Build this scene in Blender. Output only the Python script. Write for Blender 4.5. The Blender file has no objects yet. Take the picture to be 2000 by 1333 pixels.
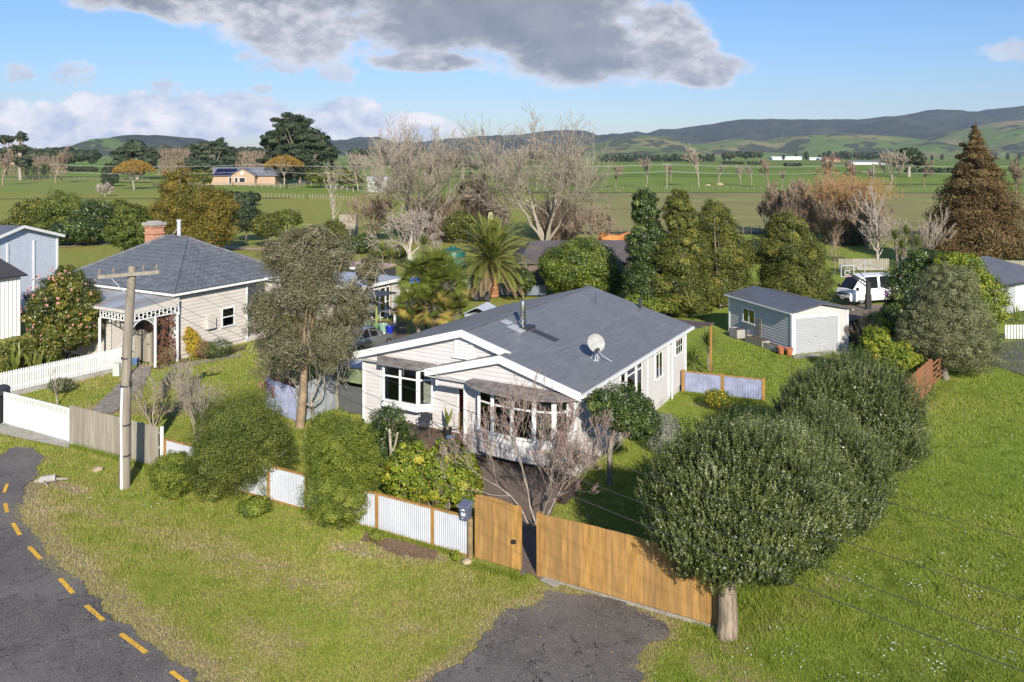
import bpy, math, random
import numpy as np
from mathutils import Matrix, Vector, noise as mnoise
R = math.radians
SC = bpy.context.scene
COL = SC.collection
# ------------------------------------------------------------ camera, sky, sun, exposure
CAM_H = 12.0
cam = bpy.data.objects.new('camera', bpy.data.cameras.new('camera')); COL.objects.link(cam)
cam.location = (0, 0, CAM_H); cam.rotation_euler = (R(90), 0, 0)
cam.data.sensor_width = 36; cam.data.lens = 28.8            # 1600 px focal length on a 2000 px wide picture
cam.data.shift_y = -(666.5-300)/2000.0; cam.data.clip_start = .1; cam.data.clip_end = 40000
SC.camera = cam
SC.view_settings.view_transform = 'Standard'; SC.view_settings.look = 'None'
SC.view_settings.exposure = 0.48; SC.view_settings.gamma = 1.0
SUN_EL, SUN_AZ = 27.0, 168.5                                 # azimuth clockwise from +Y
sd = Vector((math.sin(R(SUN_AZ))*math.cos(R(SUN_EL)), math.cos(R(SUN_AZ))*math.cos(R(SUN_EL)), math.sin(R(SUN_EL))))
sun = bpy.data.objects.new('sun', bpy.data.lights.new('sun', 'SUN')); COL.objects.link(sun)
sun.data.energy = 5.0; sun.data.angle = R(.5); sun.data.color = (1, .93, .81)
sun.rotation_euler = (-sd).to_track_quat('-Z', 'Y').to_euler()
SC.cycles.max_bounces = 6; SC.cycles.diffuse_bounces = 2; SC.cycles.glossy_bounces = 2
SC.cycles.transmission_bounces = 3; SC.cycles.transparent_max_bounces = 6; SC.cycles.volume_bounces = 0
SC.cycles.sample_clamp_indirect = 4

class NT:
    def __init__(s, nt): s.nt = nt; s.n = nt.nodes; s.l = nt.links
    def new(s, t, **k):
        n = s.n.new(t)
        for a, b in k.items(): setattr(n, a, b)
        return n
    def put(s, sock, v):
        if v is None: return
        if isinstance(v, bpy.types.NodeSocket): s.l.new(v, sock)
        else:
            if sock.type == 'RGBA' and hasattr(v, '__len__') and len(v) == 3: v = (*v, 1)
            sock.default_value = v
    def m(s, op, a, b=0.0, c=0.0, clamp=False):
        n = s.new('ShaderNodeMath', operation=op); n.use_clamp = clamp
        s.put(n.inputs[0], a); s.put(n.inputs[1], b); s.put(n.inputs[2], c)
        return n.outputs[0]
    def mix(s, f, a, b, mode='MIX'):
        n = s.new('ShaderNodeMix', data_type='RGBA', blend_type=mode)
        s.put(n.inputs[0], f); s.put(n.inputs[6], a); s.put(n.inputs[7], b); return n.outputs[2]
    def noise(s, vec, scale, detail=4, rough=.55, dist=0):
        n = s.new('ShaderNodeTexNoise'); s.put(n.inputs['Vector'], vec); n.inputs['Scale'].default_value = scale
        n.inputs['Detail'].default_value = detail; n.inputs['Roughness'].default_value = rough
        n.inputs['Distortion'].default_value = dist; return n.outputs[0]
    def ramp(s, f, stops):
        n = s.new('ShaderNodeValToRGB'); e = n.color_ramp.elements
        while len(e) > 1: e.remove(e[0])
        e[0].position = stops[0][0]; e[0].color = (*stops[0][1], 1)
        for p, c in stops[1:]: x = e.new(p); x.color = (*c, 1)
        s.put(n.inputs[0], f); return n.outputs[0]
    def ss(s, x, a, b):
        n = s.new('ShaderNodeMapRange', interpolation_type='SMOOTHSTEP'); s.put(n.inputs[0], x)
        n.inputs[1].default_value = a; n.inputs[2].default_value = b; return n.outputs[0]
    def scl(s, vec, v):
        n = s.new('ShaderNodeVectorMath', operation='MULTIPLY'); s.put(n.inputs[0], vec); n.inputs[1].default_value = v
        return n.outputs[0]

# ---- world: Nishita sky with cloud banks placed by direction
W = bpy.data.worlds.new('World'); SC.world = W; W.use_nodes = True
t = NT(W.node_tree); t.n.clear()
sky = t.new('ShaderNodeTexSky', sky_type='NISHITA'); sky.sun_disc = False
sky.sun_elevation = R(SUN_EL); sky.sun_rotation = R(SUN_AZ); sky.altitude = 20; sky.air_density = 1.0
sky.dust_density = .5; sky.ozone_density = 1.6
tc = t.new('ShaderNodeTexCoord').outputs['Generated']
sp = t.new('ShaderNodeSeparateXYZ'); t.put(sp.inputs[0], tc)
yy = t.m('MAXIMUM', sp.outputs[1], .02)
ca = t.m('DIVIDE', sp.outputs[0], yy); cb = t.m('DIVIDE', sp.outputs[2], yy)
cv = t.new('ShaderNodeCombineXYZ'); t.put(cv.inputs[0], ca); t.put(cv.inputs[1], t.m('MULTIPLY', cb, 1.6)); cv = cv.outputs[0]
n1 = t.noise(cv, 5.0, 7, .6, .3); n2 = t.noise(cv, 16, 6, .6)
cvo = t.new('ShaderNodeVectorMath', operation='ADD'); t.put(cvo.inputs[0], cv); cvo.inputs[1].default_value = (.012, .03, 0)
n1b = t.noise(cvo.outputs[0], 5.0, 7, .6, .3)
def ell(px, py, rx, ry):
    x = t.m('MULTIPLY_ADD', ca, 1600./rx, -(px-1000.)/rx); y = t.m('MULTIPLY_ADD', cb, 1600./ry, -(300.-py)/ry)
    d = t.m('MULTIPLY_ADD', x, x, t.m('MULTIPLY', y, y))
    return t.m('SUBTRACT', 1.0, d)
BIG = [(960, 0, 420, 140), (1150, 95, 200, 85), (600, 25, 210, 100), (1300, 70, 120, 85), (1390, 135, 85, 40), (830, 120, 120, 26), (420, -20, 300, 60)]
LOW = [(240, 232, 420, 50), (660, 225, 80, 34), (730, 250, 160, 30), (60, 260, 300, 40), (165, 192, 34, 14)]
SML = [(38, 143, 44, 22), (143, 143, 50, 28), (322, 170, 38, 18), (560, 126, 80, 22), (655, 140, 46, 24), (480, 108, 26, 14), (515, 173, 26, 11), (1985, 100, 75, 24)]
def mx(L):
    r = None
    for e in L: v = ell(*e); r = v if r is None else t.m('MAXIMUM', r, v)
    return r
fb = t.m('SUBTRACT', t.m('MULTIPLY_ADD', n2, .75, t.m('MULTIPLY', n1, 1.25)), 1.0)     # about -.4 .. .4
big = t.ss(t.m('MULTIPLY_ADD', fb, 2.4, mx(BIG)), -.12, .46)
n4 = t.noise(cv, 24, 6, .62); low = t.ss(t.m('MULTIPLY_ADD', t.m('SUBTRACT', n4, .5), 2.2, t.m('MULTIPLY_ADD', fb, 3.4, mx(LOW))), -.1, .5)
sml = t.ss(t.m('MULTIPLY_ADD', fb, 3.2, mx(SML)), -.05, .5)
rel = t.m('SUBTRACT', n1, n1b)                                                           # lit side against lee side of each billow
lit = t.m('MULTIPLY_ADD', rel, 2.6, .5, clamp=True)
thick = t.ss(t.m('MULTIPLY_ADD', fb, 2.0, mx(BIG)), .12, .75)
cbig = t.mix(thick, (.74, .73, .76), (.165, .19, .24)); cbig = t.mix(t.m('MULTIPLY', lit, .32), cbig, (.78, .76, .77))
clow = t.mix(t.m('MULTIPLY_ADD', t.m('SUBTRACT', n4, .5), 2.4, t.m('MULTIPLY_ADD', rel, 3.0, .5), clamp=True), (.42, .52, .74), (1.05, 1.0, 1.0)); csml = t.mix(lit, (.44, .49, .62), (.78, .77, .80))
bg = t.new('ShaderNodeBackground'); bg.inputs[1].default_value = .094
skyc = t.mix(1.0, sky.outputs[0], t.mix(t.ss(cb, 0, .16), (.74, .83, 1.04), (.58, .79, 1.10)), 'MULTIPLY'); t.put(bg.inputs[0], skyc)
K = .80
hz = t.ss(cb, -.01, .015)
col = None
bc = t.new('ShaderNodeBackground'); bc.inputs[1].default_value = K
n3 = t.noise(cv, 42, 5, .62); sml = t.ss(t.m('MULTIPLY_ADD', t.m('SUBTRACT', n3, .5), 3.6, t.m('MULTIPLY_ADD', fb, 1.2, mx(SML))), -.1, .9); cc = t.mix(sml, clow, csml); BRT = [(600, 55, 190, 75), (1300, 60, 130, 75), (1395, 132, 100, 45), (810, 118, 90, 30), (450, 20, 150, 40)]
brt = t.ss(t.m('MULTIPLY_ADD', t.m('SUBTRACT', n4, .5), 3.0, t.m('MULTIPLY_ADD', fb, 1.6, mx(BRT))), .05, 1.0); cbig = t.mix(t.m('MULTIPLY', brt, .62), cbig, t.mix(t.ss(n3, .38, .62), (.52, .52, .58), (.90, .87, .87)))
cc = t.mix(big, cc, cbig); t.put(bc.inputs[0], cc)
den = t.m('MAXIMUM', t.m('MULTIPLY', low, .95), t.m('MAXIMUM', t.m('MULTIPLY', big, .97), t.m('MULTIPLY', sml, .8)))
den = t.m('MULTIPLY', den, hz); den = t.m('MULTIPLY', den, t.m('GREATER_THAN', sp.outputs[1], .05))
ms = t.new('ShaderNodeMixShader'); t.put(ms.inputs[0], den); t.l.new(bg.outputs[0], ms.inputs[1]); t.l.new(bc.outputs[0], ms.inputs[2])
wo = t.new('ShaderNodeOutputWorld'); t.l.new(ms.outputs[0], wo.inputs[0])
W.cycles.sampling_method = 'MANUAL'; W.cycles.sample_map_resolution = 512

# ------------------------------------------------------------ helpers
def G(x, y, z=0.0):
    """ground (or height z) point seen at photo position x, y (measured on a 2000 px wide print)"""
    Y = 1600.*(CAM_H-z)/(y-300.); return Vector(((x-1000.)/1600.*Y, Y, z))
def P(x, y, Y): return Vector(((x-1000.)/1600.*Y, Y, CAM_H-(y-300.)*Y/1600.))
GRID = R(-29.36)
MATS = {}
def mat(name, col, rough=.7, var=.12, scale=3.0, bump=0.0, bscale=None, metal=0.0, spec=.4, stretch=(1, 1, 1), col2=None, coord='Object', dirt=0.0, island=0.0):
    if name in MATS: return MATS[name]
    M_ = bpy.data.materials.new(name); M_.use_nodes = True; q = NT(M_.node_tree); b = q.n['Principled BSDF']
    co = q.new('ShaderNodeTexCoord').outputs[coord]; co = q.scl(co, stretch)
    c2 = col2 or tuple(min(1, c*(1+var)) for c in col); c1 = tuple(c*(1-var) for c in col) if not col2 else col
    f = q.ss(q.noise(co, scale, 6, .62), .3, .7)
    c = q.mix(f, c1, c2)
    if dirt: 
        d = q.ss(q.noise(co, scale*.31, 5, .7), .48, .72); c = q.mix(q.m('MULTIPLY', d, dirt), c, tuple(x*.45 for x in col))
    if island:
        ri = q.new('ShaderNodeNewGeometry').outputs['Random Per Island']; c = q.mix(q.m('MULTIPLY', ri, island), c, tuple(x*.42+.01 for x in col)); c = q.mix(q.m('MULTIPLY', q.m('FRACT', q.m('MULTIPLY', ri, 7.13)), island*.3), c, (.30, .24, .16))
    q.put(b.inputs['Base Color'], c); b.inputs['Roughness'].default_value = rough; b.inputs['Metallic'].default_value = metal
    b.inputs['Specular IOR Level'].default_value = spec
    if bump:
        bp = q.new('ShaderNodeBump'); bp.inputs['Strength'].default_value = bump; bp.inputs['Distance'].default_value = .02
        q.put(bp.inputs['Height'], q.noise(co, bscale or scale*6, 4)); q.l.new(bp.outputs[0], b.inputs['Normal'])
    MATS[name] = M_; return M_
def leafmat(name, stops, rough=.5, trans=.25, spec=.35):
    """leaves: each leaf picks its own colour from the ramp"""
    if name in MATS: return MATS[name]
    M_ = bpy.data.materials.new(name); M_.use_nodes = True; q = NT(M_.node_tree); b = q.n['Principled BSDF']
    a = q.new('ShaderNodeAttribute', attribute_name='rnd').outputs['Fac']
    c = q.ramp(a, stops); q.put(b.inputs['Base Color'], c); b.inputs['Roughness'].default_value = rough; b.inputs['Specular IOR Level'].default_value = spec
    if trans:
        tr = q.new('ShaderNodeBsdfTranslucent'); q.put(tr.inputs[0], c); mxs = q.new('ShaderNodeMixShader'); mxs.inputs[0].default_value = trans
        q.l.new(b.outputs[0], mxs.inputs[1]); q.l.new(tr.outputs[0], mxs.inputs[2]); q.l.new(mxs.outputs[0], q.n['Material Output'].inputs[0])
    MATS[name] = M_; return M_

def tag(o, label=None, cat=None, group=None, kind=None):
    if label: o['label'] = label
    if cat: o['category'] = cat
    if group: o['group'] = group
    if kind: o['kind'] = kind
    return o
def thing(name, label, cat, loc=(0, 0, 0), rz=0.0, group=None):
    o = bpy.data.objects.new(name, None); COL.objects.link(o); o.location = loc; o.rotation_euler = (0, 0, rz); o.empty_display_size = .3
    return tag(o, label, cat, group)
def copy_tree(o, parent=None):
    c = o.copy(); COL.objects.link(c); c.parent = parent
    for ch in list(o.children): copy_tree(ch, c)
    return c
def np_obj(name, V, F, m, parent=None, rnd=None, smooth=False):
    V = np.asarray(V, np.float32).reshape(-1, 3); F = np.asarray(F, np.int32); k = F.shape[1]; n = len(F)
    me = bpy.data.meshes.new(name); me.vertices.add(len(V)); me.vertices.foreach_set('co', V.ravel())
    me.loops.add(n*k); me.loops.foreach_set('vertex_index', F.ravel()); me.polygons.add(n)
    me.polygons.foreach_set('loop_start', np.arange(0, n*k, k, dtype=np.int32))
    try: me.polygons.foreach_set('loop_total', np.full(n, k, np.int32))
    except Exception: pass
    if rnd is not None:
        at = me.attributes.new('rnd', 'FLOAT', 'FACE'); at.data.foreach_set('value', np.asarray(rnd, np.float32))
    if smooth: me.polygons.foreach_set('use_smooth', np.ones(n, bool))
    me.update(calc_edges=True); me.materials.append(m)
    o = bpy.data.objects.new(name, me); COL.objects.link(o); o.parent = parent; return o
class MB:
    def __init__(s): s.v = []; s.f = []; s.k = []; s.M = Matrix.Identity(4)
    def add(s, vs, fs, k=0):
        b = len(s.v); s.v += [tuple(s.M @ Vector(v)) for v in vs]; s.f += [tuple(b+i for i in f) for f in fs]; s.k += [k]*len(fs); return s
    def box(s, x0, y0, z0, x1, y1, z1, k=0):
        return s.add([(x0, y0, z0), (x1, y0, z0), (x1, y1, z0), (x0, y1, z0), (x0, y0, z1), (x1, y0, z1), (x1, y1, z1), (x0, y1, z1)],
                     [(0, 3, 2, 1), (4, 5, 6, 7), (0, 1, 5, 4), (1, 2, 6, 5), (2, 3, 7, 6), (3, 0, 4, 7)], k)
    def bar(s, p, q, w, h, k=0, up=(0, 0, 1)):
        p = Vector(p); q = Vector(q); d = (q-p).normalized(); u = Vector(up)
        if abs(d.dot(u)) > .98: u = Vector((0, 1, 0))
        a = d.cross(u).normalized()*w/2; b = a.cross(d).normalized()*h/2
        return s.add([p-a-b, p+a-b, p+a+b, p-a+b, q-a-b, q+a-b, q+a+b, q-a+b],
                     [(0, 1, 2, 3), (7, 6, 5, 4), (0, 4, 5, 1), (1, 5, 6, 2), (2, 6, 7, 3), (3, 7, 4, 0)], k)
    def tube(s, pts, r, n=8, k=0, cap=True):
        pts = [Vector(p) for p in pts]; rs = r if hasattr(r, '__len__') else [r]*len(pts); vs = []; fs = []
        u = None
        for i, p in enumerate(pts):
            d = (pts[min(i+1, len(pts)-1)]-pts[max(i-1, 0)]).normalized()
            if u is None: u = d.orthogonal().normalized()
            u = (u-d*u.dot(d)).normalized(); w = d.cross(u)
            for j in range(n):
                a = 2*math.pi*j/n; vs.append(p+(u*math.cos(a)+w*math.sin(a))*rs[i])
        for i in range(len(pts)-1):
            for j in range(n): fs.append((i*n+j, i*n+(j+1) % n, (i+1)*n+(j+1) % n, (i+1)*n+j))
        if cap: fs.append(tuple(range(n))[::-1]); fs.append(tuple((len(pts)-1)*n+j for j in range(n)))
        return s.add(vs, fs, k)
    def lathe(s, prof, at=(0, 0, 0), n=16, k=0, ax=None):
        ax = Matrix.Identity(3) if ax is None else ax; vs = []; fs = []; at = Vector(at)
        for r, z in prof:
            for j in range(n): a = 2*math.pi*j/n; vs.append(at+ax @ Vector((r*math.cos(a), r*math.sin(a), z)))
        for i in range(len(prof)-1):
            for j in range(n): fs.append((i*n+j, i*n+(j+1) % n, (i+1)*n+(j+1) % n, (i+1)*n+j))
        fs.append(tuple(range(n))[::-1]); fs.append(tuple((len(prof)-1)*n+j for j in range(n)))
        return s.add(vs, fs, k)
    def prism(s, poly, d, k=0):
        """poly: list of 3D points, extruded by vector d"""
        n = len(poly); d = Vector(d); a = [Vector(p) for p in poly]
        return s.add(a+[p+d for p in a], [tuple(range(n))[::-1], tuple(range(n, 2*n))]+[(i, (i+1) % n, n+(i+1) % n, n+i) for i in range(n)], k)
    def quad(s, *p, k=0): return s.add(p, [tuple(range(len(p)))], k)
    def each(s, name, m, parent=None, **k):
        n = len(s.v)//8
        for i in range(n):
            g = MB(); g.v = s.v[8*i:8*i+8]; g.f = [tuple(j-8*i for j in f) for f in s.f if 8*i <= f[0] < 8*i+8]; g.k = [0]*len(g.f); g.build(name, m, parent, **k)
    def build(s, name, m, parent=None, smooth=False, bevel=0, label=None, fixn=True):
        me = bpy.data.meshes.new(name); me.from_pydata(s.v, [], s.f); ms_ = m if isinstance(m, (list, tuple)) else [m]
        for x in ms_: me.materials.append(x)
        if len(ms_) > 1: me.polygons.foreach_set('material_index', s.k)
        if smooth: me.polygons.foreach_set('use_smooth', [True]*len(s.f))
        me.update(); o = bpy.data.objects.new(name, me); COL.objects.link(o); o.parent = parent
        if bevel: b = o.modifiers.new('b', 'BEVEL'); b.width = bevel; b.segments = 2; b.limit_method = 'ANGLE'
        if smooth and not bevel: 
            try: me.set_sharp_from_angle(angle=R(35))
            except Exception: pass
        if label: o['label'] = label
        return o
def frame(o, a, n):
    """matrix whose x runs along a, y along -n (into the wall), z up: local y<0 stands proud of the wall"""
    a = Vector(a).normalized(); n = Vector(n).normalized(); o = Vector(o)
    return Matrix(((a.x, -n.x, 0, o.x), (a.y, -n.y, 0, o.y), (a.z, -n.z, 1, o.z), (0, 0, 0, 1)))
def siding(mb, prof, z0, z1, h=.17, lap=.03):
    """lapped weatherboards in the current frame; prof(z) -> x0, x1"""
    z = z0
    while z < z1-1e-4:
        zt = min(z+h, z1); a0, a1 = prof(z); b0, b1 = prof(zt)
        if a1-a0 > .01 and b1-b0 > -.5:
            if b1 < b0: b0 = b1 = (b0+b1)/2
            mb.add([(a0, -lap, z), (a1, -lap, z), (b1, 0, zt), (b0, 0, zt), (a0, 0, z), (a1, 0, z)], [(0, 1, 2, 3), (4, 5, 1, 0)])
        z = zt
def window(parent, M_, x0, x1, z0, z1, cols=1, transom=None, grid=None, curtain=None, fr=.07, sash=True, name='window'):
    """frame proud of the wall with sill; panes of glass over curtains and a near-black panel standing in for the unlit room"""
    f = MB(); f.M = M_; d = -.06
    f.box(x0-.09, d, z0-.02, x0, .0, z1+.09); f.box(x1, d, z0-.02, x1+.09, .0, z1+.09)
    f.box(x0, d, z1, x1, .0, z1+.09); f.box(x0-.14, d-.06, z0-.09, x1+.14, .0, z0-.021)
    s = (x1-x0)/cols
    for i in range(1, cols): f.box(x0+i*s-fr/2, d+.005, z0-.02, x0+i*s+fr/2, .0, z1)
    if transom: f.box(x0, d+.003, transom-fr/2, x1, .0, transom+fr/2)
    if grid:
        for i in range(1, grid[0]): f.box(x0+(x1-x0)*i/grid[0]-.018, d+.012, z0, x0+(x1-x0)*i/grid[0]+.018, -.01, z1)
        for i in range(1, grid[1]): f.box(x0, d+.014, z0+(z1-z0)*i/grid[1]-.018, x1, -.01, z0+(z1-z0)*i/grid[1]+.018)
    f.box(x0, -.0225, z0-.02, x1, -.019, z1, 1)  # thin near-black panel in place of the unlit room behind the glass
    if curtain:
        for (a, b, kk) in curtain:
            n = max(4, int((b-a)/.05)); zt = (transom or z1)-.05
            vs = []; 
            for i in range(n+1): x = a+(b-a)*i/n; y = -.026-.008*(i % 2); vs += [(x, y, z0+.02), (x, y, z1-.02)]
            f.add(vs, [(2*i, 2*i+2, 2*i+3, 2*i+1) for i in range(n)], kk)
    w = f.build(name, [m_white, m_unlit, m_cream, m_orange], parent)
    g = MB(); g.M = M_; g.box(x0+.001, -.043, z0-.019, x1-.001, -.039, z1-.001); g.build('pane', m_glass, w)
    return w
def corr(mb, length, z0, z1, pitch=.076, amp=.009, seg=6, k=0, x0=0.):
    """corrugated sheet in the current frame, running along x"""
    n = int(length/pitch*seg); vs = []
    for i in range(n+1): x = length*i/n; y = amp*math.sin(2*math.pi*x/pitch); vs += [(x0+x, y, z0), (x0+x, y, z1)]
    mb.add(vs, [(2*i, 2*i+2, 2*i+3, 2*i+1) for i in range(n)], k)
def glassmat():
    M_ = bpy.data.materials.new('window glass'); M_.use_nodes = True; q = NT(M_.node_tree); b = q.n['Principled BSDF']
    tr = q.new('ShaderNodeBsdfTransparent'); tr.inputs[0].default_value = (.86, .9, .9, 1); gl = q.new('ShaderNodeBsdfGlossy'); gl.inputs[1].default_value = .03
    fr = q.new('ShaderNodeFresnel'); fr.inputs[0].default_value = 1.5; ms = q.new('ShaderNodeMixShader')
    q.put(ms.inputs[0], q.m('ADD', fr.outputs[0], .13)); q.l.new(tr.outputs[0], ms.inputs[1]); q.l.new(gl.outputs[0], ms.inputs[2])
    q.n.remove(b); q.l.new(ms.outputs[0], q.n['Material Output'].inputs[0]); return M_
m_glass = glassmat()
m_white = mat('white painted trim', (.72, .72, .71), .45, .05, 8)
m_board = mat('pale painted weatherboard', (.54, .515, .505), .55, .05, 1.3, dirt=.08)
m_unlit = mat('unlit dark', (.018, .017, .018), .8, .3, 2)  # near-black that carries shade in its own colour
m_cream = mat('cream curtain', (.55, .50, .40), .8, .1, 4)
m_orange = mat('orange curtain', (.36, .13, .035), .8, .1, 4)
m_galv = mat('galvanised iron', (.50, .515, .56), .45, .08, 1.5, metal=.1, dirt=.1)
m_wood = mat('oiled timber', (.40, .215, .058), .75, .3, 2.2, .35, 30, stretch=(4, 4, .5), island=.5, dirt=.25)
m_woodg = mat('weathered timber', (.34, .30, .24), .8, .22, 2.0, .3, 30, stretch=(4, 4, .4), island=.45, dirt=.25)
m_woodr = mat('red brown timber', (.28, .115, .05), .8, .25, 2.0, .2, 30, stretch=(4, 4, .4), island=.4)
m_bark = mat('grey bark', (.20, .17, .14), .9, .35, 6, .6, 25)
m_twig = mat('pale lichen bark', (.32, .27, .215), .9, .3, 5)
m_twigr = mat('pink grey twigs', (.27, .20, .145), .9, .3, 5)
m_dark = mat('charcoal steel', (.035, .037, .042), .5, .2, 4)
m_conc = mat('concrete', (.33, .31, .29), .9, .15, 2, .2, 30, dirt=.3)
m_black = mat('black plastic', (.02, .02, .022), .5, .2, 4)
# ------------------------------------------------------------ ground, road, drive, hills
def gmat(name, far=False):
    M_ = bpy.data.materials.new(name); M_.use_nodes = True; q = NT(M_.node_tree); b = q.n['Principled BSDF']
    co = q.new('ShaderNodeNewGeometry').outputs['Position']
    b.inputs['Roughness'].default_value = .9; b.inputs['Specular IOR Level'].default_value = .15
    f1 = q.ss(q.noise(co, .12, 5, .6), .35, .65); f2 = q.ss(q.noise(co, 1.3, 6, .7), .3, .7); f3 = q.noise(co, 14, 4, .7)
    lush = q.mix(f2, (.175, .235, .030), (.255, .315, .055)); dull = q.mix(f2, (.19, .205, .034), (.30, .28, .078))
    sx0 = q.new('ShaderNodeSeparateXYZ'); q.put(sx0.inputs[0], co); vg = q.ss(q.m('SUBTRACT', sx0.outputs[0], q.m('MULTIPLY', sx0.outputs[1], .1)), 5, -2)
    c = q.mix(q.m('ADD', q.m('MULTIPLY', f1, .55), q.m('MULTIPLY', vg, .6), clamp=True), lush, dull)
    dry = q.new('ShaderNodeAttribute', attribute_name='dry').outputs['Fac']
    dn = q.ss(q.m('ADD', q.m('MULTIPLY', dry, 1.15), q.m('MULTIPLY', q.m('SUBTRACT', q.noise(co, 2.2, 6, .75), .5), 2.8)), .38, .80)
    tan = q.mix(f3, (.20, .155, .075), (.36, .285, .16)); c = q.mix(dn, c, tan)
    c = q.mix(q.m('MULTIPLY', q.ss(f3, .45, .75), .35), c, q.scl(c, (.5, .5, .5)))
    if far:
        vo = q.new('ShaderNodeTexVoronoi'); q.put(vo.inputs['Vector'], q.scl(co, (.0026, .0042, 0))); vo.inputs['Scale'].default_value = 1.0; vo.inputs['Randomness'].default_value = .8
        sx = q.new('ShaderNodeSeparateXYZ'); q.put(sx.inputs[0], co)
        pc = q.ramp(vo.outputs['Color'], [(0, (.12, .19, .022)), (.35, (.16, .235, .03)), (.6, (.23, .26, .06)), (.85, (.10, .15, .03)), (1, (.26, .24, .09))])
        pc = q.mix(q.m('MULTIPLY', q.noise(co, .03, 5), .4), pc, (.10, .14, .03))
        c = q.mix(q.ss(sx.outputs[1], 225, 270), c, pc)
    q.put(b.inputs['Base Color'], c)
    bp = q.new('ShaderNodeBump'); bp.inputs['Strength'].default_value = .7; bp.inputs['Distance'].default_value = .05
    q.put(bp.inputs['Height'], q.noise(co, 9, 5, .75)); q.l.new(bp.outputs[0], b.inputs['Normal'])
    return M_
m_grass = gmat('mown lawn grass'); m_farm = gmat('farm pasture', True)
def seg_d(p, a, b):
    a = np.array(a[:2]); b = np.array(b[:2]); d = b-a; tt = np.clip(((p-a)@d)/(d@d), 0, 1); return np.linalg.norm(p-(a+tt[:, None]*d), axis=1)
def near_grid(x0, x1, y0, y1, st):
    nx = int((x1-x0)/st)+1; ny = int((y1-y0)/st)+1; X, Y = np.meshgrid(np.linspace(x0, x1, nx), np.linspace(y0, y1, ny)); pts = np.stack([X.ravel(), Y.ravel()], 1)
    i = np.arange(ny-1)[:, None]*nx+np.arange(nx-1)[None]; F = np.stack([i, i+1, i+nx+1, i+nx], -1).reshape(-1, 4); return pts, F
ROAD = [(-60, 905), (0, 888), (30, 872), (62, 878), (85, 892), (70, 925), (50, 950), (36, 985), (45, 1020), (80, 1062), (122, 1108), (165, 1148), (215, 1195), (262, 1240), (330, 1290), (395, 1338), (440, 1385)]
DRIVE = [(790, 1360), (880, 1297), (930, 1262), (960, 1225), (992, 1192), (1045, 1180), (1075, 1150), (1120, 1160), (1150, 1162), (1200, 1163), (1232, 1182), (1262, 1192), (1304, 1217), (1292, 1240), (1262, 1262), (1250, 1300), (1238, 1360)]
def dryness(p):
    d = np.zeros(len(p))
    def ln(a, b, w, s): 
        nonlocal d; d = np.maximum(d, s*np.exp(-(seg_d(p, G(*a), G(*b))/w)**2))
    for a, b in zip(ROAD[6:], ROAD[7:]): ln(a, b, .85, 1.0)
    for a, b in zip(DRIVE, DRIVE[1:]): ln(a, b, .4, .8)
    for a, b, w, s in [((230, 1010), (420, 1075), .7, .42), ((420, 1075), (640, 1150), .9, .5), ((640, 1150), (800, 1235), 1.0, .4), ((120, 990), (260, 1020), .35, .5),
                       ((470, 1225), (560, 1265), .8, .5), ((660, 1065), (850, 1090), .5, .7), ((1385, 1300), (1480, 1333), .8, .6), ((1430, 1260), (1640, 1130), .5, .6),
                       ((1110, 1120), (1240, 1150), .5, .7), ((85, 935), (160, 960), .3, 1.0), ((180, 800), (330, 800), .9, .8), ((330, 760), (420, 720), .6, .5), ((1800, 800), (1860, 742), .4, .7),
                       ((1340, 790), (1500, 798), .3, .6), ((440, 480), (560, 470), 2, .7), ((60, 468), (230, 462), 2.5, .5)]: ln(a, b, w, s)
    return d
def dry_attr(o, p):
    at = o.data.attributes.new('dry', 'FLOAT', 'POINT'); at.data.foreach_set('value', dryness(p).astype(np.float32))
pts, F = near_grid(-45, 40, 2, 62, .2)
def relief(p):
    r = .025*np.sin(p[:, 0]*.9+p[:, 1]*.35)+.02*np.sin(p[:, 0]*.4-p[:, 1]*1.3)+.012*np.sin(p[:, 0]*3.1+p[:, 1]*2.3)
    return r*.55-.034
g = np_obj('lawn', np.c_[pts, relief(pts)], F, m_grass, smooth=True); tag(g, kind='structure'); dry_attr(g, pts)
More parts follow.
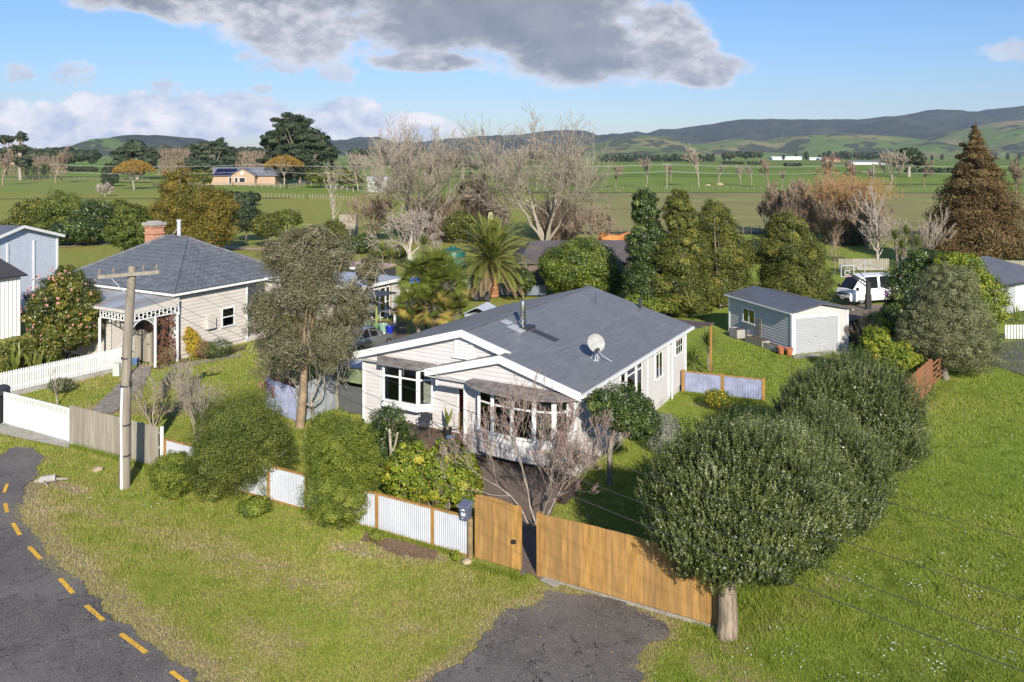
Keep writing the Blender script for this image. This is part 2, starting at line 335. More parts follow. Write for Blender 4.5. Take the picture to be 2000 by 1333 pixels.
# pasture sheet to the horizon, one gentle rise on the left under the farmhouse
xs = np.concatenate([np.linspace(-9000, -400, 18), np.linspace(-380, 400, 120), np.linspace(420, 9000, 18)])
ys = np.concatenate([np.linspace(-60, 400, 100), np.linspace(420, 1200, 40), np.linspace(1300, 14000, 30)])
X, Y = np.meshgrid(xs, ys); nx = len(xs)
i = np.arange(len(ys)-1)[:, None]*nx+np.arange(nx-1)[None]; F2 = np.stack([i, i+1, i+nx+1, i+nx], -1).reshape(-1, 4)
Z = -.16+0*X
g = np_obj('pasture', np.stack([X, Y, Z], -1), F2, m_farm, smooth=True); tag(g, kind='structure')
def sheet(name, poly, z, m, edge=.0, step=.25, seed=1, label=None):
    """flat sheet from ground points with an uneven edge; a centre fan is avoided by letting Blender fill the n-gon"""
    rng = random.Random(seed); out = []
    for a, b in zip(poly, poly[1:]+poly[:1]):
        a = Vector(a[:2]); b = Vector(b[:2]); n = max(1, int((b-a).length/step)) if edge else 1; nn = (b-a).orthogonal().normalized()
        for j in range(n):
            q_ = a.lerp(b, j/n); w = edge*(mnoise.noise((q_.x*1.1, q_.y*1.1, seed))+.6*mnoise.noise((q_.x*4, q_.y*4, seed+7))+.4*mnoise.noise((q_.x*11, q_.y*11, seed+7)))
            out.append((q_.x+nn.x*w, q_.y+nn.y*w, z))
    me = bpy.data.meshes.new(name)
    from mathutils.geometry import tessellate_polygon
    me.from_pydata(out, [], [tuple(f) for f in tessellate_polygon([[Vector(v) for v in out]])]); me.materials.append(m)
    for p_ in me.polygons:
        if p_.normal.z < 0: p_.flip()
    me.update(); o = bpy.data.objects.new(name, me); COL.objects.link(o); return tag(o, label, kind='structure')
def roadmat():
    M_ = bpy.data.materials.new('worn chipseal'); M_.use_nodes = True; q = NT(M_.node_tree); b = q.n['Principled BSDF']
    co = q.new('ShaderNodeNewGeometry').outputs['Position']
    big = q.ss(q.noise(co, .35, 5, .6), .35, .65); fine = q.noise(co, 38, 3, .8); med = q.ss(q.noise(co, 4, 6, .7), .3, .7)
    c = q.mix(big, (.062, .054, .050), (.125, .110, .102)); c = q.mix(q.m('MULTIPLY', q.ss(fine, .42, .7), .8), c, (.30, .27, .245))
    c = q.mix(q.m('MULTIPLY', med, .2), c, (.035, .032, .033)); c = q.mix(q.m('MULTIPLY', q.ss(q.noise(co, .8, 4, .6), .56, .60), .25), c, (.05, .045, .042)); c = q.mix(q.m('MULTIPLY', q.ss(q.noise(co, 1.1, 6, .8), .57, .70), .6), c, (.20, .165, .13))
    ck = q.m('ABSOLUTE', q.m('SUBTRACT', q.noise(co, .55, 5, .65, .4), .5)); c = q.mix(q.ss(ck, .0045, .001), c, (.012, .011, .010)); q.put(b.inputs['Base Color'], c); b.inputs['Roughness'].default_value = .85
    bp = q.new('ShaderNodeBump'); bp.inputs['Strength'].default_value = .8; bp.inputs['Distance'].default_value = .012; q.put(bp.inputs['Height'], fine); q.l.new(bp.outputs[0], b.inputs['Normal'])
    return M_
m_road = roadmat()
m_dirt = mat('bare brown soil', (.085, .052, .034), .95, .35, 5, .5, 20)
m_gravel = mat('loose stone chips', (.16, .12, .095), .9, .55, 28, .8, 40)
rp = [G(*p) for p in ROAD]; rp = rp+[Vector((-8, 6, 0)), Vector((-45, 6, 0)), Vector((-45, 32, 0))]
sheet('road', rp, .006, m_road, .26, .08, 3)
sheet('driveway', [G(*p) for p in DRIVE]+[Vector((3.2, 10, 0)), Vector((-4, 10, 0))], .005, m_road, .24, .08, 5)
# worn yellow dashes painted on the road
m_yel = bpy.data.materials.new('worn yellow paint'); m_yel.use_nodes = True
q = NT(m_yel.node_tree); b = q.n['Principled BSDF']; co = q.new('ShaderNodeNewGeometry').outputs['Position']
wear = q.ss(q.noise(co, 22, 5, .8), .40, .48); q.put(b.inputs['Base Color'], q.mix(wear, (.07, .06, .05), (.78, .44, .04))); b.inputs['Roughness'].default_value = .8
DASH = [((14, 945), (8, 962)), ((10, 983), (14, 1001)), ((25, 1022), (39, 1045)), ((57, 1068), (79, 1092)), ((117, 1130), (143, 1159)), ((168, 1182), (202, 1212)), ((236, 1238), (286, 1275)), ((334, 1311), (372, 1340))]
PLACE = ['at the far top end of the kerb line, beside the grass corner', 'second from the far end of the line', 'third from the far end of the line', 'fourth from the far end, beside the brown fringe', 'fifth from the far end of the line',
         'third from the bottom of the photo', 'long one next to last at the bottom edge', 'faint one half buried in dead grass at the bottom edge']
for k_, (a, c_) in enumerate(DASH):
    a = G(*a, .02); c_ = G(*c_, .02); mb = MB(); d = (c_-a); n = d.orthogonal(); n.z = 0; d.z = 0; n = Vector((-d.y, d.x, 0)).normalized()*.06
    vs = []
    for j in range(9):
        q_ = a.lerp(c_, j/8); w1 = 1+.18*mnoise.noise((j, k_, .3)); vs += [q_-n*w1, q_+n*w1]
    mb.add([Vector((v.x, v.y, .018)) for v in vs], [(2*j, 2*j+1, 2*j+3, 2*j+2) for j in range(8)])
    tag(mb.build('road_dash', m_yel), 'yellow road dash, '+PLACE[k_], 'road marking', 'yellow dashes along the road edge')
# small paths and beds
sheet('gravel_path', [G(940, 905), G(1010, 890), G(1100, 905), G(1085, 985), G(1060, 1035), G(1068, 1085), G(1060, 1110), G(1015, 1128), G(1000, 1040), G(945, 985)], .012, m_gravel, .12, .2, 8)
m_path = mat('broken slab paving', (.25, .22, .19), .9, .35, 3.5, .6, 9, dirt=.4)
sheet('concrete_path', [G(175, 805), G(235, 745), G(275, 712), G(300, 712), G(285, 745), G(222, 808)], .010, m_path, .12, .3, 9)
sheet('stone_path', [G(330, 714), G(470, 690), G(475, 696), G(340, 722)], .010, m_path, .1, .3, 10)
sheet('concrete_apron', [G(-10, 832), G(4, 828), G(136, 865), G(134, 876), G(-10, 846)], .014, m_conc, .03, .3, 11)
sheet('garden_bed', [G(295, 718), G(480, 672), G(480, 683), G(400, 700), G(310, 722)], .008, m_dirt, .15, .25, 12)
sheet('house_bed', [G(905, 880), G(1010, 880), G(1135, 940), G(1105, 985), G(1050, 975), G(950, 965)], .008, m_dirt, .2, .25, 13)
sheet('fence_bed', [G(712, 1040), G(800, 1060), G(852, 1076), G(846, 1092), G(780, 1084), G(704, 1056)], .004, mat('bark mulch', (.17, .105, .065), .95, .45, 9, .6, 30), .15, .15, 14)
m_rdrive = mat('grey asphalt drive', (.10, .092, .085), .85, .3, 1.2, .3, 30)
sheet('right_driveway', [G(1925, 705), G(1960, 668), G(2060, 660), G(2100, 760), G(2000, 733), G(1940, 715)], .010, m_rdrive, .05, .4, 15)
m_patio = mat('brown patio deck', (.13, .085, .06), .8, .25, 2, .2, 12)
sheet('neighbour_patio', [G(640, 672), G(700, 622), G(790, 632), G(800, 668), G(760, 700), G(640, 705)], .012, m_patio, .0)
sheet('van_yard', [G(1590, 622), G(1600, 596), G(1760, 596), G(1760, 622), G(1680, 634)], .012, mat('yard gravel', (.17, .13, .095), .9, .3, 3, .3, 30), .25, .6, 17)
m_track = mat('pale farm track', (.36, .27, .18), .9, .2, .5)
sheet('farm_track', [G(100, 478), G(240, 470), G(430, 477), G(560, 487), G(560, 492), G(440, 484), G(240, 474), G(100, 483)], -.10, m_track, .5, 2, 18)
sheet('garden_track', [G(1880, 500), G(2100, 497), G(2100, 503), G(1880, 506)], -.10, m_track, .3, 2, 19)
sheet('concrete_pad', [G(1545, 694), G(1660, 684), G(1668, 690), G(1552, 702)], .012, m_conc, .03, .3, 20)
m_clay = mat('orange clay bank', (.42, .17, .055), .95, .25, .8, .6, 3)
mb = MB(); a = G(1168, 476); c_ = G(1300, 478)
for j in range(12):
    p0 = a.lerp(c_, j/12); p1 = a.lerp(c_, (j+1)/12); h0 = 1.2+.3*math.sin(j*1.3); h1 = 1.2+.3*math.sin((j+1)*1.3)
    mb.add([p0-Vector((0, 0, .3)), p1-Vector((0, 0, .3)), p1+Vector((0, 1.4, h1)), p0+Vector((0, 1.4, h0)), p1+Vector((0, 6, h1*.6)), p0+Vector((0, 6, h0*.6))], [(0, 1, 2, 3), (3, 2, 4, 5)])
tag(mb.build('clay_bank', m_clay), kind='structure')
m_olive = mat('rank olive pasture', (.22, .20, .06), .95, .18, .06, .3, 2, coord='Object')
sheet('olive_paddock', [Vector((8, 126, 0)), Vector((75, 126, 0)), Vector((150, 170, 0)), Vector((150, 250, 0)), Vector((20, 250, 0)), Vector((0, 190, 0))], -.10, m_olive, 1.5, 5, 22)
m_drain = mat('dark rushy drain', (.045, .042, .02), .95, .3, .3)
sheet('drain', [Vector((8, 123.5, 0)), Vector((100, 123.5, 0)), Vector((100, 126.5, 0)), Vector((8, 126.5, 0))], -.08, m_drain, .8, 3, 23)
for k_, (x0_, x1_, y_, w_) in enumerate([(120, 900, 318, 5), (-300, 120, 420, 4), (60, 420, 470, 5), (-500, -60, 640, 7), (150, 1300, 620, 7), (-200, 900, 900, 12), (300, 2200, 1250, 16), (-1500, 200, 1500, 20), (-160, -60, 215, 1.5)]):
    sheet('drain', [Vector((x0_, y_, 0)), Vector((x1_, y_*1.03, 0)), Vector((x1_, y_*1.03+w_, 0)), Vector((x0_, y_+w_, 0))], -.05, m_drain, w_*.4, w_*3, 40+k_)
sheet('far_drain', [Vector((5, 251, 0)), Vector((230, 247, 0)), Vector((230, 250, 0)), Vector((5, 254.5, 0))], -.08, m_drain, .6, 5, 24)

# ---- hills: a green foot range and a forested range behind, as one height field each
def hillmat(name, forest):
    M_ = bpy.data.materials.new(name); M_.use_nodes = True; q = NT(M_.node_tree); b = q.n['Principled BSDF']
    co = q.new('ShaderNodeNewGeometry').outputs['Position']; b.inputs['Roughness'].default_value = 1; b.inputs['Specular IOR Level'].default_value = 0
    fine = q.noise(co, .03, 5, .75)
    wood = q.mix(q.ss(fine, .35, .65), (.010, .017, .011), (.060, .072, .034)); wood = q.mix(q.m('MULTIPLY', q.ss(q.noise(co, .0045, 6, .7), .45, .62), .6), wood, (.085, .095, .05))
    gr = q.mix(q.ss(q.noise(co, .0022, 5), .42, .64), (.13, .19, .045), (.30, .23, .12))
    gr = q.mix(q.m('MULTIPLY', fine, .3), gr, (.05, .07, .02))
    f = q.ss(q.m('ADD', q.noise(co, .0045, 7, .66), q.m('MULTIPLY', q.noise(co, .02, 3), .2)), .615, .635) if not forest else .98
    q.put(b.inputs['Base Color'], q.mix(f, gr, wood))
    bp = q.new('ShaderNodeBump'); bp.inputs['Strength'].default_value = 1; bp.inputs['Distance'].default_value = 35 if forest else 8
    q.put(bp.inputs['Height'], q.noise(co, .035, 5, .7)); q.l.new(bp.outputs[0], b.inputs['Normal']); return M_
def hills(name, prof, Yc, dfront, dback, m, rough, seed, nr=60):
    px = np.array([p[0] for p in prof], float); py = np.array([p[1] for p in prof], float); h = CAM_H+(300-py)/1600*Yc
    xs = np.linspace(px[0], px[-1], 380); H = np.interp(xs, px, h); r = np.concatenate([np.linspace(-1, 0, nr), np.linspace(0, 1, 14)[1:]])
    V = []
    for t_ in r:
        Yv = Yc+(t_*dfront if t_ < 0 else t_*dback); s = (math.cos(math.pi*t_)+1)/2; s = s**.8
        for x, hh in zip(xs, H):
            X_ = (x-1000)/1600*Yc; nz = mnoise.fractal((X_/900+seed, Yv/900, seed), 1.0, 2.0, 6)
            z = hh*s+rough*nz*(math.sin(math.pi*min(1, abs(t_)*1.0))*.9+.10)*min(1, hh/80); V.append((X_, Yv, max(z, -4) if abs(t_) < .999 else -6))
    n = len(xs); i = np.arange(len(r)-1)[:, None]*n+np.arange(n-1)[None]; F = np.stack([i, i+1, i+n+1, i+n], -1).reshape(-1, 4)
    o = np_obj(name, V, F, m, smooth=True); return tag(o, kind='structure')
hills('forested_range', [(640, 296), (680, 283), (720, 280), (800, 281), (860, 285), (900, 279), (960, 272), (1050, 266), (1150, 269), (1200, 272), (1290, 262), (1310, 253), (1390, 248), (1430, 243), (1520, 237),
      (1620, 236), (1700, 238), (1750, 230), (1800, 224), (1850, 222), (1900, 220), (1960, 212), (2000, 206), (2150, 192), (2400, 170)], 7600, 2600, 2500, hillmat('bush clad range', True), 150, 3.1)
hills('green_foothills', [(1100, 300), (1150, 288), (1200, 272), (1250, 265), (1290, 268), (1330, 284), (1390, 282), (1440, 272), (1480, 280), (1540, 268), (1600, 262), (1660, 264), (1720, 266), (1765, 268), (1800, 282),
      (1850, 262), (1900, 248), (1950, 240), (2000, 236), (2200, 225), (2400, 220)], 4600, 1400, 900, hillmat('grazed foothills', False), 55, 7.7)
hills('left_hills', [(-300, 298), (100, 296), (205, 294), (235, 280), (250, 276), (285, 266), (330, 269), (380, 272), (415, 288), (500, 293), (600, 294), (660, 298)], 5200, 1500, 900, hillmat('distant bush hills', True), 40, 11.3)
hills('green_knoll', [(150, 298), (180, 288), (205, 272), (225, 271), (260, 284), (300, 292), (340, 299)], 3600, 500, 400, bpy.data.materials['grazed foothills'], 15, 5.3, 24)
# ------------------------------------------------------------ main house
def text_mesh(name, s, size, M_, m, parent, ext=.003):
    cu = bpy.data.curves.new(name, 'FONT'); cu.body = s; cu.size = size; cu.extrude = ext; cu.align_x = 'CENTER'; cu.align_y = 'CENTER'; cu.resolution_u = 3
    o = bpy.data.objects.new(name, cu); COL.objects.link(o); bpy.context.view_layer.update()
    me = bpy.data.meshes.new_from_object(o.evaluated_get(bpy.context.evaluated_depsgraph_get())); bpy.data.objects.remove(o); bpy.data.curves.remove(cu)
    me.transform(M_); me.materials.clear(); me.materials.append(m); me.name = name
    o = bpy.data.objects.new(name, me); COL.objects.link(o); o.parent = parent; return o
def roofmat(name, c1, c2, sx=(1, 1, 1), rough=.45, streak=.5):
    M_ = bpy.data.materials.new(name); M_.use_nodes = True; q = NT(M_.node_tree); b = q.n['Principled BSDF']
    co = q.new('ShaderNodeTexCoord').outputs['Object']; s1 = q.ss(q.noise(q.scl(co, sx), 2.2, 6, .7), .32, .72); s2 = q.ss(q.noise(co, .5, 4), .35, .7)
    c = q.mix(s1, c1, c2); c = q.mix(q.m('MULTIPLY', s2, streak), c, c1); s3 = q.ss(q.noise(q.scl(co, tuple(v*2.2 for v in sx)), 5, 5, .8), .62, .8)
    c = q.mix(q.m('MULTIPLY', s3, .35), c, tuple(min(1, v*1.7) for v in c2)); q.put(b.inputs['Base Color'], c); b.inputs['Roughness'].default_value = rough
    bp = q.new('ShaderNodeBump'); bp.inputs['Strength'].default_value = .25; bp.inputs['Distance'].default_value = .01; q.put(bp.inputs['Height'], s1); q.l.new(bp.outputs[0], b.inputs['Normal']); return M_
m_roof = roofmat('blue grey membrane roof', (.130, .132, .140), (.190, .192, .200), (3.5, .35, 1))
m_hood = mat('peeling brown hood paint', (.12, .095, .085), .75, .3, 3, .3, 20, col2=(.24, .225, .22))
m_door = mat('dark red door', (.10, .012, .012), .4, .2, 4)
HX = thing('timber_house', 'pale weatherboard bungalow with blue grey roof, at the centre of the photo', 'house', (2.45, 30.2, 0), GRID)
XF = Vector((1, 0, 0)); YB = Vector((0, 1, 0))
K_ = .278; ZE = 3.13; RX = -5.65; ZR = ZE-K_*RX; L_ = 13.9
FRONT = frame((0, 1.05, 0), (1, 0, 0), (0, -1, 0)); PORCH = frame((0, .25, 0), (1, 0, 0), (0, -1, 0)); RIGHT = frame((-.25, 0, 0), (0, 1, 0), (1, 0, 0))
w = MB(); w.M = FRONT
def pf(z): return (max(-11.0, -11.3+(z-ZE+.12)/K_), min(-5.0 if z < 2.5 else -.4, -(z-ZE+.12)/K_))
siding(w, pf, .3, ZR-.2)
w.M = PORCH
def pp(z): 
    a = -5.14 if z < 2.54 else -6.5
    return (max(a, -6.8+(z-ZE+.14)/K_), min(-.25, -(z-ZE+.14)/K_))
siding(w, pp, .3, 2.54, .172); siding(w, pp, 2.55, ZE-K_*-3.4-.25)
w.M = RIGHT
siding(w, lambda z: (.25, L_-.25), .3, ZE-.02)
w.M = frame((0, L_-.25, 0), (-1, 0, 0), (0, 1, 0)); siding(w, lambda z: (max(.25, (z-ZE+.12)/K_), min(11.0, 11.3-(z-ZE+.12)/K_)), .3, ZR-.2)
w.M = frame((-11.0, L_, 0), (0, -1, 0), (-1, 0, 0)); siding(w, lambda z: (.25, L_-1.05), .3, ZE-.02)
w.M = Matrix.Identity(4)
w.box(-10.95, 1.06, .28, -.27, 1.10, 2.5); w.box(-5.14, .28, .3, -5.10, 1.04, 2.56); w.box(-6.5, .27, 2.50, -5.16, 1.03, 2.54)
wall = w.build('wall', m_board, HX)
fb_ = MB(); fb_.box(-5.13, .27, -.1, -.27, .9, .31); fb_.box(-10.97, 1.07, -.1, -5.14, L_-.3, .31); fb_.box(-5.14, .9, -.1, -.29, L_-.3, .305); fb_.box(-.262, .3, -.1, -.245, 11, .3)
fb_.build('foundation', mat('painted concrete base', (.52, .50, .48), .8, .12, 2, dirt=.5), HX)
cb_ = MB()
for (x, y, z0, z1) in [(-11.02, 1.0, .2, 3.05), (-5.16, .2, .3, 2.55), (-.30, .2, .2, 3.05), (-6.0, 1.0, .3, 2.55), (-.27, 10.9, .2, 3.06), (-.30, L_-.30, .2, 3.06), (-5.62, 1.0, .45, 2.5), (-6.52, .2, 2.5, 3.1)]:
    cb_.box(x, y, z0, x+.11, y+.11, z1)
cb_.box(-.262, 8.0, .4, -.21, 8.06, 3.05)
cb_.each('corner_board', m_white, HX)
def rz(x): return ZE+K_*(-x if x > RX else x+11.3)
def slab(mb, poly, th=.07, off=0):
    top = [(x, y, (rz(x) if fz is None else fz)+off) for x, y, fz in poly]; mb.prism([Vector(p)-Vector((0, 0, th)) for p in top], (0, 0, th))
rf = MB(); E = .12
slab(rf, [(.06, 0, ZE-.017), (.06, L_, ZE-.017), (RX, L_, None), (RX, .75, None), (-3.4, .75, None), (-3.4, 0, None)])
slab(rf, [(RX, .75, None), (RX, L_, None), (-11.36, L_, ZE-.017), (-11.36, .75, ZE-.017)], .07, -.002)
slab(rf, [(-3.4, 0, rz(-3.4)-.003), (-3.4, 1.04, rz(-3.4)-.003), (-6.86, 1.04, ZE), (-6.86, 0, ZE)])
roof = rf.build('roof', m_roof, HX)
rl = MB()
for j in range(1, 20):                                        # laps of the membrane, real narrow steps
    y = .75+j*.68
    if y < L_-.1: rl.bar((-.1, y, rz(-.1)+.002), (RX+.12, y, rz(RX+.12)+.002), .02, .008); rl.bar((RX-.12, y, rz(RX-.12)+.002), (-11.2, y, rz(-11.2)+.002), .03, .008)
rl.bar((RX, .8, ZR+.012), (RX, L_, ZR+.012), .22, .014)
rl.bar((-3.4, .1, rz(-3.4)+.008), (-3.4, .8, rz(-3.4)+.008), .2, .014)
rl.build('roof_lap', m_roof, roof)
fa = MB()
def barge(p, q, h=.24, y=-.035):
    fa.add([(p[0], p[1]+y, p[2]+.05), (q[0], q[1]+y, q[2]+.05), (q[0], q[1]+y, q[2]-h), (p[0], p[1]+y, p[2]-h),
            (p[0], p[1], p[2]+.05), (q[0], q[1], q[2]+.05), (q[0], q[1], q[2]-h), (p[0], p[1], p[2]-h)], [(0, 1, 2, 3), (7, 6, 5, 4), (0, 4, 5, 1), (3, 2, 6, 7), (1, 5, 6, 2), (0, 3, 7, 4)])
    fa.add([(p[0], p[1]+y-.03, p[2]+.055), (q[0], q[1]+y-.03, q[2]+.055), (q[0], q[1]+y-.03, q[2]-.03), (p[0], p[1]+y-.03, p[2]-.03),
            (p[0], p[1]+.06, p[2]+.055), (q[0], q[1]+.06, q[2]+.055), (q[0], q[1]+y, q[2]-.03), (p[0], p[1]+y, p[2]-.03)], [(0, 1, 2, 3), (0, 4, 5, 1), (3, 2, 6, 7), (1, 5, 6, 2), (0, 3, 7, 4)])
barge((.1, 0, ZE-.028), (-3.4, 0, rz(-3.4))); barge((-3.4, 0, rz(-3.4)), (-6.9, 0, ZE-.02))
barge((-3.3, .75, rz(-3.3)), (RX, .75, ZR)); barge((RX, .75, ZR), (-11.42, .75, ZE-.033))
fa.box(.0, .06, 2.93, .05, L_, 3.06); fa.box(-11.4, .8, 2.93, -11.34, L_, 3.06)
fa.build('fascia', m_white, HX)
gt = MB(); gt.box(.052, .03, 2.96, .17, L_, 3.07); gt.tube([(.1, 11.3, 3.0), (-.1, 11.3, 2.75), (-.17, 11.3, 2.6), (-.17, 11.3, -.05)], .045, 8); gt.build('gutter', m_white, HX, label=None)
sf = MB(); sf.box(-6.8, .0, 2.86, -.0, .24, 2.88); sf.box(-11.3, .76, 2.87, -6.9, 1.04, 2.89); sf.build('soffit', mat('soffit paint', (.5, .49, .48), .7), HX)
# louvred vent
v = MB(); v.M = FRONT; v.box(-6.12, -.09, 3.62, -6.0, -.02, 4.28); v.box(-5.3, -.09, 3.62, -5.18, -.02, 4.28); v.box(-6.2, -.14, 3.52, -5.1, -.02, 3.619); v.box(-6.12, -.09, 4.281, -5.18, -.02, 4.36)
for j in range(5): v.add([(-6.0, -.08, 3.64+j*.125), (-5.3, -.08, 3.64+j*.125), (-5.3, -.03, 3.73+j*.125), (-6.0, -.03, 3.73+j*.125), (-6, -.07, 3.63+j*.125), (-5.3, -.07, 3.63+j*.125)], [(0, 1, 2, 3), (4, 5, 1, 0)])
v.build('louvre_vent', m_white, HX); v = MB(); v.M = FRONT; v.box(-5.99, -.019, 3.63, -5.31, -.012, 4.27); v.build('vent_shadow_panel', m_unlit, HX)  # near-black panel paints the shadow between the louvres
# left bay window: two glazed faces under a small hood
bay = MB(); A = Vector((-9.5, .0, 0)); b_ = MB()
x0, x1, x2, x3, yb, yf = -9.95, -9.55, -7.75, -7.25, 1.04, .62
bay.prism([(x0, yb, 1.15), (x1, yf, 1.15), (x2, yf, 1.15), (x3, yb, 1.15)], (0, 0, .22)); bay.prism([(x0, yb, 2.84), (x1, yf, 2.84), (x2, yf, 2.84), (x3, yb, 2.84)], (0, 0, .10))
bay.prism([(x0-.05, yb-.02, 1.10), (x1-.03, yf-.07, 1.10), (x2+.03, yf-.07, 1.10), (x3+.05, yb-.02, 1.10)], (0, 0, .05))
for (x, y) in [(x0, yb-.05), (x1, yf), (x2, yf), (x3, yb-.05), ((x1+x2)/2, yf)]: bay.box(x-.055, y-.0, 1.37, x+.055, y+.11, 2.84)
bo = bay.build('bay_window', [m_white], HX)
window(bo, frame((x1, yf+.07, 0), (1, 0, 0), (0, -1, 0)), .06, x2-x1-.06, 1.42, 2.80, 2, 2.42, curtain=[(.06, .28, 2)], name='sash')
d2 = Vector((x3-x2, yb-yf, 0)); n2_ = Vector((d2.y, -d2.x, 0)).normalized()
window(bo, frame((x2, yf+.04, 0), d2, n2_), .10, d2.length-.05, 1.42, 2.80, 1, 2.42, curtain=[(.25, d2.length-.06, 2)], name='sash')
hd = MB(); hd.add([(x0-.25, yb, 3.12), (x3+.25, yb, 3.12), (x2+.12, yf-.28, 2.97), (x1-.12, yf-.28, 2.97), (x0-.25, yb, 3.0), (x3+.25, yb, 3.0), (x2+.12, yf-.28, 2.93), (x1-.12, yf-.28, 2.93)],
                  [(0, 3, 2, 1), (0, 4, 7, 3), (3, 7, 6, 2), (2, 6, 5, 1), (4, 5, 6, 7)]); hd.build('window_hood', m_hood, HX)
# bow window on the porch room
NB = 6; C0 = -2.55; bw = MB(); pts_ = [Vector((C0+2.05*math.sin(a_), .30-.78*math.cos(a_)**.9, 0)) for a_ in [R(-90+180*(i+.45)/(NB+.9)) for i in range(NB+1)]]
pts_[0].y = pts_[-1].y = .22
for zz, h_, g_ in [(.95, .25, 0), (2.80, .12, 0), (1.20, .05, .07)]:
    pl = [p+Vector(((p.x-C0)*g_*.4, -g_, zz)) for p in pts_]; bw.prism(pl, (0, 0, h_))
for p in pts_: bw.box(p.x-.06, p.y-.03, 1.25, p.x+.06, p.y+.08, 2.8)
bwo = bw.build('bow_window', m_white, HX)
bb = MB(); bb.prism([p*1+Vector((0, .03, .35)) for p in pts_], (0, 0, .6)); bb.build('bow_base', m_board, bwo)
for i in range(NB):
    a_, c_ = pts_[i], pts_[i+1]; d_ = c_-a_; nn = Vector((d_.y, -d_.x, 0)).normalized()
    window(bwo, frame(a_+Vector((0, .045, 0)), d_, nn), .08, d_.length-.08, 1.3, 2.76, 1, 2.34, curtain=[(.08, .20, 3)] if i == 0 else ([(.4, .52, 3)] if i == 3 else None), name='sash')
hp = [Vector((C0+2.45*math.sin(a_), .22-1.08*math.cos(a_), 0)) for a_ in [R(-90+180*i/16) for i in range(17)]]
hb = MB(); vs = []; 
for p in hp: q_ = Vector((C0+(p.x-C0)*.88, .24, 3.02)); vs += [q_, p+Vector((0, 0, 2.90)), p+Vector((0, 0, 2.84))]
hb.add(vs, sum([[(3*i, 3*i+3, 3*i+4, 3*i+1), (3*i+1, 3*i+4, 3*i+5, 3*i+2)] for i in range(16)], []))
hb.build('bow_hood', m_hood, HX)
# doors, right wall windows
dr = MB(); dr.M = FRONT; dr.box(-5.95, -.04, .46, -5.2, -.024, 2.48); dr.box(-5.95, -.05, .46, -5.2, -.041, 1.3, 1); dr.build('door', [m_door, m_wood], HX)
window(HX, RIGHT, 1.55, 2.7, 1.3, 2.84, 1, 2.42)
window(HX, RIGHT, 4.7, 5.15, 1.2, 2.88, 1, 2.3, curtain=[(4.72, 4.9, 2)]); window(HX, RIGHT, 5.4, 6.35, 1.2, 2.88, 1, 2.46, curtain=[(5.42, 6.3, 2)]); window(HX, RIGHT, 6.6, 7.15, 1.2, 2.88, 1, 2.46, curtain=[(6.6, 7.15, 2)])
window(HX, RIGHT, 9.08, 9.92, 1.5, 3.0, 2, 2.62, curtain=[(9.5, 9.75, 2)]); window(HX, RIGHT, 12.0, 13.05, 1.98, 2.98, 1, grid=(3, 3))
# flue
fz = rz(-4.57); fl = MB(); fl.box(-4.95, 3.75, fz-.10, -4.15, 4.5, fz+.03, 1); fl.lathe([(.2, -.05), (.2, .05), (.135, .1), (.135, .55), (.16, .56), (.16, .62), (.13, .64), (.13, .95), (.10, 1.12), (.06, 1.14)], (-4.57, 4.09, fz), 18, 0); 
fl.lathe([(.19, .18), (.19, .24), (.14, .26)], (-4.57, 4.09, fz), 18, 0)
fo = fl.build('flue', [mat('stainless steel', (.55, .55, .55), .25, .05, 3, metal=1.0), m_dark], roof, smooth=True)
fl = MB(); zz = lambda x: rz(x)+.012; fl.add([(-4.9, 3.2, zz(-4.9)), (-4.2, 3.2, zz(-4.2)), (-4.2, 3.9, zz(-4.2)), (-4.9, 3.9, zz(-4.9))][::1], [(0, 1, 2, 3)], 0); fl.add([(-5.6+.2, 3.5, zz(-5.4)), (-4.98, 3.5, zz(-4.98)), (-4.98, 4.05, zz(-4.98)), (-5.4, 4.05, zz(-5.4))], [(0, 1, 2, 3)], 0)
fl.add([(-4.1, 3.9, zz(-4.1)), (-2.9, 3.9, zz(-2.9)), (-2.9, 4.4, zz(-2.9)), (-4.1, 4.4, zz(-4.1))], [(0, 1, 2, 3)], 1)
fl.build('flashing', [mat('dull lead sheet', (.38, .38, .40), .5), mat('dark patch', (.045, .045, .05), .6)], roof)
vp = MB(); vp.tube([(-2.6, 13.4, rz(-2.6)-.05), (-2.6, 13.4, rz(-2.6)+.55)], .09, 10); vp.build('vent_pipe', m_dark, roof)
an = MB(); an.tube([(-4.2, 11.2, rz(-4.2)), (-4.2, 11.2, rz(-4.2)+.6)], .015, 5); an.build('aerial', m_dark, roof)
# rear lean-to roof with post
lt = MB(); lt.prism([(.3, L_+.02, 2.95), (.6, 16.1, 2.86), (-5.5, 16.1, 2.86), (-5.5, L_+.02, 2.95)], (0, 0, .05)); lr = lt.build('lean_to', mat('rusty brown iron', (.12, .085, .07), .7, .3, 2, dirt=.4), HX)
lt = MB()
for x in (.45, -2.7, -5.3): lt.box(x-.05, 15.9, -.1, x+.05, 16.0, 2.86)
lt.box(-5.5, 15.88, 2.74, .55, 15.895, 2.86); lt.build('post', m_wood, lr)
# deck
dk = MB()
for j in range(14): dk.box(-9.6, -.70+j*.12, .33, -5.2, -.59+j*.12, .42)
dk.box(-9.6, -.72, .0, -5.2, -.705, .33); dk.box(-9.4, -1.0, 0, -5.4, -.73, .2); dk.build('deck', m_patio, HX)
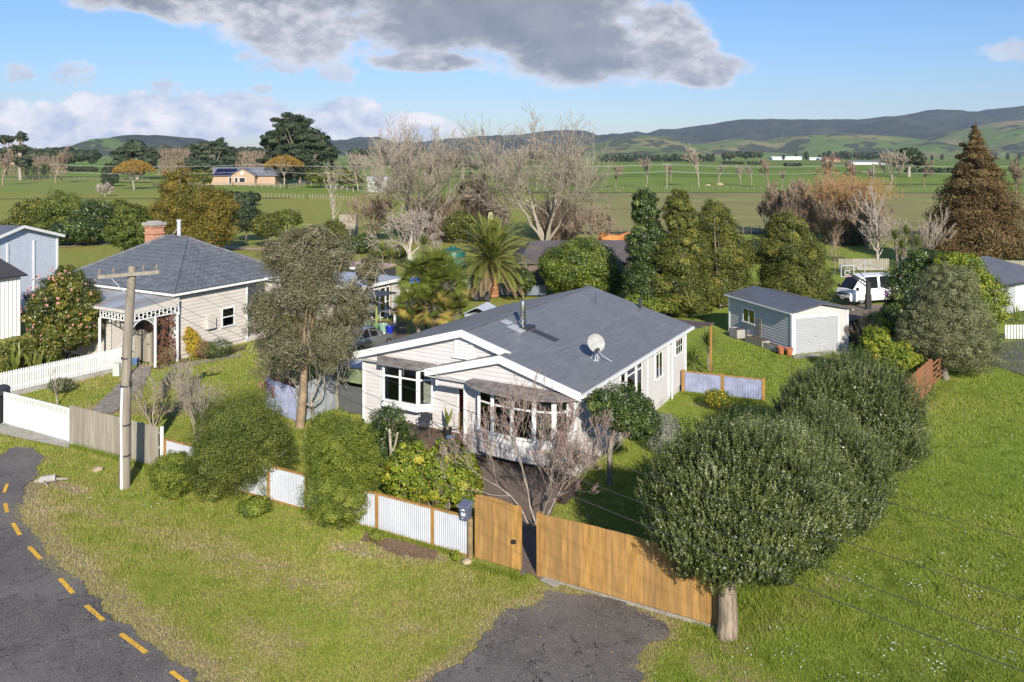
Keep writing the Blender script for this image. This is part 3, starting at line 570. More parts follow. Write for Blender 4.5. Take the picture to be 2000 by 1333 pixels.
# ---- satellite dish standing on the roof
DZ = rz(-.97); loc = HX.matrix_basis @ Vector((0, 0, 0)) if False else Vector((2.45, 30.2, 0))+Matrix.Rotation(GRID, 3, 'Z') @ Vector((-.97, 3.79, DZ))
DT = thing('satellite_dish', 'round grey satellite dish on a tripod mount on the house roof', 'satellite dish', loc, 0)
ax = Matrix.Rotation(R(18), 3, 'Z') @ Matrix.Rotation(R(66), 3, 'X')
ds = MB(); ds.lathe([(.0, .0), (.12, .008), (.24, .03), (.34, .062), (.385, .08), (.385, .07), (.34, .05), (.2, .0), (.0, -.02)], (0, 0, .72), 28, 0, ax); ds.build('reflector', mat('chalky dish paint', (.33, .33, .31), .7, .2, 4, dirt=.3), DT, smooth=True)
md = MB(); md.tube([(0, .05, .62), (0, .08, .02)], .028, 8)
for (x, y) in ((-.22, .1), (.2, .15), (.1, -.2)): md.tube([(0, .07, .4), (x, y, .02-K_*0)], .016, 6)
md.tube([(.05, -.02, .45), (.35, .1, .15), (.7, .15, -.08)], .014, 6); md.box(-.1, -.02, -.03, .1, .18, .02); md.build('mount', m_galv, DT)
ar = MB(); ar.tube([(0, -.02, .42), (.05, -.42, .55)], .016, 6); ar.box(-.02, -.5, .5, .12, -.38, .62); ar.build('receiver_arm', m_dark, DT)
# ---- things on the deck
def at_h(x, y, z=0): return Vector((2.45, 30.2, 0))+Matrix.Rotation(GRID, 3, 'Z') @ Vector((x, y, z))
CH = thing('folding_chair', 'dark canvas folding chair on the front deck beside the potted palm', 'chair', at_h(-6.95, -.0, .42), GRID+R(8))
c = MB(); c.box(-.24, -.22, .42, .24, .22, .45); c.build('seat', m_dark, CH); c = MB(); c.box(-.24, .20, .60, .24, .225, .88); c.build('backrest', m_dark, CH)
for (x, y) in ((-.26, -.2), (.26, -.2), (-.26, .21), (.26, .21)): c = MB(); c.tube([(x, y, 0), (x, y, .9 if y > 0 else .66)], .017, 6); c.build('leg', m_black, CH)
for x in (-.26, .26): c = MB(); c.box(x-.025, -.24, .66, x+.025, .23, .68); c.build('armrest', m_black, CH)
c = MB(); c.tube([(-.26, -.2, .05), (.26, -.2, .40)], .013, 5); c.tube([(.26, -.2, .05), (-.26, -.2, .40)], .013, 5); c.build('brace', m_black, CH)
BWL = MB(); BWL.lathe([(.1, 0), (.2, .1), (.22, .12), (.2, .12), (.1, .03)], (0, 0, 0), 14); o = BWL.build('bowl', mat('blue glaze', (.08, .12, .2), .3)); o.location = at_h(-5.72, .1, .42); tag(o, 'low blue bowl on the front deck beside the door', 'bowl')

# ------------------------------------------------------------ front boundary
F0 = Vector((-22.6, 36.36, 0)); FD = Vector((.8716, -.4902, 0)); FN = Vector((-.4902, -.8716, 0))
def fs(s, off=0): return F0+FD*s-FN*(-off)*1.0 if False else F0+FD*s+FN*off
# white sliding gate
GT = thing('driveway_gate', 'white vertical board driveway gate with slatted top at the left edge', 'gate', fs(.05), GRID)
g = MB(); g.box(0, 0, .06, 4.78, .05, .14); g.box(0, 0, 1.36, 4.78, .05, 1.42); g.box(0, 0, 1.06, 4.78, .05, 1.12); g.box(0, 0, .141, .08, .05, 1.359); g.box(4.7, 0, .141, 4.78, .05, 1.359); fr_ = g.build('frame', m_white, GT)
g = MB()
for j in range(46): g.box(.082+j*.1005, .012, .142, .082+j*.1005+.094, .038, 1.058)
g.build('board_panel', m_white, GT); g = MB()
for j in range(40): g.box(.12+j*.115, .012, 1.122, .12+j*.115+.045, .038, 1.358)
g.build('slats', m_white, GT)
g = MB(); g.box(-.5, -.02, -.02, 9.2, .0, .035); tag(g.build('gate_track', m_galv), 'steel track under the white driveway gate', 'track').location = fs(.0, -.02); bpy.data.objects['gate_track'].rotation_euler.z = GRID
PM = thing('mailbox', 'black mailbox with yellow number 90 on a dark post by the white gate', 'mailbox', fs(-.16, .0), GRID)
g = MB(); g.box(-.09, -.09, 0, .09, .09, 1.28); g.build('post', m_black, PM); g = MB(); g.box(-.26, -.2, 1.28, .22, .3, 1.52); 
g.add([(-.29, -.23, 1.521), (.25, -.23, 1.521), (.25, .33, 1.521), (-.29, .33, 1.521), (-.2, -.1, 1.66), (.16, -.1, 1.66), (.16, .25, 1.66), (-.2, .25, 1.66)], [(0, 1, 5, 4), (1, 2, 6, 5), (2, 3, 7, 6), (3, 0, 4, 7), (4, 5, 6, 7)]); g.build('box', m_dark, PM)
m_ytx = mat('yellow lettering', (.75, .52, .02), .6); m_wtx = mat('white lettering', (.8, .8, .8), .6)
g = MB(); g.box(-.03, -.206, 1.31, .20, -.2005, 1.49); g.build('number_plate', m_ytx, PM)
text_mesh('number', '90', .19, Matrix.Translation((.085, -.208, 1.40)) @ Matrix.Rotation(R(90), 4, 'X'), m_black, PM)
# paling fence
def paling(name, label, loc, rz_, length, h, m, bw=.14, hfun=None, rails=True, cat='fence', seed=3):
    T = thing(name, label, cat, loc, rz_); rng = random.Random(seed); g = MB(); n = int(length/bw)
    for j in range(n):
        hh = (hfun(j*bw) if hfun else h)+rng.uniform(-.012, .012); y = rng.uniform(-.004, .004); g.box(j*bw+.003, y, .02+rng.uniform(0, .02), (j+1)*bw-.003, y+.022, hh)
    g.build('palings', m, T)
    if rails:
        g = MB()
        for z in (.3, h*.5, h-.22): g.box(0, .028, z-.04, length, .075, z+.04)
        g.each('rail', m, T)
        for k in range(int(length/2.2)+1): g = MB(); x = min(k*2.2, length-.1); g.box(x, .078, -.1, x+.1, .178, h-.05); g.build('post', m, T)
    return T
paling('paling_fence', 'weathered grey paling fence between the white gate and the corrugated panels', fs(4.87), GRID, 5.7, 1.56, m_woodg, .155)
# corrugated boundary fence, in its stretches
def corr_fence(name, label, s0, panels, h=1.15, post=m_wood):
    T = thing(name, label, 'fence', fs(s0), GRID); x = 0
    for L in panels:
        g = MB(); g.box(x-.055, -.03, -.1, x+.055, .09, h+.03); g.build('post', post, T)
        g = MB(); g.M = frame((x+.06, .0, 0), (1, 0, 0), (0, -1, 0)); corr(g, L-.12, .05, h); g.build('panel', m_galv, T)
        g = MB(); g.box(x+.056, -.035, h+.002, x+L-.056, .055, h+.05); g.box(x+.056, -.02, .0, x+L-.056, .02, .06); g.each('rail', post, T); x += L
    g = MB(); g.box(x-.055, -.03, -.1, x+.055, .09, h+.03); g.build('post', post, T); return T
g = MB(); g.box(-.04, -.05, 0, .04, .05, 1.62); o = g.build('white_post', m_white); o.location = fs(10.66); o.rotation_euler.z = GRID; tag(o, 'slim white post where the paling fence meets corrugated iron', 'post')
corr_fence('corrugated_fence', 'corrugated iron boundary fence with timber posts and cap along the grass verge', 10.85, [1.9, 1.75, 1.75, 1.75, 1.75, 1.25, 2.15, 1.32])
# round post, wooden gate
g = MB(); g.tube([(0, 0, -.1), (0, 0, 1.13), (0, 0, 1.17)], [.085, .085, .06], 12); o = g.build('round_post', mat('brown round timber', (.20, .14, .07), .85, .3, 4, .3, 20), smooth=True); o.location = fs(24.52, .03); tag(o, 'short round timber post under the blue grey mailbox', 'post')
WG = thing('garden_gate', 'tall closed board gate of honey coloured timber beside the number 88 mailbox', 'gate', fs(24.66), GRID)
g = MB(); nb = 10; bwid = 1.56/nb; rr = random.Random(5)
for j in range(nb):
    u_ = (j+.5)/nb; hh = 1.80+.07*u_-.05*math.sin(math.pi*u_)**2; y = rr.uniform(-.006, .006); g.box(j*bwid+.003, y, .03-.0*u_, (j+1)*bwid-.002, y+.022, hh)
g.build('boards', m_wood, WG); g = MB()
for j in range(nb):
    u_ = (j+.5)/nb; hh = 1.78+.13*math.sin(math.pi*min(1, .25+u_*.75)); g.box(j*bwid+.002, .055, .1, (j+1)*bwid-.002, .075, hh)
g.build('backing_boards', m_wood, WG); g = MB(); g.box(.05, .024, .4, 1.5, .054, .5); g.box(.05, .024, 1.4, 1.5, .054, 1.5); g.each('rail', m_wood, WG)
g = MB(); g.box(1.30, -.09, .78, 1.41, -.008, .87); g.build('latch', m_black, WG)
BX = thing('mailbox', 'blue grey mailbox with white number 88 beside the timber garden gate', 'mailbox', fs(24.42, .12)+Vector((0, 0, 1.16)), GRID)
g = MB(); g.add([(-.12, -.1, 0), (.12, -.1, 0), (.12, .12, 0), (-.12, .12, 0), (-.17, -.15, .40), (.17, -.15, .40), (.17, .15, .46), (-.17, .15, .46)], [(0, 3, 2, 1), (0, 1, 5, 4), (1, 2, 6, 5), (2, 3, 7, 6), (3, 0, 4, 7), (4, 5, 6, 7)])
m_mb = mat('blue grey mailbox paint', (.10, .115, .17), .5, .1, 5, dirt=.3); g.build('box', m_mb, BX, bevel=.012)
g = MB(); g.add([(-.20, -.19, .39), (.20, -.19, .39), (.20, .17, .462), (-.20, .17, .462), (-.18, -.16, .45), (.18, -.16, .45), (.16, .14, .53), (-.16, .14, .53)], [(0, 3, 2, 1), (0, 1, 5, 4), (1, 2, 6, 5), (2, 3, 7, 6), (3, 0, 4, 7), (4, 5, 6, 7)]); g.build('lid', m_mb, BX, bevel=.01)
tilt = Matrix.Rotation(R(90-7), 4, 'X')
text_mesh('number', '88', .15, Matrix.Translation((.0, -.135, .18)) @ tilt, m_wtx, BX, .004)
g = MB(); g.box(-.06, -.152, .30, .06, -.145, .325); g.box(-.03, -.156, .315, .05, -.149, .345); g.box(-.05, -.118, .04, -.02, -.110, .07); g.build('emblem', m_wtx, BX)
# large plank fence
LF = thing('plank_fence', 'tall plank fence of honey timber running from the gateway to under the big hedge', 'fence', fs(26.85, .02), GRID)
g = MB(); rr = random.Random(8); x = 0
while x < 5.35:
    wd = .17+rr.uniform(-.004, .004); y = rr.uniform(-.005, .005); g.box(x+.003, y, .06, x+wd-.003, y+.024, 1.80+.02*math.sin(x)+rr.uniform(-.004, .004)); x += wd
g.build('planks', m_wood, LF)
g = MB(); g.box(-.10, -.02, -.05, -.003, .12, 1.82); g.build('post', m_wood, LF); g = MB(); g.box(0, -.02, -.05, 5.4, -.008, .055); g.build('kickboard', m_woodg, LF)
g = MB()
for z in (.3, .95, 1.6): g.box(0, .03, z-.04, 5.4, .075, z+.04)
g.each('rail', m_wood, LF)
# right boundary: brown palings, field gate, hedge line fence
q0 = G(1783, 799); q1 = G(1820, 762); a_ = math.atan2(q1.y-q0.y, q1.x-q0.x)
paling('brown_fence', 'red brown paling fence beyond the clipped hedge on the right lawn', q0-(q1-q0).normalized()*.6, a_, (q1-q0).length+.6, 1.62, m_woodr, .15)
q2 = G(1849, 733); a2 = math.atan2(q2.y-q1.y, q2.x-q1.x); Lg = (q2-q1).length
FG = thing('field_gate', 'brown five bar timber gate beside the red brown fence', 'gate', q1+Vector((.05, .05, 0)), a2)
g = MB()
for z in (.25, .5, .75, 1.0, 1.25): g.box(.1, 0, z-.05, Lg-.1, .03, z+.05)
g.build('bars', m_woodr, FG); g = MB(); g.box(0, -.01, .15, .1, .05, 1.5); g.box(Lg-.1, -.01, .15, Lg, .05, 1.35); g.box(Lg*.5-.05, -.02, .15, Lg*.5+.05, -.003, 1.3); g.bar((.1, -.035, .25), (Lg*.5-.06, -.035, 1.25), .03, .1); g.bar((Lg*.5+.06, -.035, 1.25), (Lg-.1, -.035, .25), .03, .1); g.build('stiles', m_woodr, FG)
# low corrugated screen beside the house
q0 = G(1334, 765); q1 = G(1491, 783); a_ = math.atan2(q1.y-q0.y, q1.x-q0.x); Lc = (q1-q0).length
CS = thing('corrugated_screen', 'low corrugated iron screen with three timber posts beside the house lawn', 'fence', q0, a_)
for k in range(3): g = MB(); x = Lc*k/2; g.box(x-.07, -.03, -.1, x+.07, .11, 1.08); g.build('post', m_wood, CS)
for k in range(2):
    g = MB(); g.M = frame((Lc*k/2+.08, 0, 0), (1, 0, 0), (0, -1, 0)); corr(g, Lc/2-.16, .03, 1.0); g.build('panel', mat('bluish galvanised iron', (.34, .37, .52), .45, .2, 2, metal=.3), CS)
    g = MB(); g.box(Lc*k/2+.071, -.03, 1.0, Lc*(k+1)/2-.071, .06, 1.05); g.build('rail', m_wood, CS)
# ------------------------------------------------------------ utility pole and lines
PB = G(243, 950); PO = thing('utility_pole', 'tall weathered timber utility pole with crossarm on the grass verge', 'utility pole', PB, 0)
g = MB(); g.tube([(0, 0, -.2), (.03, 0, 2), (.10, 0, 5), (.26, .05, 7.93)], [.20, .185, .165, .14], 12); g.build('pole', mat('silvered pole timber', (.25, .215, .17), .85, .25, 1.5, .5, 24, stretch=(5, 5, .35), dirt=.3), PO, smooth=True)
Cx = Vector((.24, -.18, 7.66)); dC = Vector((.79, .61, 0)); g = MB(); g.bar(Cx-dC*1.02, Cx+dC*1.02, .10, .12); ca_ = g.build('crossarm', m_woodg, PO)
INS = []
for k in (-.95, -.5, .5, .95): g = MB(); p = Cx+dC*k+Vector((0, 0, .06)); INS.append(PB+p+Vector((0, 0, .16))); g.lathe([(.02, 0), (.02, .08), (.05, .09), (.06, .13), (.035, .15), (.045, .19), (.02, .22)], p, 10); g.build('insulator', mat('brown porcelain', (.25, .2, .16), .3), ca_, smooth=True)
g = MB(); g.tube([Cx-dC*.55+Vector((0, -.07, -.05)), (.12, -.14, 6.95)], .018, 6); g.build('brace', m_galv, PO)
g = MB(); g.tube([(.0, -.20, -.1), (-.02, -.205, 2.5), (.02, -.21, 3.6)], .045, 8); g.build('conduit', m_white, PO); g = MB(); g.box(-.28, -.3, 4.05, -.05, -.16, 4.5); g.build('fuse_box', mat('pale green box', (.45, .48, .42), .5), PO)
g = MB()
for z in (1.1, 2.2, 3.6, 4.6): g.lathe([(.205-.012*z/2, 0), (.21-.012*z/2, .03), (.205-.012*z/2, .06)], (.03*z/2, 0, z), 12)
g.tube([(.0+.3, -.1, 4.9), (.34, -.18, 4.3), (.26, -.2, 3.8), (.3, -.15, 3.5), (.36, -.1, 3.9)], .015, 5); g.build('strap', m_dark, PO)
m_wire = mat('dark line wire', (.05, .05, .05), .5); m_wirel = mat('pale line wire', (.4, .4, .4), .5)
def wire(name, label, A, B, sag, r=.007, m=None, group='overhead lines from the pole across the garden'):
    A = Vector(A); B = Vector(B); c = MB(); pts = [A.lerp(B, t_)-Vector((0, 0, 4*sag*t_*(1-t_))) for t_ in np.linspace(0, 1, 40)]; c.tube(pts, r, 5); tag(c.build(name, m or m_wire), label, 'power line', group)
ends = [(12.0, 4.2, 6.9), (12.0, 4.0, 6.45), (12.0, 3.8, 6.15), (12.4, 4.4, 7.6)]
names = ['uppermost dark wire crossing the right lawn', 'middle dark wire crossing the right lawn', 'lowest dark wire, meeting the bottom right corner', 'thinnest wire, highest of the four over the lawn']
for k in range(4): wire('overhead_line', names[k], INS[[2, 1, 0, 3][k]], ends[k], [.80, .78, .80, .75][k], [.0052, .0052, .0065, .004][k])
# ------------------------------------------------------------ neighbour's house on the left
NX = thing('hipped_house', 'cream weatherboard house with grey tiled hip roof, left of centre behind the utility pole', 'house', (-19.4, 47, 0), GRID)
m_nb = mat('cream weatherboard', (.55, .505, .455), .55, .05, 1.3, dirt=.08)
m_tile = roofmat('grey blue roof tiles', (.10, .108, .122), (.18, .188, .20), (1, 1, 1), .32, .4)
def tiled(mb, e0, e1, r0, r1, n, up=.035):
    e0, e1, r0, r1 = map(Vector, (e0, e1, r0, r1)); nrm = (e1-e0).cross(r0-e0).normalized(); nrm *= (1 if nrm.z > 0 else -1)
    for i in range(n):
        a, b = i/n, (i+1)/n; p0, p1 = e0.lerp(r0, a), e1.lerp(r1, a); q0_, q1_ = e0.lerp(r0, b), e1.lerp(r1, b); L = (p1-p0).length; m_ = max(2, int(L/.09)); vs = []
        for j in range(m_+1):
            t_ = j/m_; wv = .012*math.sin(j*math.pi/2); vs += [p0.lerp(p1, t_)+nrm*(up+wv), q0_.lerp(q1_, t_)+nrm*wv*.5, p0.lerp(p1, t_)]
        mb.add(vs, sum([[(3*j, 3*j+3, 3*j+4, 3*j+1), (3*j+2, 3*j+5, 3*j+3, 3*j)] for j in range(m_)], []))
A_, B_, C_, D_ = (0, 0, 3.97), (-11.25, 0, 3.97), (0, 9.3, 3.97), (-11.25, 9.3, 3.97); R1, R2 = (-4.6, 4.65, 6.5), (-6.65, 4.65, 6.5)
g = MB(); tiled(g, B_, A_, R2, R1, 14); tiled(g, A_, C_, R1, R1, 14); tiled(g, C_, D_, R1, R2, 14); tiled(g, D_, B_, R2, R2, 14); nroof = g.build('roof', m_tile, NX)
g = MB(); up = Vector((0, 0, .05))
for a, b in ((A_, R1), (B_, R2), (C_, R1), (D_, R2), (R1, R2)): g.tube([Vector(a)+up, Vector(b)+up], .07, 7)
g.build('ridge_cap', m_tile, nroof)
g = MB(); g.box(-11.25, -.1, 3.80, .1, -.0, 3.93); g.box(.0, .002, 3.80, .1, 9.3, 3.93); g.build('gutter', m_white, NX); g = MB(); g.box(-11.2, .0, 3.74, -.002, .34, 3.77); g.box(-.34, .342, 3.74, -.002, 9.2, 3.77); g.build('soffit', m_unlit, NX)  # soffit takes the same near-black as the unlit window panels
g = MB(); g.M = frame((-.35, 0, 0), (0, 1, 0), (1, 0, 0)); siding(g, lambda z: (.35, 5.75), .25, 3.75, .215); g.M = frame((-2.2, 0, 0), (0, 1, 0), (1, 0, 0)); siding(g, lambda z: (5.75, 9.0), .25, 3.75, .215)
g.M = frame((0, .35, 0), (1, 0, 0), (0, -1, 0)); siding(g, lambda z: (-11, -.35), .25, 3.75, .215); g.M = frame((0, -2.0, 0), (1, 0, 0), (0, -1, 0)); siding(g, lambda z: (-8, -2.75), .2, 3.3, .215)
g.M = Matrix.Identity(4); g.box(-11, .4, -.1, -.4, 9.0, .25); g.box(-11, 8.9, .25, -2.3, 9.0, 3.7); g.box(-11.0, .4, .25, -10.9, 8.9, 3.7); g.box(-2.75, -1.98, 0, -2.7, .3, 3.3); g.box(-2.2, 5.75, .2, -.4, 5.8, 3.7)
g.build('wall', m_nb, NX)
g = MB(); 
for (x, y) in ((-.4, .3), (-.4, 5.68)): g.box(x, y, .1, x+.1, y+.1, 3.76)
g.each('corner_board', m_white, NX)
NR = frame((-.35, 0, 0), (0, 1, 0), (1, 0, 0))
window(NX, NR, 3.78, 4.62, 1.36, 2.38, 1, 1.88, curtain=[(3.8, 4.6, 2)])
g = MB(); g.box(-.33, 2.5, 1.42, -.08, 3.08, 2.1); g.tube([(-.2, 2.8, 2.1), (-.2, 2.8, 2.32)], .03, 6); g.build('heater_box', m_nb, NX)
# chimney of brick, flue
mbk = bpy.data.materials.new('orange brick'); mbk.use_nodes = True; q = NT(mbk.node_tree); b = q.n['Principled BSDF']; co = q.new('ShaderNodeTexCoord').outputs['Object']
br = q.new('ShaderNodeTexBrick'); sw = q.new('ShaderNodeSeparateXYZ'); q.put(sw.inputs[0], co); cm = q.new('ShaderNodeCombineXYZ'); q.put(cm.inputs[0], q.m('ADD', sw.outputs[0], sw.outputs[1])); q.put(cm.inputs[1], sw.outputs[2]); q.put(br.inputs['Vector'], cm.outputs[0])
br.inputs['Scale'].default_value = 1; br.inputs['Brick Width'].default_value = .24; br.inputs['Row Height'].default_value = .09; br.inputs['Mortar Size'].default_value = .012; br.inputs['Color1'].default_value = (.42, .13, .06, 1); br.inputs['Color2'].default_value = (.55, .22, .11, 1); br.inputs['Mortar'].default_value = (.4, .33, .27, 1)
q.put(b.inputs['Base Color'], br.outputs[0]); b.inputs['Roughness'].default_value = .9
g = MB(); g.box(-10.8, 6.1, 3.5, -9.9, 6.95, 6.8); g.box(-10.87, 6.03, 6.35, -9.83, 7.02, 6.45); g.box(-10.87, 6.03, 6.801, -9.83, 7.02, 6.95); ch = g.build('chimney', mbk, nroof)
g = MB(); g.box(-10.95, 5.95, 6.951, -9.75, 7.1, 7.15); g.box(-10.7, 6.2, 7.151, -10.0, 6.85, 7.25); g.build('cap', m_conc, ch)
g = MB(); g.tube([(-7.1, 6.0, 5.4), (-7.1, 6.0, 7.35)], .13, 12); g.tube([(-7.1, 6.0, 7.351), (-7.1, 6.0, 7.5)], .16, 12); g.tube([(-7.1, 6, 7.0), (-8.3, 5.6, 5.6)], .02, 5); g.build('flue', m_galv, nroof, smooth=True)
# porch: flat roof, lattice, fretwork, carved screen, front door
PF = MB(); PF.add([(.05, .0, 3.74), (.05, -2.85, 3.44), (-6.5, -2.85, 3.44), (-6.5, .0, 3.74), (.05, .0, 3.70), (.05, -2.85, 3.40), (-6.5, -2.85, 3.40), (-6.5, .0, 3.70)], [(0, 1, 2, 3), (7, 6, 5, 4), (0, 4, 5, 1), (1, 5, 6, 2), (2, 6, 7, 3)])
pr = PF.build('porch_roof', mat('pale corrugated sheets', (.36, .40, .45), .4, .2, .6, col2=(.24, .21, .17), stretch=(1, .15, 1)), NX)
g = MB(); g.box(-6.5, -2.95, 3.3, .1, -2.86, 3.46); g.add([(.06, -2.85, 3.26), (.06, .3, 3.26), (.06, .3, 3.7), (.06, -2.85, 3.42), (.09, -2.85, 3.26), (.09, .3, 3.26), (.09, .3, 3.7), (.09, -2.85, 3.42)], [(4, 5, 6, 7), (0, 3, 2, 1), (0, 1, 5, 4), (3, 7, 6, 2), (0, 4, 7, 3)]); g.build('fascia', m_nb, pr)
def lattice(mb, M_, L, z0, z1, n):
    mb.M = M_; mb.box(0, -.02, z1-.06, L, .02, z1); mb.box(0, -.02, z0, L, .02, z0+.06)
    for i in range(n+1): x = L*i/n; mb.box(x-.025, -.018, z0+.06, x+.025, .018, z1-.06)
    for i in range(n): x = L*i/n; zc = z0+.14+(z1-z0-.28)*(.85 if i % 2 else .15); mb.box(x+.025, -.016, zc-.02, x+L/n-.025, .016, zc+.02)
g = MB(); lattice(g, frame((.04, -2.8, 0), (0, 1, 0), (1, 0, 0)), 3.1, 2.82, 3.25, 12); lattice(g, frame((-2.6, -2.8, 0), (1, 0, 0), (0, -1, 0)), 2.6, 2.82, 3.25, 10); g.build('lattice', m_white, pr)
g = MB()
for (x, y) in ((.02, -2.8), (.02, -1.25), (.02, .22), (-2.65, -2.8)): g.box(x-.05, y-.05, 0, x+.05, y+.05, 2.81)
g.each('porch_post', m_white, pr)
g = MB()
for k, (a, b) in enumerate(((-2.74, 1), (-1.32, -1))):
    for i in range(7): g.tube([(.02, a+b*i*.085, 2.80), (.02, a+b*(i*.085+.05), 2.80-.40*(1-i/7)**1.5)], .012, 4); 
    g.tube([(.02, a+b*.6*t_, 2.40+.40*math.sin(t_*1.57)) for t_ in np.linspace(0, 1, 8)], .02, 5)
g.build('fretwork', m_white, pr)
rr = random.Random(4); g = MB()
for i in range(150):
    y = rr.uniform(-1.15, .15); z = rr.uniform(.15, 2.7); a = rr.uniform(0, math.pi); l = rr.uniform(.12, .28); d = Vector((0, math.cos(a), math.sin(a)))*l; n_ = Vector((0, -math.sin(a), math.cos(a)))*.05; c_ = Vector((.02+rr.uniform(-.01, .01), y, z))
    if -1.2 < c_.y+d.y < .2 and -1.2 < c_.y-d.y < .2 and .05 < c_.z-abs(d.z) and c_.z+abs(d.z) < 2.79: g.add([c_-d, c_+n_, c_+d, c_-n_], [(0, 1, 2, 3)])
g.build('carved_screen', mat('rust brown steel screen', (.14, .06, .035), .8, .3, 5), pr)
g = MB(); g.box(-1.9, -.55, .2, -1.05, -.5, 2.5); g.box(-2.7, -.49, .2, -.1, -.45, 2.8, 1); g.build('door', [mat('dark brown door', (.05, .022, .015), .5), m_unlit], NX)  # near-black sheet behind the door paints in the shade of the recess
# front gate: grey arched pickets, with post
AG = thing('arched_gate', 'grey weathered garden gate with arched top in front of the neighbour porch', 'gate', G(262, 706), math.atan2(46.9-47.3, 1.1))
g = MB()
for j in range(9): u_ = (j+.5)/9; g.box(j*.127, 0, .05, j*.127+.115, .025, 1.62+.25*math.sin(math.pi*u_))
g.build('pickets', m_woodg, AG); g = MB(); g.box(-.0, .026, .3, 1.14, .06, .4); g.box(0, .026, 1.3, 1.14, .06, 1.4); g.each('rail', m_woodg, AG); g = MB(); g.box(1.16, -.03, -.1, 1.28, .09, 1.75); g.build('post', m_woodg, AG); g = MB(); g.box(.98, -.03, 1.05, 1.12, -.003, 1.1); g.build('latch', m_black, AG)
# white picket fence
q0 = G(-14, 782); q1 = G(246, 722); a_ = math.atan2(q1.y-q0.y, q1.x-q0.x); Lp = (q1-q0).length
PK = thing('picket_fence', 'white picket fence on a grey plinth in front of the flowering camellia', 'fence', q0, a_)
g = MB(); 
for j in range(int(Lp/.115)): x = j*.115; g.add([(x, 0, .22), (x+.085, 0, .22), (x+.085, 0, 1.22), (x+.0425, 0, 1.28), (x, 0, 1.22), (x, .02, .22), (x+.085, .02, .22), (x+.085, .02, 1.22), (x+.0425, .02, 1.28), (x, .02, 1.22)], [(0, 1, 2, 3, 4), (9, 8, 7, 6, 5), (0, 5, 6, 1), (1, 6, 7, 2), (2, 7, 8, 3), (3, 8, 9, 4), (4, 9, 5, 0)])
g.build('pickets', m_white, PK); g = MB(); g.box(0, .022, .4, Lp, .07, .5); g.box(0, .022, 1.0, Lp, .07, 1.1); g.each('rail', m_white, PK); g = MB(); g.box(0, .0, -.1, Lp, .08, .2); g.build('plinth', m_conc, PK)
# rear wing with french doors
WX = thing('garden_wing', 'low cream building with french doors and white roof edge behind the silver car', 'building', (-10.75, 57.3, 0), GRID)
g = MB(); g.M = frame((0, 0, 0), (0, 1, 0), (1, 0, 0)); siding(g, lambda z: (0, 4.8), .05, 2.55, .2); g.M = frame((-9, 0, 0), (1, 0, 0), (0, -1, 0)); siding(g, lambda z: (0, 9), .05, 2.6, .2); g.M = Matrix.Identity(4); g.box(-9, .05, 0, -.05, 4.8, 2.5); g.build('wall', m_nb, WX)
g = MB(); g.box(-9.3, -.3, 2.62, .28, 5.1, 2.70); g.build('roof', mat('pale grey iron roof', (.35, .39, .44), .4, .12, 1), WX); g = MB(); g.box(.285, -.35, 2.5, .33, 5.15, 2.72); g.box(-9.3, -.35, 2.5, .28, -.305, 2.72); g.build('fascia', m_white, WX)
g = MB(); g.box(.02, .55, .05, .06, .7, 2.3); g.box(.02, 3.5, .05, .06, 3.65, 2.3); g.box(.02, .55, 2.301, .06, 3.65, 2.45); g.build('door_surround', m_wood, WX)
FW = frame((.02, 0, 0), (0, 1, 0), (1, 0, 0))
for k, (a, b) in enumerate(((.8, 1.35), (1.5, 2.15), (2.35, 2.95), (2.98, 3.4))): window(WX, FW, a, b, .15, 2.2, 1, grid=(1, 4), name='french_door', curtain=[(a+.02, b-.02, 2)] if k > 1 else None)
g = MB(); g.box(.3, -4.5, 2.30, 2.6, 1.1, 2.34); g.build('awning', m_dark, WX); g = MB(); g.box(2.4, .9, 0, 2.5, 1.0, 2.3); g.build('post', m_white, WX)
SX = thing('dark_shed', 'dark iron shed with rusty roof and white edge behind the french door building', 'shed', (-10.7, 66, 0), GRID)
g = MB(); g.M = frame((0, 0, 0), (0, 1, 0), (1, 0, 0)); corr(g, 2.2, 0, 2.6); g.M = frame((-7, 0, 0), (1, 0, 0), (0, -1, 0)); corr(g, 7, 0, 2.6); g.build('wall', m_dark, SX); g = MB(); g.prism([(.05, -.05, 2.62), (.05, 2.3, 2.78), (-7, 2.3, 2.78), (-7, -.05, 2.62)], (0, 0, .05)); g.build('roof', mat('rusting roof iron', (.25, .10, .06), .8, .3, 1, col2=(.45, .36, .32)), SX); g = MB(); g.box(-7, -.1, 2.48, .05, -.055, 2.68); g.build('fascia', m_white, SX)
# lean-to beside the main house
LX = thing('lean_to_shed', 'small lean-to with green timber fascia and dark door against the bungalow left wall', 'shed', at_h(-13.3, 1.8), GRID)
g = MB(); g.box(0, 0, 0, .16, .1, 1.45); g.box(2.08, 0, 0, 2.22, .1, 1.45); g.build('door_frame', m_woodg, LX); g = MB(); g.box(.18, .02, .02, 2.06, .05, 1.25); g.build('door', mat('grey slate door', (.10, .105, .11), .6), LX)
g = MB(); g.add([(-.1, -.05, 1.46), (2.25, -.05, 1.46), (2.25, .3, 1.98), (-.1, .3, 1.98)], [(0, 1, 2, 3)]); g.prism([(-.1, -.05, 1.44), (2.25, -.05, 1.44), (2.25, .3, 1.96), (-.1, .3, 1.96)], (0, .03, -.02)); g.build('fascia', mat('mossy green boards', (.16, .19, .10), .8, .25, 2), LX)
g = MB(); g.prism([(-.15, .3, 2.0), (2.25, .3, 2.0), (2.25, 2.6, 2.15), (-.15, 2.6, 2.15)], (0, 0, .04)); g.build('roof', m_galv, LX); g = MB(); g.box(0, .11, 0, .05, 2.5, 1.95); g.box(.05, 2.45, 0, 2.2, 2.5, 1.95); g.build('wall', m_woodg, LX)
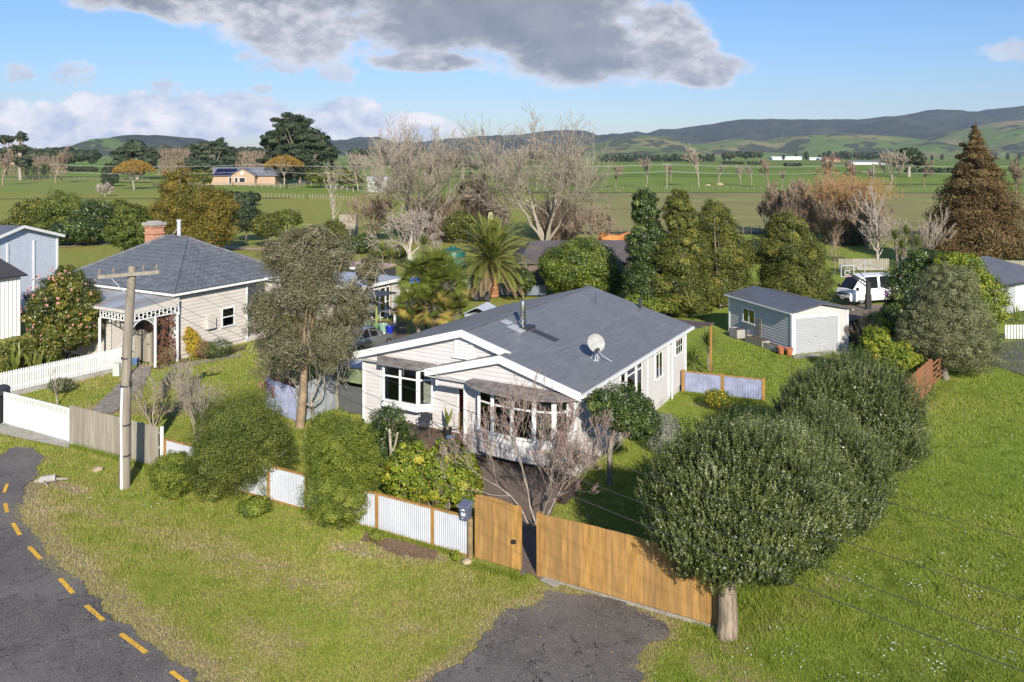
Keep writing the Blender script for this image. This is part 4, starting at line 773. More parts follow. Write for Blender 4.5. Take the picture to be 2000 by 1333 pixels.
q0 = G(588, 826); SF = thing('side_fence', 'rough galvanised iron fence behind the olive trunk', 'fence', q0-Vector((.49, .87, 0))*.3, GRID+R(90))
g = MB(); g.M = frame((0, 0, 0), (1, 0, 0), (0, -1, 0)); corr(g, 3.0, .03, 1.72, .09, .013); g.build('panel', mat('dull galvanised iron', (.30, .33, .36), .5, .25, 2, metal=.3, dirt=.3), SF); g = MB(); g.box(0, .03, 1.5, 3, .08, 1.6); g.build('rail', m_woodg, SF)
q0 = G(520, 800); q1 = G(588, 828)
SF2 = thing('inner_fence', 'bluish iron fence panel left of the olive trunk', 'fence', q0, math.atan2(q1.y-q0.y, q1.x-q0.x)); g = MB(); g.M = frame((0, 0, 0), (1, 0, 0), (0, -1, 0)); corr(g, (q1-q0).length-.1, .03, 1.5, .09, .013); g.build('panel', bpy.data.materials['bluish galvanised iron'], SF2); g = MB(); g.box(0, .03, 1.3, 1.8, .08, 1.4); g.build('rail', m_woodg, SF2)
# ------------------------------------------------------------ sheds at the far left
BSX = thing('tall_shed', 'tall pale blue gabled shed with ribbed doors at the left edge', 'shed', (-38.0, 68.4, 0), R(74))
m_rib = mat('pale blue ribbed iron', (.50, .54, .62), .45, .06, 2)
g = MB(); g.M = frame((-7.2, 0, 0), (1, 0, 0), (0, -1, 0)); siding(g, lambda z: (0 if z < 5.2 else (z-5.2)/.28, 7.2 if z < 5.2 else 7.2-(z-5.2)/.28), .0, 6.15, .16, .04); g.M = Matrix.Identity(4); g.box(-.06, .05, 0, -.0, 11, 5.1); g.build('wall', m_rib, BSX)
g = MB()
for x in (-7.2, -4.9, -2.45, -.1): g.box(x, -.1, 0, x+.16, -.045, 5.2 if x in (-7.2, -.1) else 5.0)
g.each('door_post', m_white, BSX)
g = MB()
for sx in (0, 1):
    x0_, x1_ = ((-3.6, .35) if sx == 0 else (-3.6, -7.55)); g.prism([(x0_, -.35, 6.22), (x0_, 11.2, 6.22), (x1_, 11.2, 5.12), (x1_, -.35, 5.12)], (0, 0, .06))
g.build('roof', mat('slate grey iron roof', (.12, .125, .14), .45, .1, 1), BSX)
g = MB(); g.bar((-3.6, -.42, 6.2), (.4, -.42, 5.08), .05, .22); g.bar((-3.6, -.42, 6.2), (-7.6, -.42, 5.08), .05, .22); g.box(.36, -.4, 4.98, .5, 11, 5.14); g.build('fascia', m_white, BSX)
FSX = thing('white_shed', 'white vertical clad shed cut by the left edge of the photo', 'shed', (-32.4, 54, 0), GRID)
g = MB(); g.M = frame((0, -9, 0), (0, 1, 0), (1, 0, 0)); corr(g, 9, 0, 4.0, .25, .02, 5); g.M = Matrix.Identity(4); g.add([(0, 0, 0), (0, 0, 4.0), (-3.5, 0, 4.9), (-7, 0, 4.0), (-7, 0, 0)], [(0, 1, 2, 3, 4)]); g.add([(0, -9, 0), (0, -9, 4.0), (-3.5, -9, 4.9), (-7, -9, 4.0), (-7, -9, 0)], [(4, 3, 2, 1, 0)]); g.build('wall', m_white, FSX)
g = MB(); g.prism([(.2, -9.2, 3.97), (.2, .3, 3.97), (-3.5, .3, 4.97), (-3.5, -9.2, 4.97)], (0, 0, .06)); g.prism([(-3.5, -9.2, 4.97), (-3.5, .3, 4.97), (-7.2, .3, 3.97), (-7.2, -9.2, 3.97)], (0, 0, .06)); g.build('roof', mat('dark brown roof', (.06, .052, .05), .6), FSX); g = MB(); g.box(.2, -9.2, 3.9, .3, .3, 4.02); g.build('gutter', m_dark, FSX)
# ------------------------------------------------------------ garage
GA = R(18.5); GX = thing('garage', 'white single garage with grey roof and ribbed roller door beyond the right lawn', 'garage', (16.74, 48.9, 0), GA)
m_gb = mat('pale grey cladding', (.48, .47, .45), .5, .05, 2); m_groof = roofmat('charcoal steel roof', (.095, .094, .098), (.13, .13, .133), (1, .3, 1), .4, .3)
g = MB(); g.M = frame((0, 6.6, 0), (0, -1, 0), (-1, 0, 0)); siding(g, lambda z: (0, 6.6), .1, 2.45, .17, .035); g.M = frame((4, 0, 0), (0, 1, 0), (1, 0, 0)); siding(g, lambda z: (0, 6.6), .1, 2.45, .17)
g.M = frame((0, 0, 0), (1, 0, 0), (0, -1, 0)); siding(g, lambda z: (3.35, 4.0), .1, 2.2, .2, .012); siding(g, lambda z: (0 if z < 2.5 else (z-2.5)/.17, 4.0 if z < 2.5 else 4.0-(z-2.5)/.17), 2.2, 2.82, .2, .012); g.M = frame((4, 6.6, 0), (-1, 0, 0), (0, 1, 0)); siding(g, lambda z: (0, 4), .1, 2.5, .2, .012)
g.M = Matrix.Identity(4); g.box(.02, .02, 0, 3.98, .06, .1); g.box(.02, .06, -.1, 3.98, 6.58, .1); g.build('wall', m_gb, GX)
g = MB(); g.box(-.05, -.05, 0, .2, .0, 2.5); g.box(3.25, -.05, 0, 3.36, .0, 2.2); g.box(.2, -.05, 2.12, 3.25, -.0, 2.25); g.box(-.06, .0, 0, .0, .12, 2.45); g.box(-.06, 6.5, 0, .0, 6.66, 2.45); g.box(3.95, -.06, 0, 4.05, .0, 2.5); g.each('trim', m_white, GX)
g = MB(); g.M = frame((.2, .01, 0), (1, 0, 0), (0, -1, 0)); zs = np.arange(.03, 2.12, .012); vs = []
for z in zs: y = -.008*math.sin(z*2*math.pi/.10); vs += [(0, y, z), (3.06, y, z)]
g.add(vs, [(2*i, 2*i+1, 2*i+3, 2*i+2) for i in range(len(zs)-1)]); g.box(1.4, -.06, .95, 1.6, -.02, .98); g.build('roller_door', mat('pale grey roller door', (.36, .37, .39), .4, .04, 2), GX)
g = MB(); g.prism([(-.25, -.25, 2.48), (-.25, 6.85, 2.48), (2, 6.85, 2.90), (2, -.25, 2.90)], (0, 0, .05)); g.prism([(2, -.25, 2.90), (2, 6.85, 2.90), (4.25, 6.85, 2.48), (4.25, -.25, 2.48)], (0, 0, .05)); g.build('roof', m_groof, GX)
g = MB(); g.box(-.3, -.22, 2.42, -.2, 6.8, 2.5); g.box(4.2, -.22, 2.42, 4.3, 6.8, 2.5); g.each('gutter', m_white, GX)
window(GX, frame((-.03, 6.6, 0), (0, -1, 0), (-1, 0, 0)), 1.7, 2.9, 1.1, 1.9, 2, curtain=[(1.75, 2.2, 2)])
# planters against the garage
def ga(x, y): return Vector((16.74, 48.9, 0))+Matrix.Rotation(GA, 3, 'Z') @ Vector((x, y, 0))
m_terr = mat('terracotta', (.36, .13, .06), .8, .2, 6)
def trough(name, label, loc, rz_, L, W_, H_, m, group=None):
    T = thing(name, label, 'planter', loc, rz_, group); g = MB(); g.box(0, 0, 0, L, .05, H_); g.box(0, W_-.05, 0, L, W_, H_); g.box(0, .05, 0, .05, W_-.05, H_); g.box(L-.05, .05, 0, L, W_-.05, H_); g.build('box', m, T); g = MB(); g.box(.05, .05, 0, L-.05, W_-.05, H_-.05); g.build('soil', m_dirt, T); return T
trough('planter_box', 'square concrete planter at the back end of the garage side wall', ga(-.75, 4.6), GA, .6, .9, .55, m_conc); trough('planter_box', 'long timber planter under the garage window trellis', ga(-.7, 2.0), GA, .55, 1.8, .4, m_woodg); trough('planter_box', 'low grey trough nearest the garage door corner', ga(-.62, .7), GA, .45, 1.2, .35, m_conc)
def pot(name, label, loc, r, h, m, group=None, cat='plant pot'):
    g = MB(); g.lathe([(r*.65, 0), (r*.92, h*.85), (r, h*.86), (r, h), (r*.88, h), (r*.82, h*.88), (.01, h*.88)], (0, 0, 0), 14); o = g.build(name, m, smooth=True); o.location = loc; return tag(o, label, cat, group)
pot('plant_pot', 'left terracotta pot of the pair at the garage corner', ga(-.55, .35), .24, .42, m_terr); pot('plant_pot', 'right terracotta pot of the pair, right at the garage corner', ga(-.3, -.1), .24, .42, m_terr)
g = MB()
for i in range(6): g.box(-.10, 2.9+i*.12, .1, -.08, 2.93+i*.12, 1.6)
for i in range(12): g.box(-.12, 2.88, .15+i*.12, -.101, 3.55, .18+i*.12)
o = g.build('trellis', m_woodg); o.location = (16.74, 48.9, 0); o.rotation_euler.z = GA; tag(o, 'brown garden trellis leaning on the garage side wall below its window', 'trellis')
# dark fence right of the garage
g = MB(); g.box(0, 0, 0, 2.2, .06, 1.5); o = g.build('dark_fence', m_dark); o.location = ga(4.1, 1.0); o.rotation_euler.z = GA; tag(o, 'short charcoal fence panel joining the right side of the garage', 'fence')
# ------------------------------------------------------------ building and fences at the right edge
RX_ = thing('right_house', 'white building with dark hip roof and roller door cut by the right edge', 'building', (35.4, 60.2, 0), R(33))
g = MB(); g.box(0, 0, 0, 9, .06, 2.3); g.box(0, .061, 0, .06, 7, 2.3); g.box(8.94, .061, 0, 9, 7, 2.3); g.build('wall', m_white, RX_)
g = MB(); e = [(-.4, -.4, 2.3), (9.4, -.4, 2.3), (9.4, 7.4, 2.3), (-.4, 7.4, 2.3)]; r_ = [(3.2, 3.5, 3.7), (6, 3.5, 3.7)]; g.add(e+r_, [(0, 1, 5, 4), (1, 2, 5), (2, 3, 4, 5), (3, 0, 4), (3, 2, 1, 0)]); g.build('roof', m_groof, RX_)
g = MB(); g.box(-.42, -.5, 2.2, 9.42, -.41, 2.31); g.build('gutter', m_dark, RX_)
g = MB(); g.box(.5, -.03, 0, 3.1, -.001, 2.0); g.build('roller_door', bpy.data.materials['pale grey roller door'], RX_)
T = thing('white_fence', 'white vertical board fence above the asphalt drive at the right edge', 'fence', G(1963, 664), R(4)); g = MB()
for j in range(22): g.box(j*.2, 0, .05, j*.2+.15, .03, .95)
g.build('boards', mat('chalky white boards', (.6, .58, .52), .7, .2, 3, stretch=(3, 3, .5)), T); g = MB(); g.box(0, .031, .3, 4.4, .07, .38); g.box(0, .031, .7, 4.4, .07, .78); g.build('rail', m_woodg, T)
T = thing('far_paling_fence', 'pale paling fence behind the right edge building beside the copper conifer', 'fence', (43, 84, 0), R(-8)); g = MB()
for j in range(60): g.box(j*.2, 0, 0, j*.2+.17, .03, 1.15)
g.build('palings', m_woodg, T)
T = thing('far_paling_fence', 'short paling fence far behind the white van under the white barked tree', 'fence', (33.5, 84, 0), R(0)); g = MB()
for j in range(26): g.box(j*.2, 0, 0, j*.2+.17, .03, 1.2)
g.build('palings', m_woodg, T)
# ------------------------------------------------------------ middle distance
LS = thing('long_shed', 'long low brown roofed shed behind the round bush and the date palm', 'shed', (.5, 73, 0), R(3))
g = MB(); g.box(.2, .3, 0, 13.8, 7, 2.15); g.build('wall', mat('brown shed wall', (.14, .11, .09), .8), LS); g = MB(); g.prism([(0, 0, 2.12), (14, 0, 2.12), (12.5, 4, 3.75), (1.5, 4, 3.75)], (0, 0, .05)); g.prism([(14, 8, 2.12), (0, 8, 2.12), (1.5, 4, 3.75), (12.5, 4, 3.75)], (0, 0, .05)); g.prism([(0, 0, 2.12), (1.5, 4, 3.75), (0, 8, 2.12)], (0, 0, .05)); g.prism([(14, 0, 2.12), (14, 8, 2.12), (12.5, 4, 3.75)], (0, 0, .05))
g.build('roof', mat('purplish brown roof', (.10, .085, .085), .7, .15, 1), LS)
g = MB(); g.lathe([(1.25, 0), (1.25, 3.1), (1.2, 3.2), (.3, 3.5), (.28, 3.6)], (0, 0, 0), 24); o = g.build('water_tank', mat('dark green tank', (.015, .10, .075), .4, .1, 2), smooth=True); o.location = (-5.9, 82, -.9); tag(o, 'dark green water tank half hidden behind the date palm fronds', 'water tank')
g = MB(); g.box(0, 0, 0, 7.5, .1, .85); o = g.build('low_wall', mat('blue grey wall', (.16, .18, .23), .7, .1, 1)); o.location = (-4.6, 69.5, 0); o.rotation_euler.z = R(-2); tag(o, 'low blue grey wall behind the date palm trunk', 'wall')
g = MB(); g.add([(0, 0, 0), (.75, 0, 0), (.75, .7, 0), (0, .7, 0), (.08, .08, .95), (.67, .08, .95), (.67, .62, .95), (.08, .62, .95)], [(0, 1, 5, 4), (1, 2, 6, 5), (2, 3, 7, 6), (3, 0, 4, 7), (4, 5, 6, 7)]); o = g.build('compost_bin', m_black); o.location = (-3.1, 67.0, 0); tag(o, 'black compost bin left of the date palm trunk', 'compost bin')
c2 = o.copy(); COL.objects.link(c2); c2.location = (-2.25, 66.9, 0); c2.scale = (.6, .8, .95); c2['label'] = 'slim black bin touching the date palm trunk'
GH = thing('small_glasshouse', 'small grey gabled garden shed peeping over the left slope of the bungalow roof', 'shed', (-2.95, 51, 0), GRID+R(12))
g = MB(); g.box(0, 0, 0, 1.7, 1.8, 2.0); g.build('wall', mat('grey panel', (.33, .35, .36), .5), GH); g = MB(); g.prism([(-.05, -.05, 2.01), (.85, -.05, 2.45), (.85, 1.9, 2.45), (-.05, 1.9, 2.01)], (0, 0, .04)); g.prism([(.85, -.05, 2.45), (1.75, -.05, 2.01), (1.75, 1.9, 2.01), (.85, 1.9, 2.45)], (0, 0, .04)); g.build('roof', m_galv, GH)
g = MB(); g.box(0, 0, 0, 2.4, 2.0, 3.0); g.box(.6, -.02, 0, 1.4, -.001, 2.0); o = g.build('wooden_shed', m_woodg); o.location = (-25.3, 120, 0); tag(o, 'old grey timber shed in the field behind the olive tree', 'shed')
# patio furniture of the neighbour
TB = thing('patio_table', 'grey glass patio table in front of the french doors', 'table', G(765, 628), GRID); g = MB(); g.box(-.75, -.45, .70, .75, .45, .73); g.build('tabletop', mat('smoked glass top', (.2, .21, .22), .15), TB)
for (x, y) in ((-.7, -.4), (.7, -.4), (-.7, .4), (.7, .4)): g = MB(); g.tube([(x, y, 0), (x, y, .7)], .025, 6); g.build('leg', m_galv, TB)
m_pg = mat('pale green glaze', (.22, .36, .27), .4, .1, 5)
pot('glazed_pot', 'pale green pot with orange plant nearest the porch post', G(717, 640), .36, .48, m_pg); pot('glazed_pot', 'green pot holding the tall cactus on the patio', G(735, 645), .30, .42, mat('mid green glaze', (.14, .25, .12), .4)); pot('glazed_pot', 'pale green pot between the cactus pot and the blue pot', G(749, 650), .33, .58, m_pg); pot('glazed_pot', 'cobalt blue pot at the right end of the patio row', G(761, 652), .29, .48, mat('cobalt glaze', (.01, .03, .35), .3))
CC = G(735, 645); g = MB(); g.tube([(0, 0, .38), (.02, 0, 1.0), (0, 0, 1.55), (0, 0, 1.62)], [.09, .10, .09, .03], 8); g.tube([(.08, 0, .7), (.2, 0, .8), (.21, 0, 1.05)], .05, 6); o = g.build('cactus', mat('cactus green', (.22, .26, .08), .7), smooth=True); o.location = CC; tag(o, 'tall columnar cactus standing in a green patio pot', 'cactus')
for k, (p_, lb) in enumerate((((728, 618), 'black wire patio chair left of the glass table'), ((741, 612), 'white cushioned patio chair close to the french doors'))):
    T = thing('patio_chair', lb, 'chair', G(*p_), GRID+R(160*k)); mm = m_black if k == 0 else m_white; g = MB(); g.box(-.24, -.24, .42, .24, .24, .47); g.build('seat', mm, T); g = MB(); g.tube([(-.24, .24, .45), (-.26, .3, .85), (0, .32, .95), (.26, .3, .85), (.24, .24, .45)], .02, 6); g.build('backrest', mm, T)
    for (x, y) in ((-.2, -.2), (.2, -.2), (-.2, .2), (.2, .2)): g = MB(); g.tube([(x, y, 0), (x, y, .42)], .015, 5); g.build('leg', mm, T)
def wheelie(label, loc, lid):
    T = thing('wheelie_bin', label, 'bin', loc, GRID); g = MB(); g.add([(-.25, -.3, 0), (.25, -.3, 0), (.25, .25, 0), (-.25, .25, 0), (-.32, -.36, 1.0), (.32, -.36, 1.0), (.32, .36, 1.0), (-.32, .36, 1.0)], [(0, 3, 2, 1), (0, 1, 5, 4), (1, 2, 6, 5), (2, 3, 7, 6), (3, 0, 4, 7)]); g.build('body', mat('grey bin', (.12, .12, .12), .6), T); g = MB(); g.box(-.34, -.39, 1.0, .34, .39, 1.09); g.build('lid', lid, T)
wheelie('grey wheelie bin with a yellow lid beside the cream building corner', G(787, 612), m_ytx)
g = MB(); g.box(0, 0, 0, 1.5, 1.0, 1.3); g.prism([(-.1, -.1, 2.25), (1.6, -.1, 2.25), (1.6, 1.1, 2.4), (-.1, 1.1, 2.35)], (0, 0, .1), 1); g.tube([(0, 0, 1.3), (0, 0, 2.3)], .03, 5); g.tube([(1.5, 0, 1.3), (1.5, 0, 2.3)], .03, 5); o = g.build('tarped_stack', [mat('grey crate', (.10, .10, .10), .8), mat('blue tarpaulin', (.03, .16, .6), .6)]); o.location = (-8.1, 61.8, 0); tag(o, 'stacked grey crates under a bright blue tarpaulin beside the fan palm', 'stack')
# ------------------------------------------------------------ farmhouse and barns far off
FH = thing('farmhouse', 'tan farmhouse with grey roof and a gabled front on the far left pasture', 'house', (-121, 318, 0), 0)
m_tan = mat('tan plaster', (.42, .29, .20), .8, .06, .3); g = MB(); g.box(2, 0, -1, 29, 9, 3.4); g.box(13, -3, -1, 22, 0, 3.4); g.add([(13, -3, 3.4), (22, -3, 3.4), (17.5, -3, 6.0)], [(0, 1, 2)]); g.build('wall', m_tan, FH)
g = MB(); g.add([(0, -.8, 3.3), (30, -.8, 3.3), (30, 10, 3.3), (0, 10, 3.3), (3, 4.5, 6.6), (26.5, 4.5, 6.6)], [(0, 1, 5, 4), (1, 2, 5), (2, 3, 4, 5), (3, 0, 4)]); g.prism([(12.4, -3.6, 3.3), (17.5, -3.6, 6.25), (17.5, 3, 6.25), (12.4, 3, 3.3)], (0, 0, .2)); g.prism([(17.5, -3.6, 6.25), (22.6, -3.6, 3.3), (22.6, 3, 3.3), (17.5, 3, 6.25)], (0, 0, .2)); fr_ = g.build('roof', mat('grey tile roof', (.16, .165, .19), .5, .1, .4), FH)
g = MB(); g.add([(5, -.55, 3.62), (13.5, -.55, 3.62), (13.5, 3.4, 6.05), (5.5, 3.4, 6.05)], [(0, 1, 2, 3)]); g.build('solar_panel', mat('navy solar panel', (.01, .012, .04), .2), fr_)
for (a, b, c_, d_) in ((14.5, .9, 15.5, 2.6), (16.2, .9, 18.3, 2.6), (11.2, 0, 12.6, 2.7)): g = MB(); g.box(a-.15, -3.06 if a > 13 else -.06, b-.15, c_+.15, -3.001 if a > 13 else -.001, d_+.15); wn = g.build('window', m_white, FH); g = MB(); g.box(a, -3.08 if a > 13 else -.08, b, c_, -3.062 if a > 13 else -.062, d_); g.build('pane', m_unlit, wn)
g = MB(); g.lathe([(.1, 0), (.6, .1), (.62, .15)], (17.3, -3.1, 4.4), 10, 0, Matrix.Rotation(R(90), 3, 'X')); g.build('dish', m_white, FH)
def rail_fence(name, label, pts_, n, h=1.2, wires=3, m=None, wpost=.12, rail=.1):
    T = thing(name, label, 'fence', pts_[0], 0); g = MB(); g2 = MB(); o0 = Vector(pts_[0]); mm = m or m_woodg
    for a, b in zip(pts_, pts_[1:]):
        a = Vector(a)-o0; b = Vector(b)-o0
        for i in range(n+1): p = a.lerp(b, i/n); g.box(p.x-wpost/2, p.y-wpost/2, -.4, p.x+wpost/2, p.y+wpost/2, h)
        for k in range(wires): z = h*(k+1)/(wires+.4); g2.bar(a+Vector((0, 0, z)), b+Vector((0, 0, z)), .03, rail)
    g.each('post', mm, T); g2.each('rail', mm, T); return T
rail_fence('post_and_rail_fence', 'grey post and rail fence below the tan farmhouse', [G(300, 366), G(455, 363), G(560, 368), G(600, 361), G(690, 375)], 9, 1.4, 3, m_woodg, .22, .14)
rail_fence('post_and_rail_fence', 'long fence in front of the bare trees at the far left', [G(-40, 354), G(120, 352), G(290, 354)], 14, 1.3, 2, m_bark, .2, .1)
rail_fence('wire_fence', 'pale post and wire fence crossing the paddock below the farmhouse', [G(465, 384), G(600, 388), G(700, 392)], 18, 1.1, 1, m_woodg, .1, .03)
rail_fence('wire_fence', 'post and wire fence along the near side of the right hand paddock', [G(1150, 452), G(1500, 455), G(1900, 452)], 22, 1.0, 3, m_bark, .09, .02)
rail_fence('wire_fence', 'post and wire fence dividing the bright green paddocks on the right', [G(1150, 371), G(1500, 371), G(1850, 373)], 26, 1.1, 2, m_bark, .12, .03)
def barn(name, label, p, rz_, L, W_, H_, rise, mw, mr, cat='shed', group=None):
    T = thing(name, label, cat, p, R(rz_), group); g = MB(); g.box(0, 0, -1, L, W_, H_); g.add([(0, 0, H_), (0, W_, H_), (0, W_/2, H_+rise)], [(0, 2, 1)]); g.add([(L, 0, H_), (L, W_, H_), (L, W_/2, H_+rise)], [(0, 1, 2)]); g.build('wall', mw, T)
    g = MB(); k = W_*.04; g.prism([(-k, -k, H_-k*rise/W_*2), (L+k, -k, H_-k*rise/W_*2), (L+k, W_/2, H_+rise), (-k, W_/2, H_+rise)], (0, 0, .12)); g.prism([(-k, W_/2, H_+rise), (L+k, W_/2, H_+rise), (L+k, W_+k, H_-k*rise/W_*2), (-k, W_+k, H_-k*rise/W_*2)], (0, 0, .12)); g.build('roof', mr, T); return T
m_pale = mat('pale farm cladding', (.62, .62, .58), .6, .06, .2); m_gr = bpy.data.materials['grey tile roof']; m_wr = mat('white iron roof', (.72, .74, .75), .5, .06, .1)
T = barn('farm_shed', 'small pale shed with a dark window left of the big bare trees', P(722, 374, 258)*Vector((1, 1, 0)).magnitude*0+Vector((-45.5, 258, 0)), 10, 6, 5, 3.6, .9, mat('pale green cladding', (.28, .31, .27), .6), m_galv); g = MB(); g.box(2.2, -.06, 1.5, 4.2, -.001, 2.9); g.build('window', m_unlit, T)
barn('white_barn', 'left and longest of the white farm buildings far off on the right plain', Vector((477, 1500, 0)), 4, 34, 16, 3.5, 2.5, m_pale, m_wr); barn('white_barn', 'middle one of the white farm buildings far off on the right plain', Vector((515, 1520, 0)), -6, 22, 18, 3.5, 3, m_pale, m_wr); barn('white_barn', 'low white building right of the others on the right plain', Vector((545, 1500, 0)), 2, 26, 12, 2.5, 2, m_pale, m_wr)
barn('grey_barn', 'long low grey roofed barn far off behind the round bare tree', Vector((365, 880, 0)), 0, 36, 9, 2.6, 1.6, m_pale, m_gr); barn('red_barn', 'small reddish barn on the plain right of the white buildings', Vector((440, 1150, 0)), 8, 22, 12, 3.5, 2, m_tan, mat('brick red roof', (.28, .10, .06), .7)); barn('white_barn', 'distant white roofed shed near the big bare tree on the plain', Vector((185, 1500, 0)), 3, 22, 10, 3, 2, m_pale, m_wr)
barn('white_barn', 'far white shed right of the copper conifer near the hills', Vector((1290, 2300, 0)), 0, 60, 22, 5, 3, m_pale, m_wr)
# far power line
g = MB(); g.tube([(0, 0, -.5), (0, 0, 8.6)], [.22, .16], 6); g.bar((-1.3, 0, 8.1), (1.3, 0, 8.1), .15, .15); me_ = g.build('far_power_pole', m_woodg)
me_.location = (53.5, 283, 0); tag(me_, 'power pole standing in the right paddocks left of the slim bare trees', 'utility pole')
c2 = me_.copy(); COL.objects.link(c2); c2.location = (124, 281, 0); c2['label'] = 'power pole in the right paddocks near the copper conifer'
c2 = me_.copy(); COL.objects.link(c2); c2.location = (-17, 285, 0); c2['label'] = 'power pole seen between the two great bare trees'
for k, z in enumerate((8.3, 5.8)):
    g = MB(); X_ = [-160, -88, -17, 53.5, 124, 195]; pts_ = []
    for a, b in zip(X_, X_[1:]):
        for t_ in np.linspace(0, 1, 9)[:-1]: pts_.append((a+(b-a)*t_, 284, z-4*1.0*t_*(1-t_)))
    g.tube(pts_, .045, 4); tag(g.build('far_power_line', m_wirel), ['upper pale wire strung across the far paddocks', 'lower pale wire strung across the far paddocks'][k], 'power line', 'far power lines')
# ------------------------------------------------------------ vehicles
m_car = mat('silver car paint', (.34, .35, .37), .28, .02, 2, metal=.7); m_vanp = mat('white van paint', (.72, .73, .75), .25, .02, 2)
m_tint = bpy.data.materials.new('tinted glass'); m_tint.use_nodes = True; m_tint.node_tree.nodes['Principled BSDF'].inputs['Base Color'].default_value = (.012, .015, .018, 1); m_tint.node_tree.nodes['Principled BSDF'].inputs['Roughness'].default_value = .05
m_red = mat('red lamp lens', (.45, .01, .01), .2); m_lens = mat('clear lamp lens', (.7, .7, .68), .15); m_rub = mat('tyre rubber', (.02, .02, .02), .8); m_rim = mat('alloy rim', (.5, .5, .5), .3, .05, 4, metal=.8)
def vehicle(name, label, cat, loc, rz_, st, body, wheels, glass, wr=.31, tail=True, stripe=None):
    """st: stations (x, half width, bottom z, belt z, roof z, roof half width); glass: list of (i0, i1) side windows, 'F'/'B' spans"""
    T = thing(name, label, cat, loc, rz_); V = []; F = []; n = 9
    for (x, w_, zb, zl, zr, wr_) in st:
        V += [(x, -w_*.92, zb), (x, -w_, zb+.12), (x, -w_, (zb+zl)/2), (x, -w_*.97, zl), (x, -wr_, zr-.06), (x, 0, zr), (x, wr_, zr-.06), (x, w_*.97, zl), (x, w_, (zb+zl)/2), (x, w_, zb+.12), (x, w_*.92, zb)]
    n = 11
    for i in range(len(st)-1):
        for j in range(n): F.append((i*n+j, i*n+(j+1) % n, (i+1)*n+(j+1) % n, (i+1)*n+j))
    F += [tuple(range(n))[::-1], tuple((len(st)-1)*n+j for j in range(n))]
    g = MB(); g.add(V, F); b_ = g.build('body', body, T, smooth=True)
    def pt(i, j): return Vector(V[i*n+j])
    for (i0, i1, kind) in glass:
        g = MB()
        if kind == 'S':
            for s_, (ja, jb) in ((-1, (3, 4)), (1, (7, 6))):
                ps = [pt(i0, ja), pt(i1, ja), pt(i1, jb), pt(i0, jb)]; c_ = sum(ps, Vector())/4; ps = [c_+(p-c_)*.86+Vector((0, s_*.012, 0)) for p in ps]; g.add(ps, [(0, 1, 2, 3)])
        else:
            for ja in (4, 5):
                ps = [pt(i0, ja), pt(i1, ja), pt(i1, ja+1), pt(i0, ja+1)]; d = Vector((.012 if kind == 'F' else -.012, 0, .012)); g.add([p*1+d for p in ps], [(0, 1, 2, 3)])
        g.build('window', m_tint, T)
    for (x, y) in wheels:
        g = MB(); Rm = Matrix.Rotation(R(90), 3, 'X'); g.lathe([(wr*.6, -.1), (wr*.95, -.1), (wr, -.07), (wr, .07), (wr*.95, .1), (wr*.6, .1)], (x, y, wr), 20, 0, Rm); w_ = g.build('wheel', m_rub, T, smooth=True)
        g = MB(); g.lathe([(wr*.62, -.105), (wr*.2, -.09), (.02, -.10), (.02, .10), (wr*.2, .09), (wr*.62, .105)], (x, y, wr), 12, 0, Rm); g.build('rim', m_rim, w_)
    return T
H = [(-1.95, .72, .35, .62, .72, .6), (-1.88, .80, .25, .85, .98, .66), (-1.70, .84, .22, .95, 1.28, .60), (-1.35, .85, .2, .96, 1.46, .56), (-.3, .86, .2, .93, 1.52, .58), (.35, .86, .2, .92, 1.46, .56), (1.05, .85, .2, .92, .98, .62), (1.6, .82, .22, .80, .84, .60), (1.9, .74, .25, .62, .68, .55), (1.97, .66, .32, .5, .55, .5)]
CAR = vehicle('silver_hatchback', 'silver hatchback parked beside the bungalow, half hidden by its roof', 'car', Vector((-9.0, 50.0, 0)), GRID+R(90-4), H, m_car, [(-1.2, -.78), (1.25, -.78), (-1.2, .78), (1.25, .78)], [(2, 3, 'S'), (3, 4, 'S'), (4, 5, 'S'), (5, 6, 'F'), (1, 3, 'B')])
for s_ in (-1, 1): g = MB(); g.box(-1.97, s_*.68-.13, .74, -1.80, s_*.68+.13, .93); g.build('tail_lamp', m_red, CAR, bevel=.02)
g = MB(); g.box(-1.99, -.28, .55, -1.955, .28, .66); g.build('number_plate', m_white, CAR); g = MB(); g.box(.75, -.98, .95, .9, -.86, 1.06); g.box(.75, .86, .95, .9, .98, 1.06); g.build('mirror', m_car, CAR)
VN = [(-2.65, .90, .35, 1.1, 2.05, .72), (-2.6, .94, .28, 1.15, 2.2, .74), (-.2, .95, .25, 1.15, 2.28, .76), (1.15, .95, .25, 1.15, 2.26, .74), (1.55, .95, .25, 1.15, 2.1, .70), (2.25, .93, .25, 1.12, 1.22, .74), (2.55, .88, .28, .95, 1.0, .70), (2.64, .80, .35, .65, .7, .6)]
vc = Vector((26.45, 65.5, 0)); va = R(20); VAN = vehicle('white_van', 'white high roofed minibus parked behind the garage', 'van', vc+Vector((math.cos(va), math.sin(va), 0))*2.6, va+math.pi, VN, m_vanp, [(-1.6, -.84), (1.55, -.84), (-1.6, .84), (1.55, .84)], [(3, 5, 'S'), (2, 3, 'S'), (1, 2, 'S'), (4, 5, 'F')], .34)
for s_ in (-1, 1): g = MB(); g.box(2.42, s_*.7-.13, .78, 2.62, s_*.7+.13, .96); g.build('headlight', m_lens, VAN, bevel=.02)
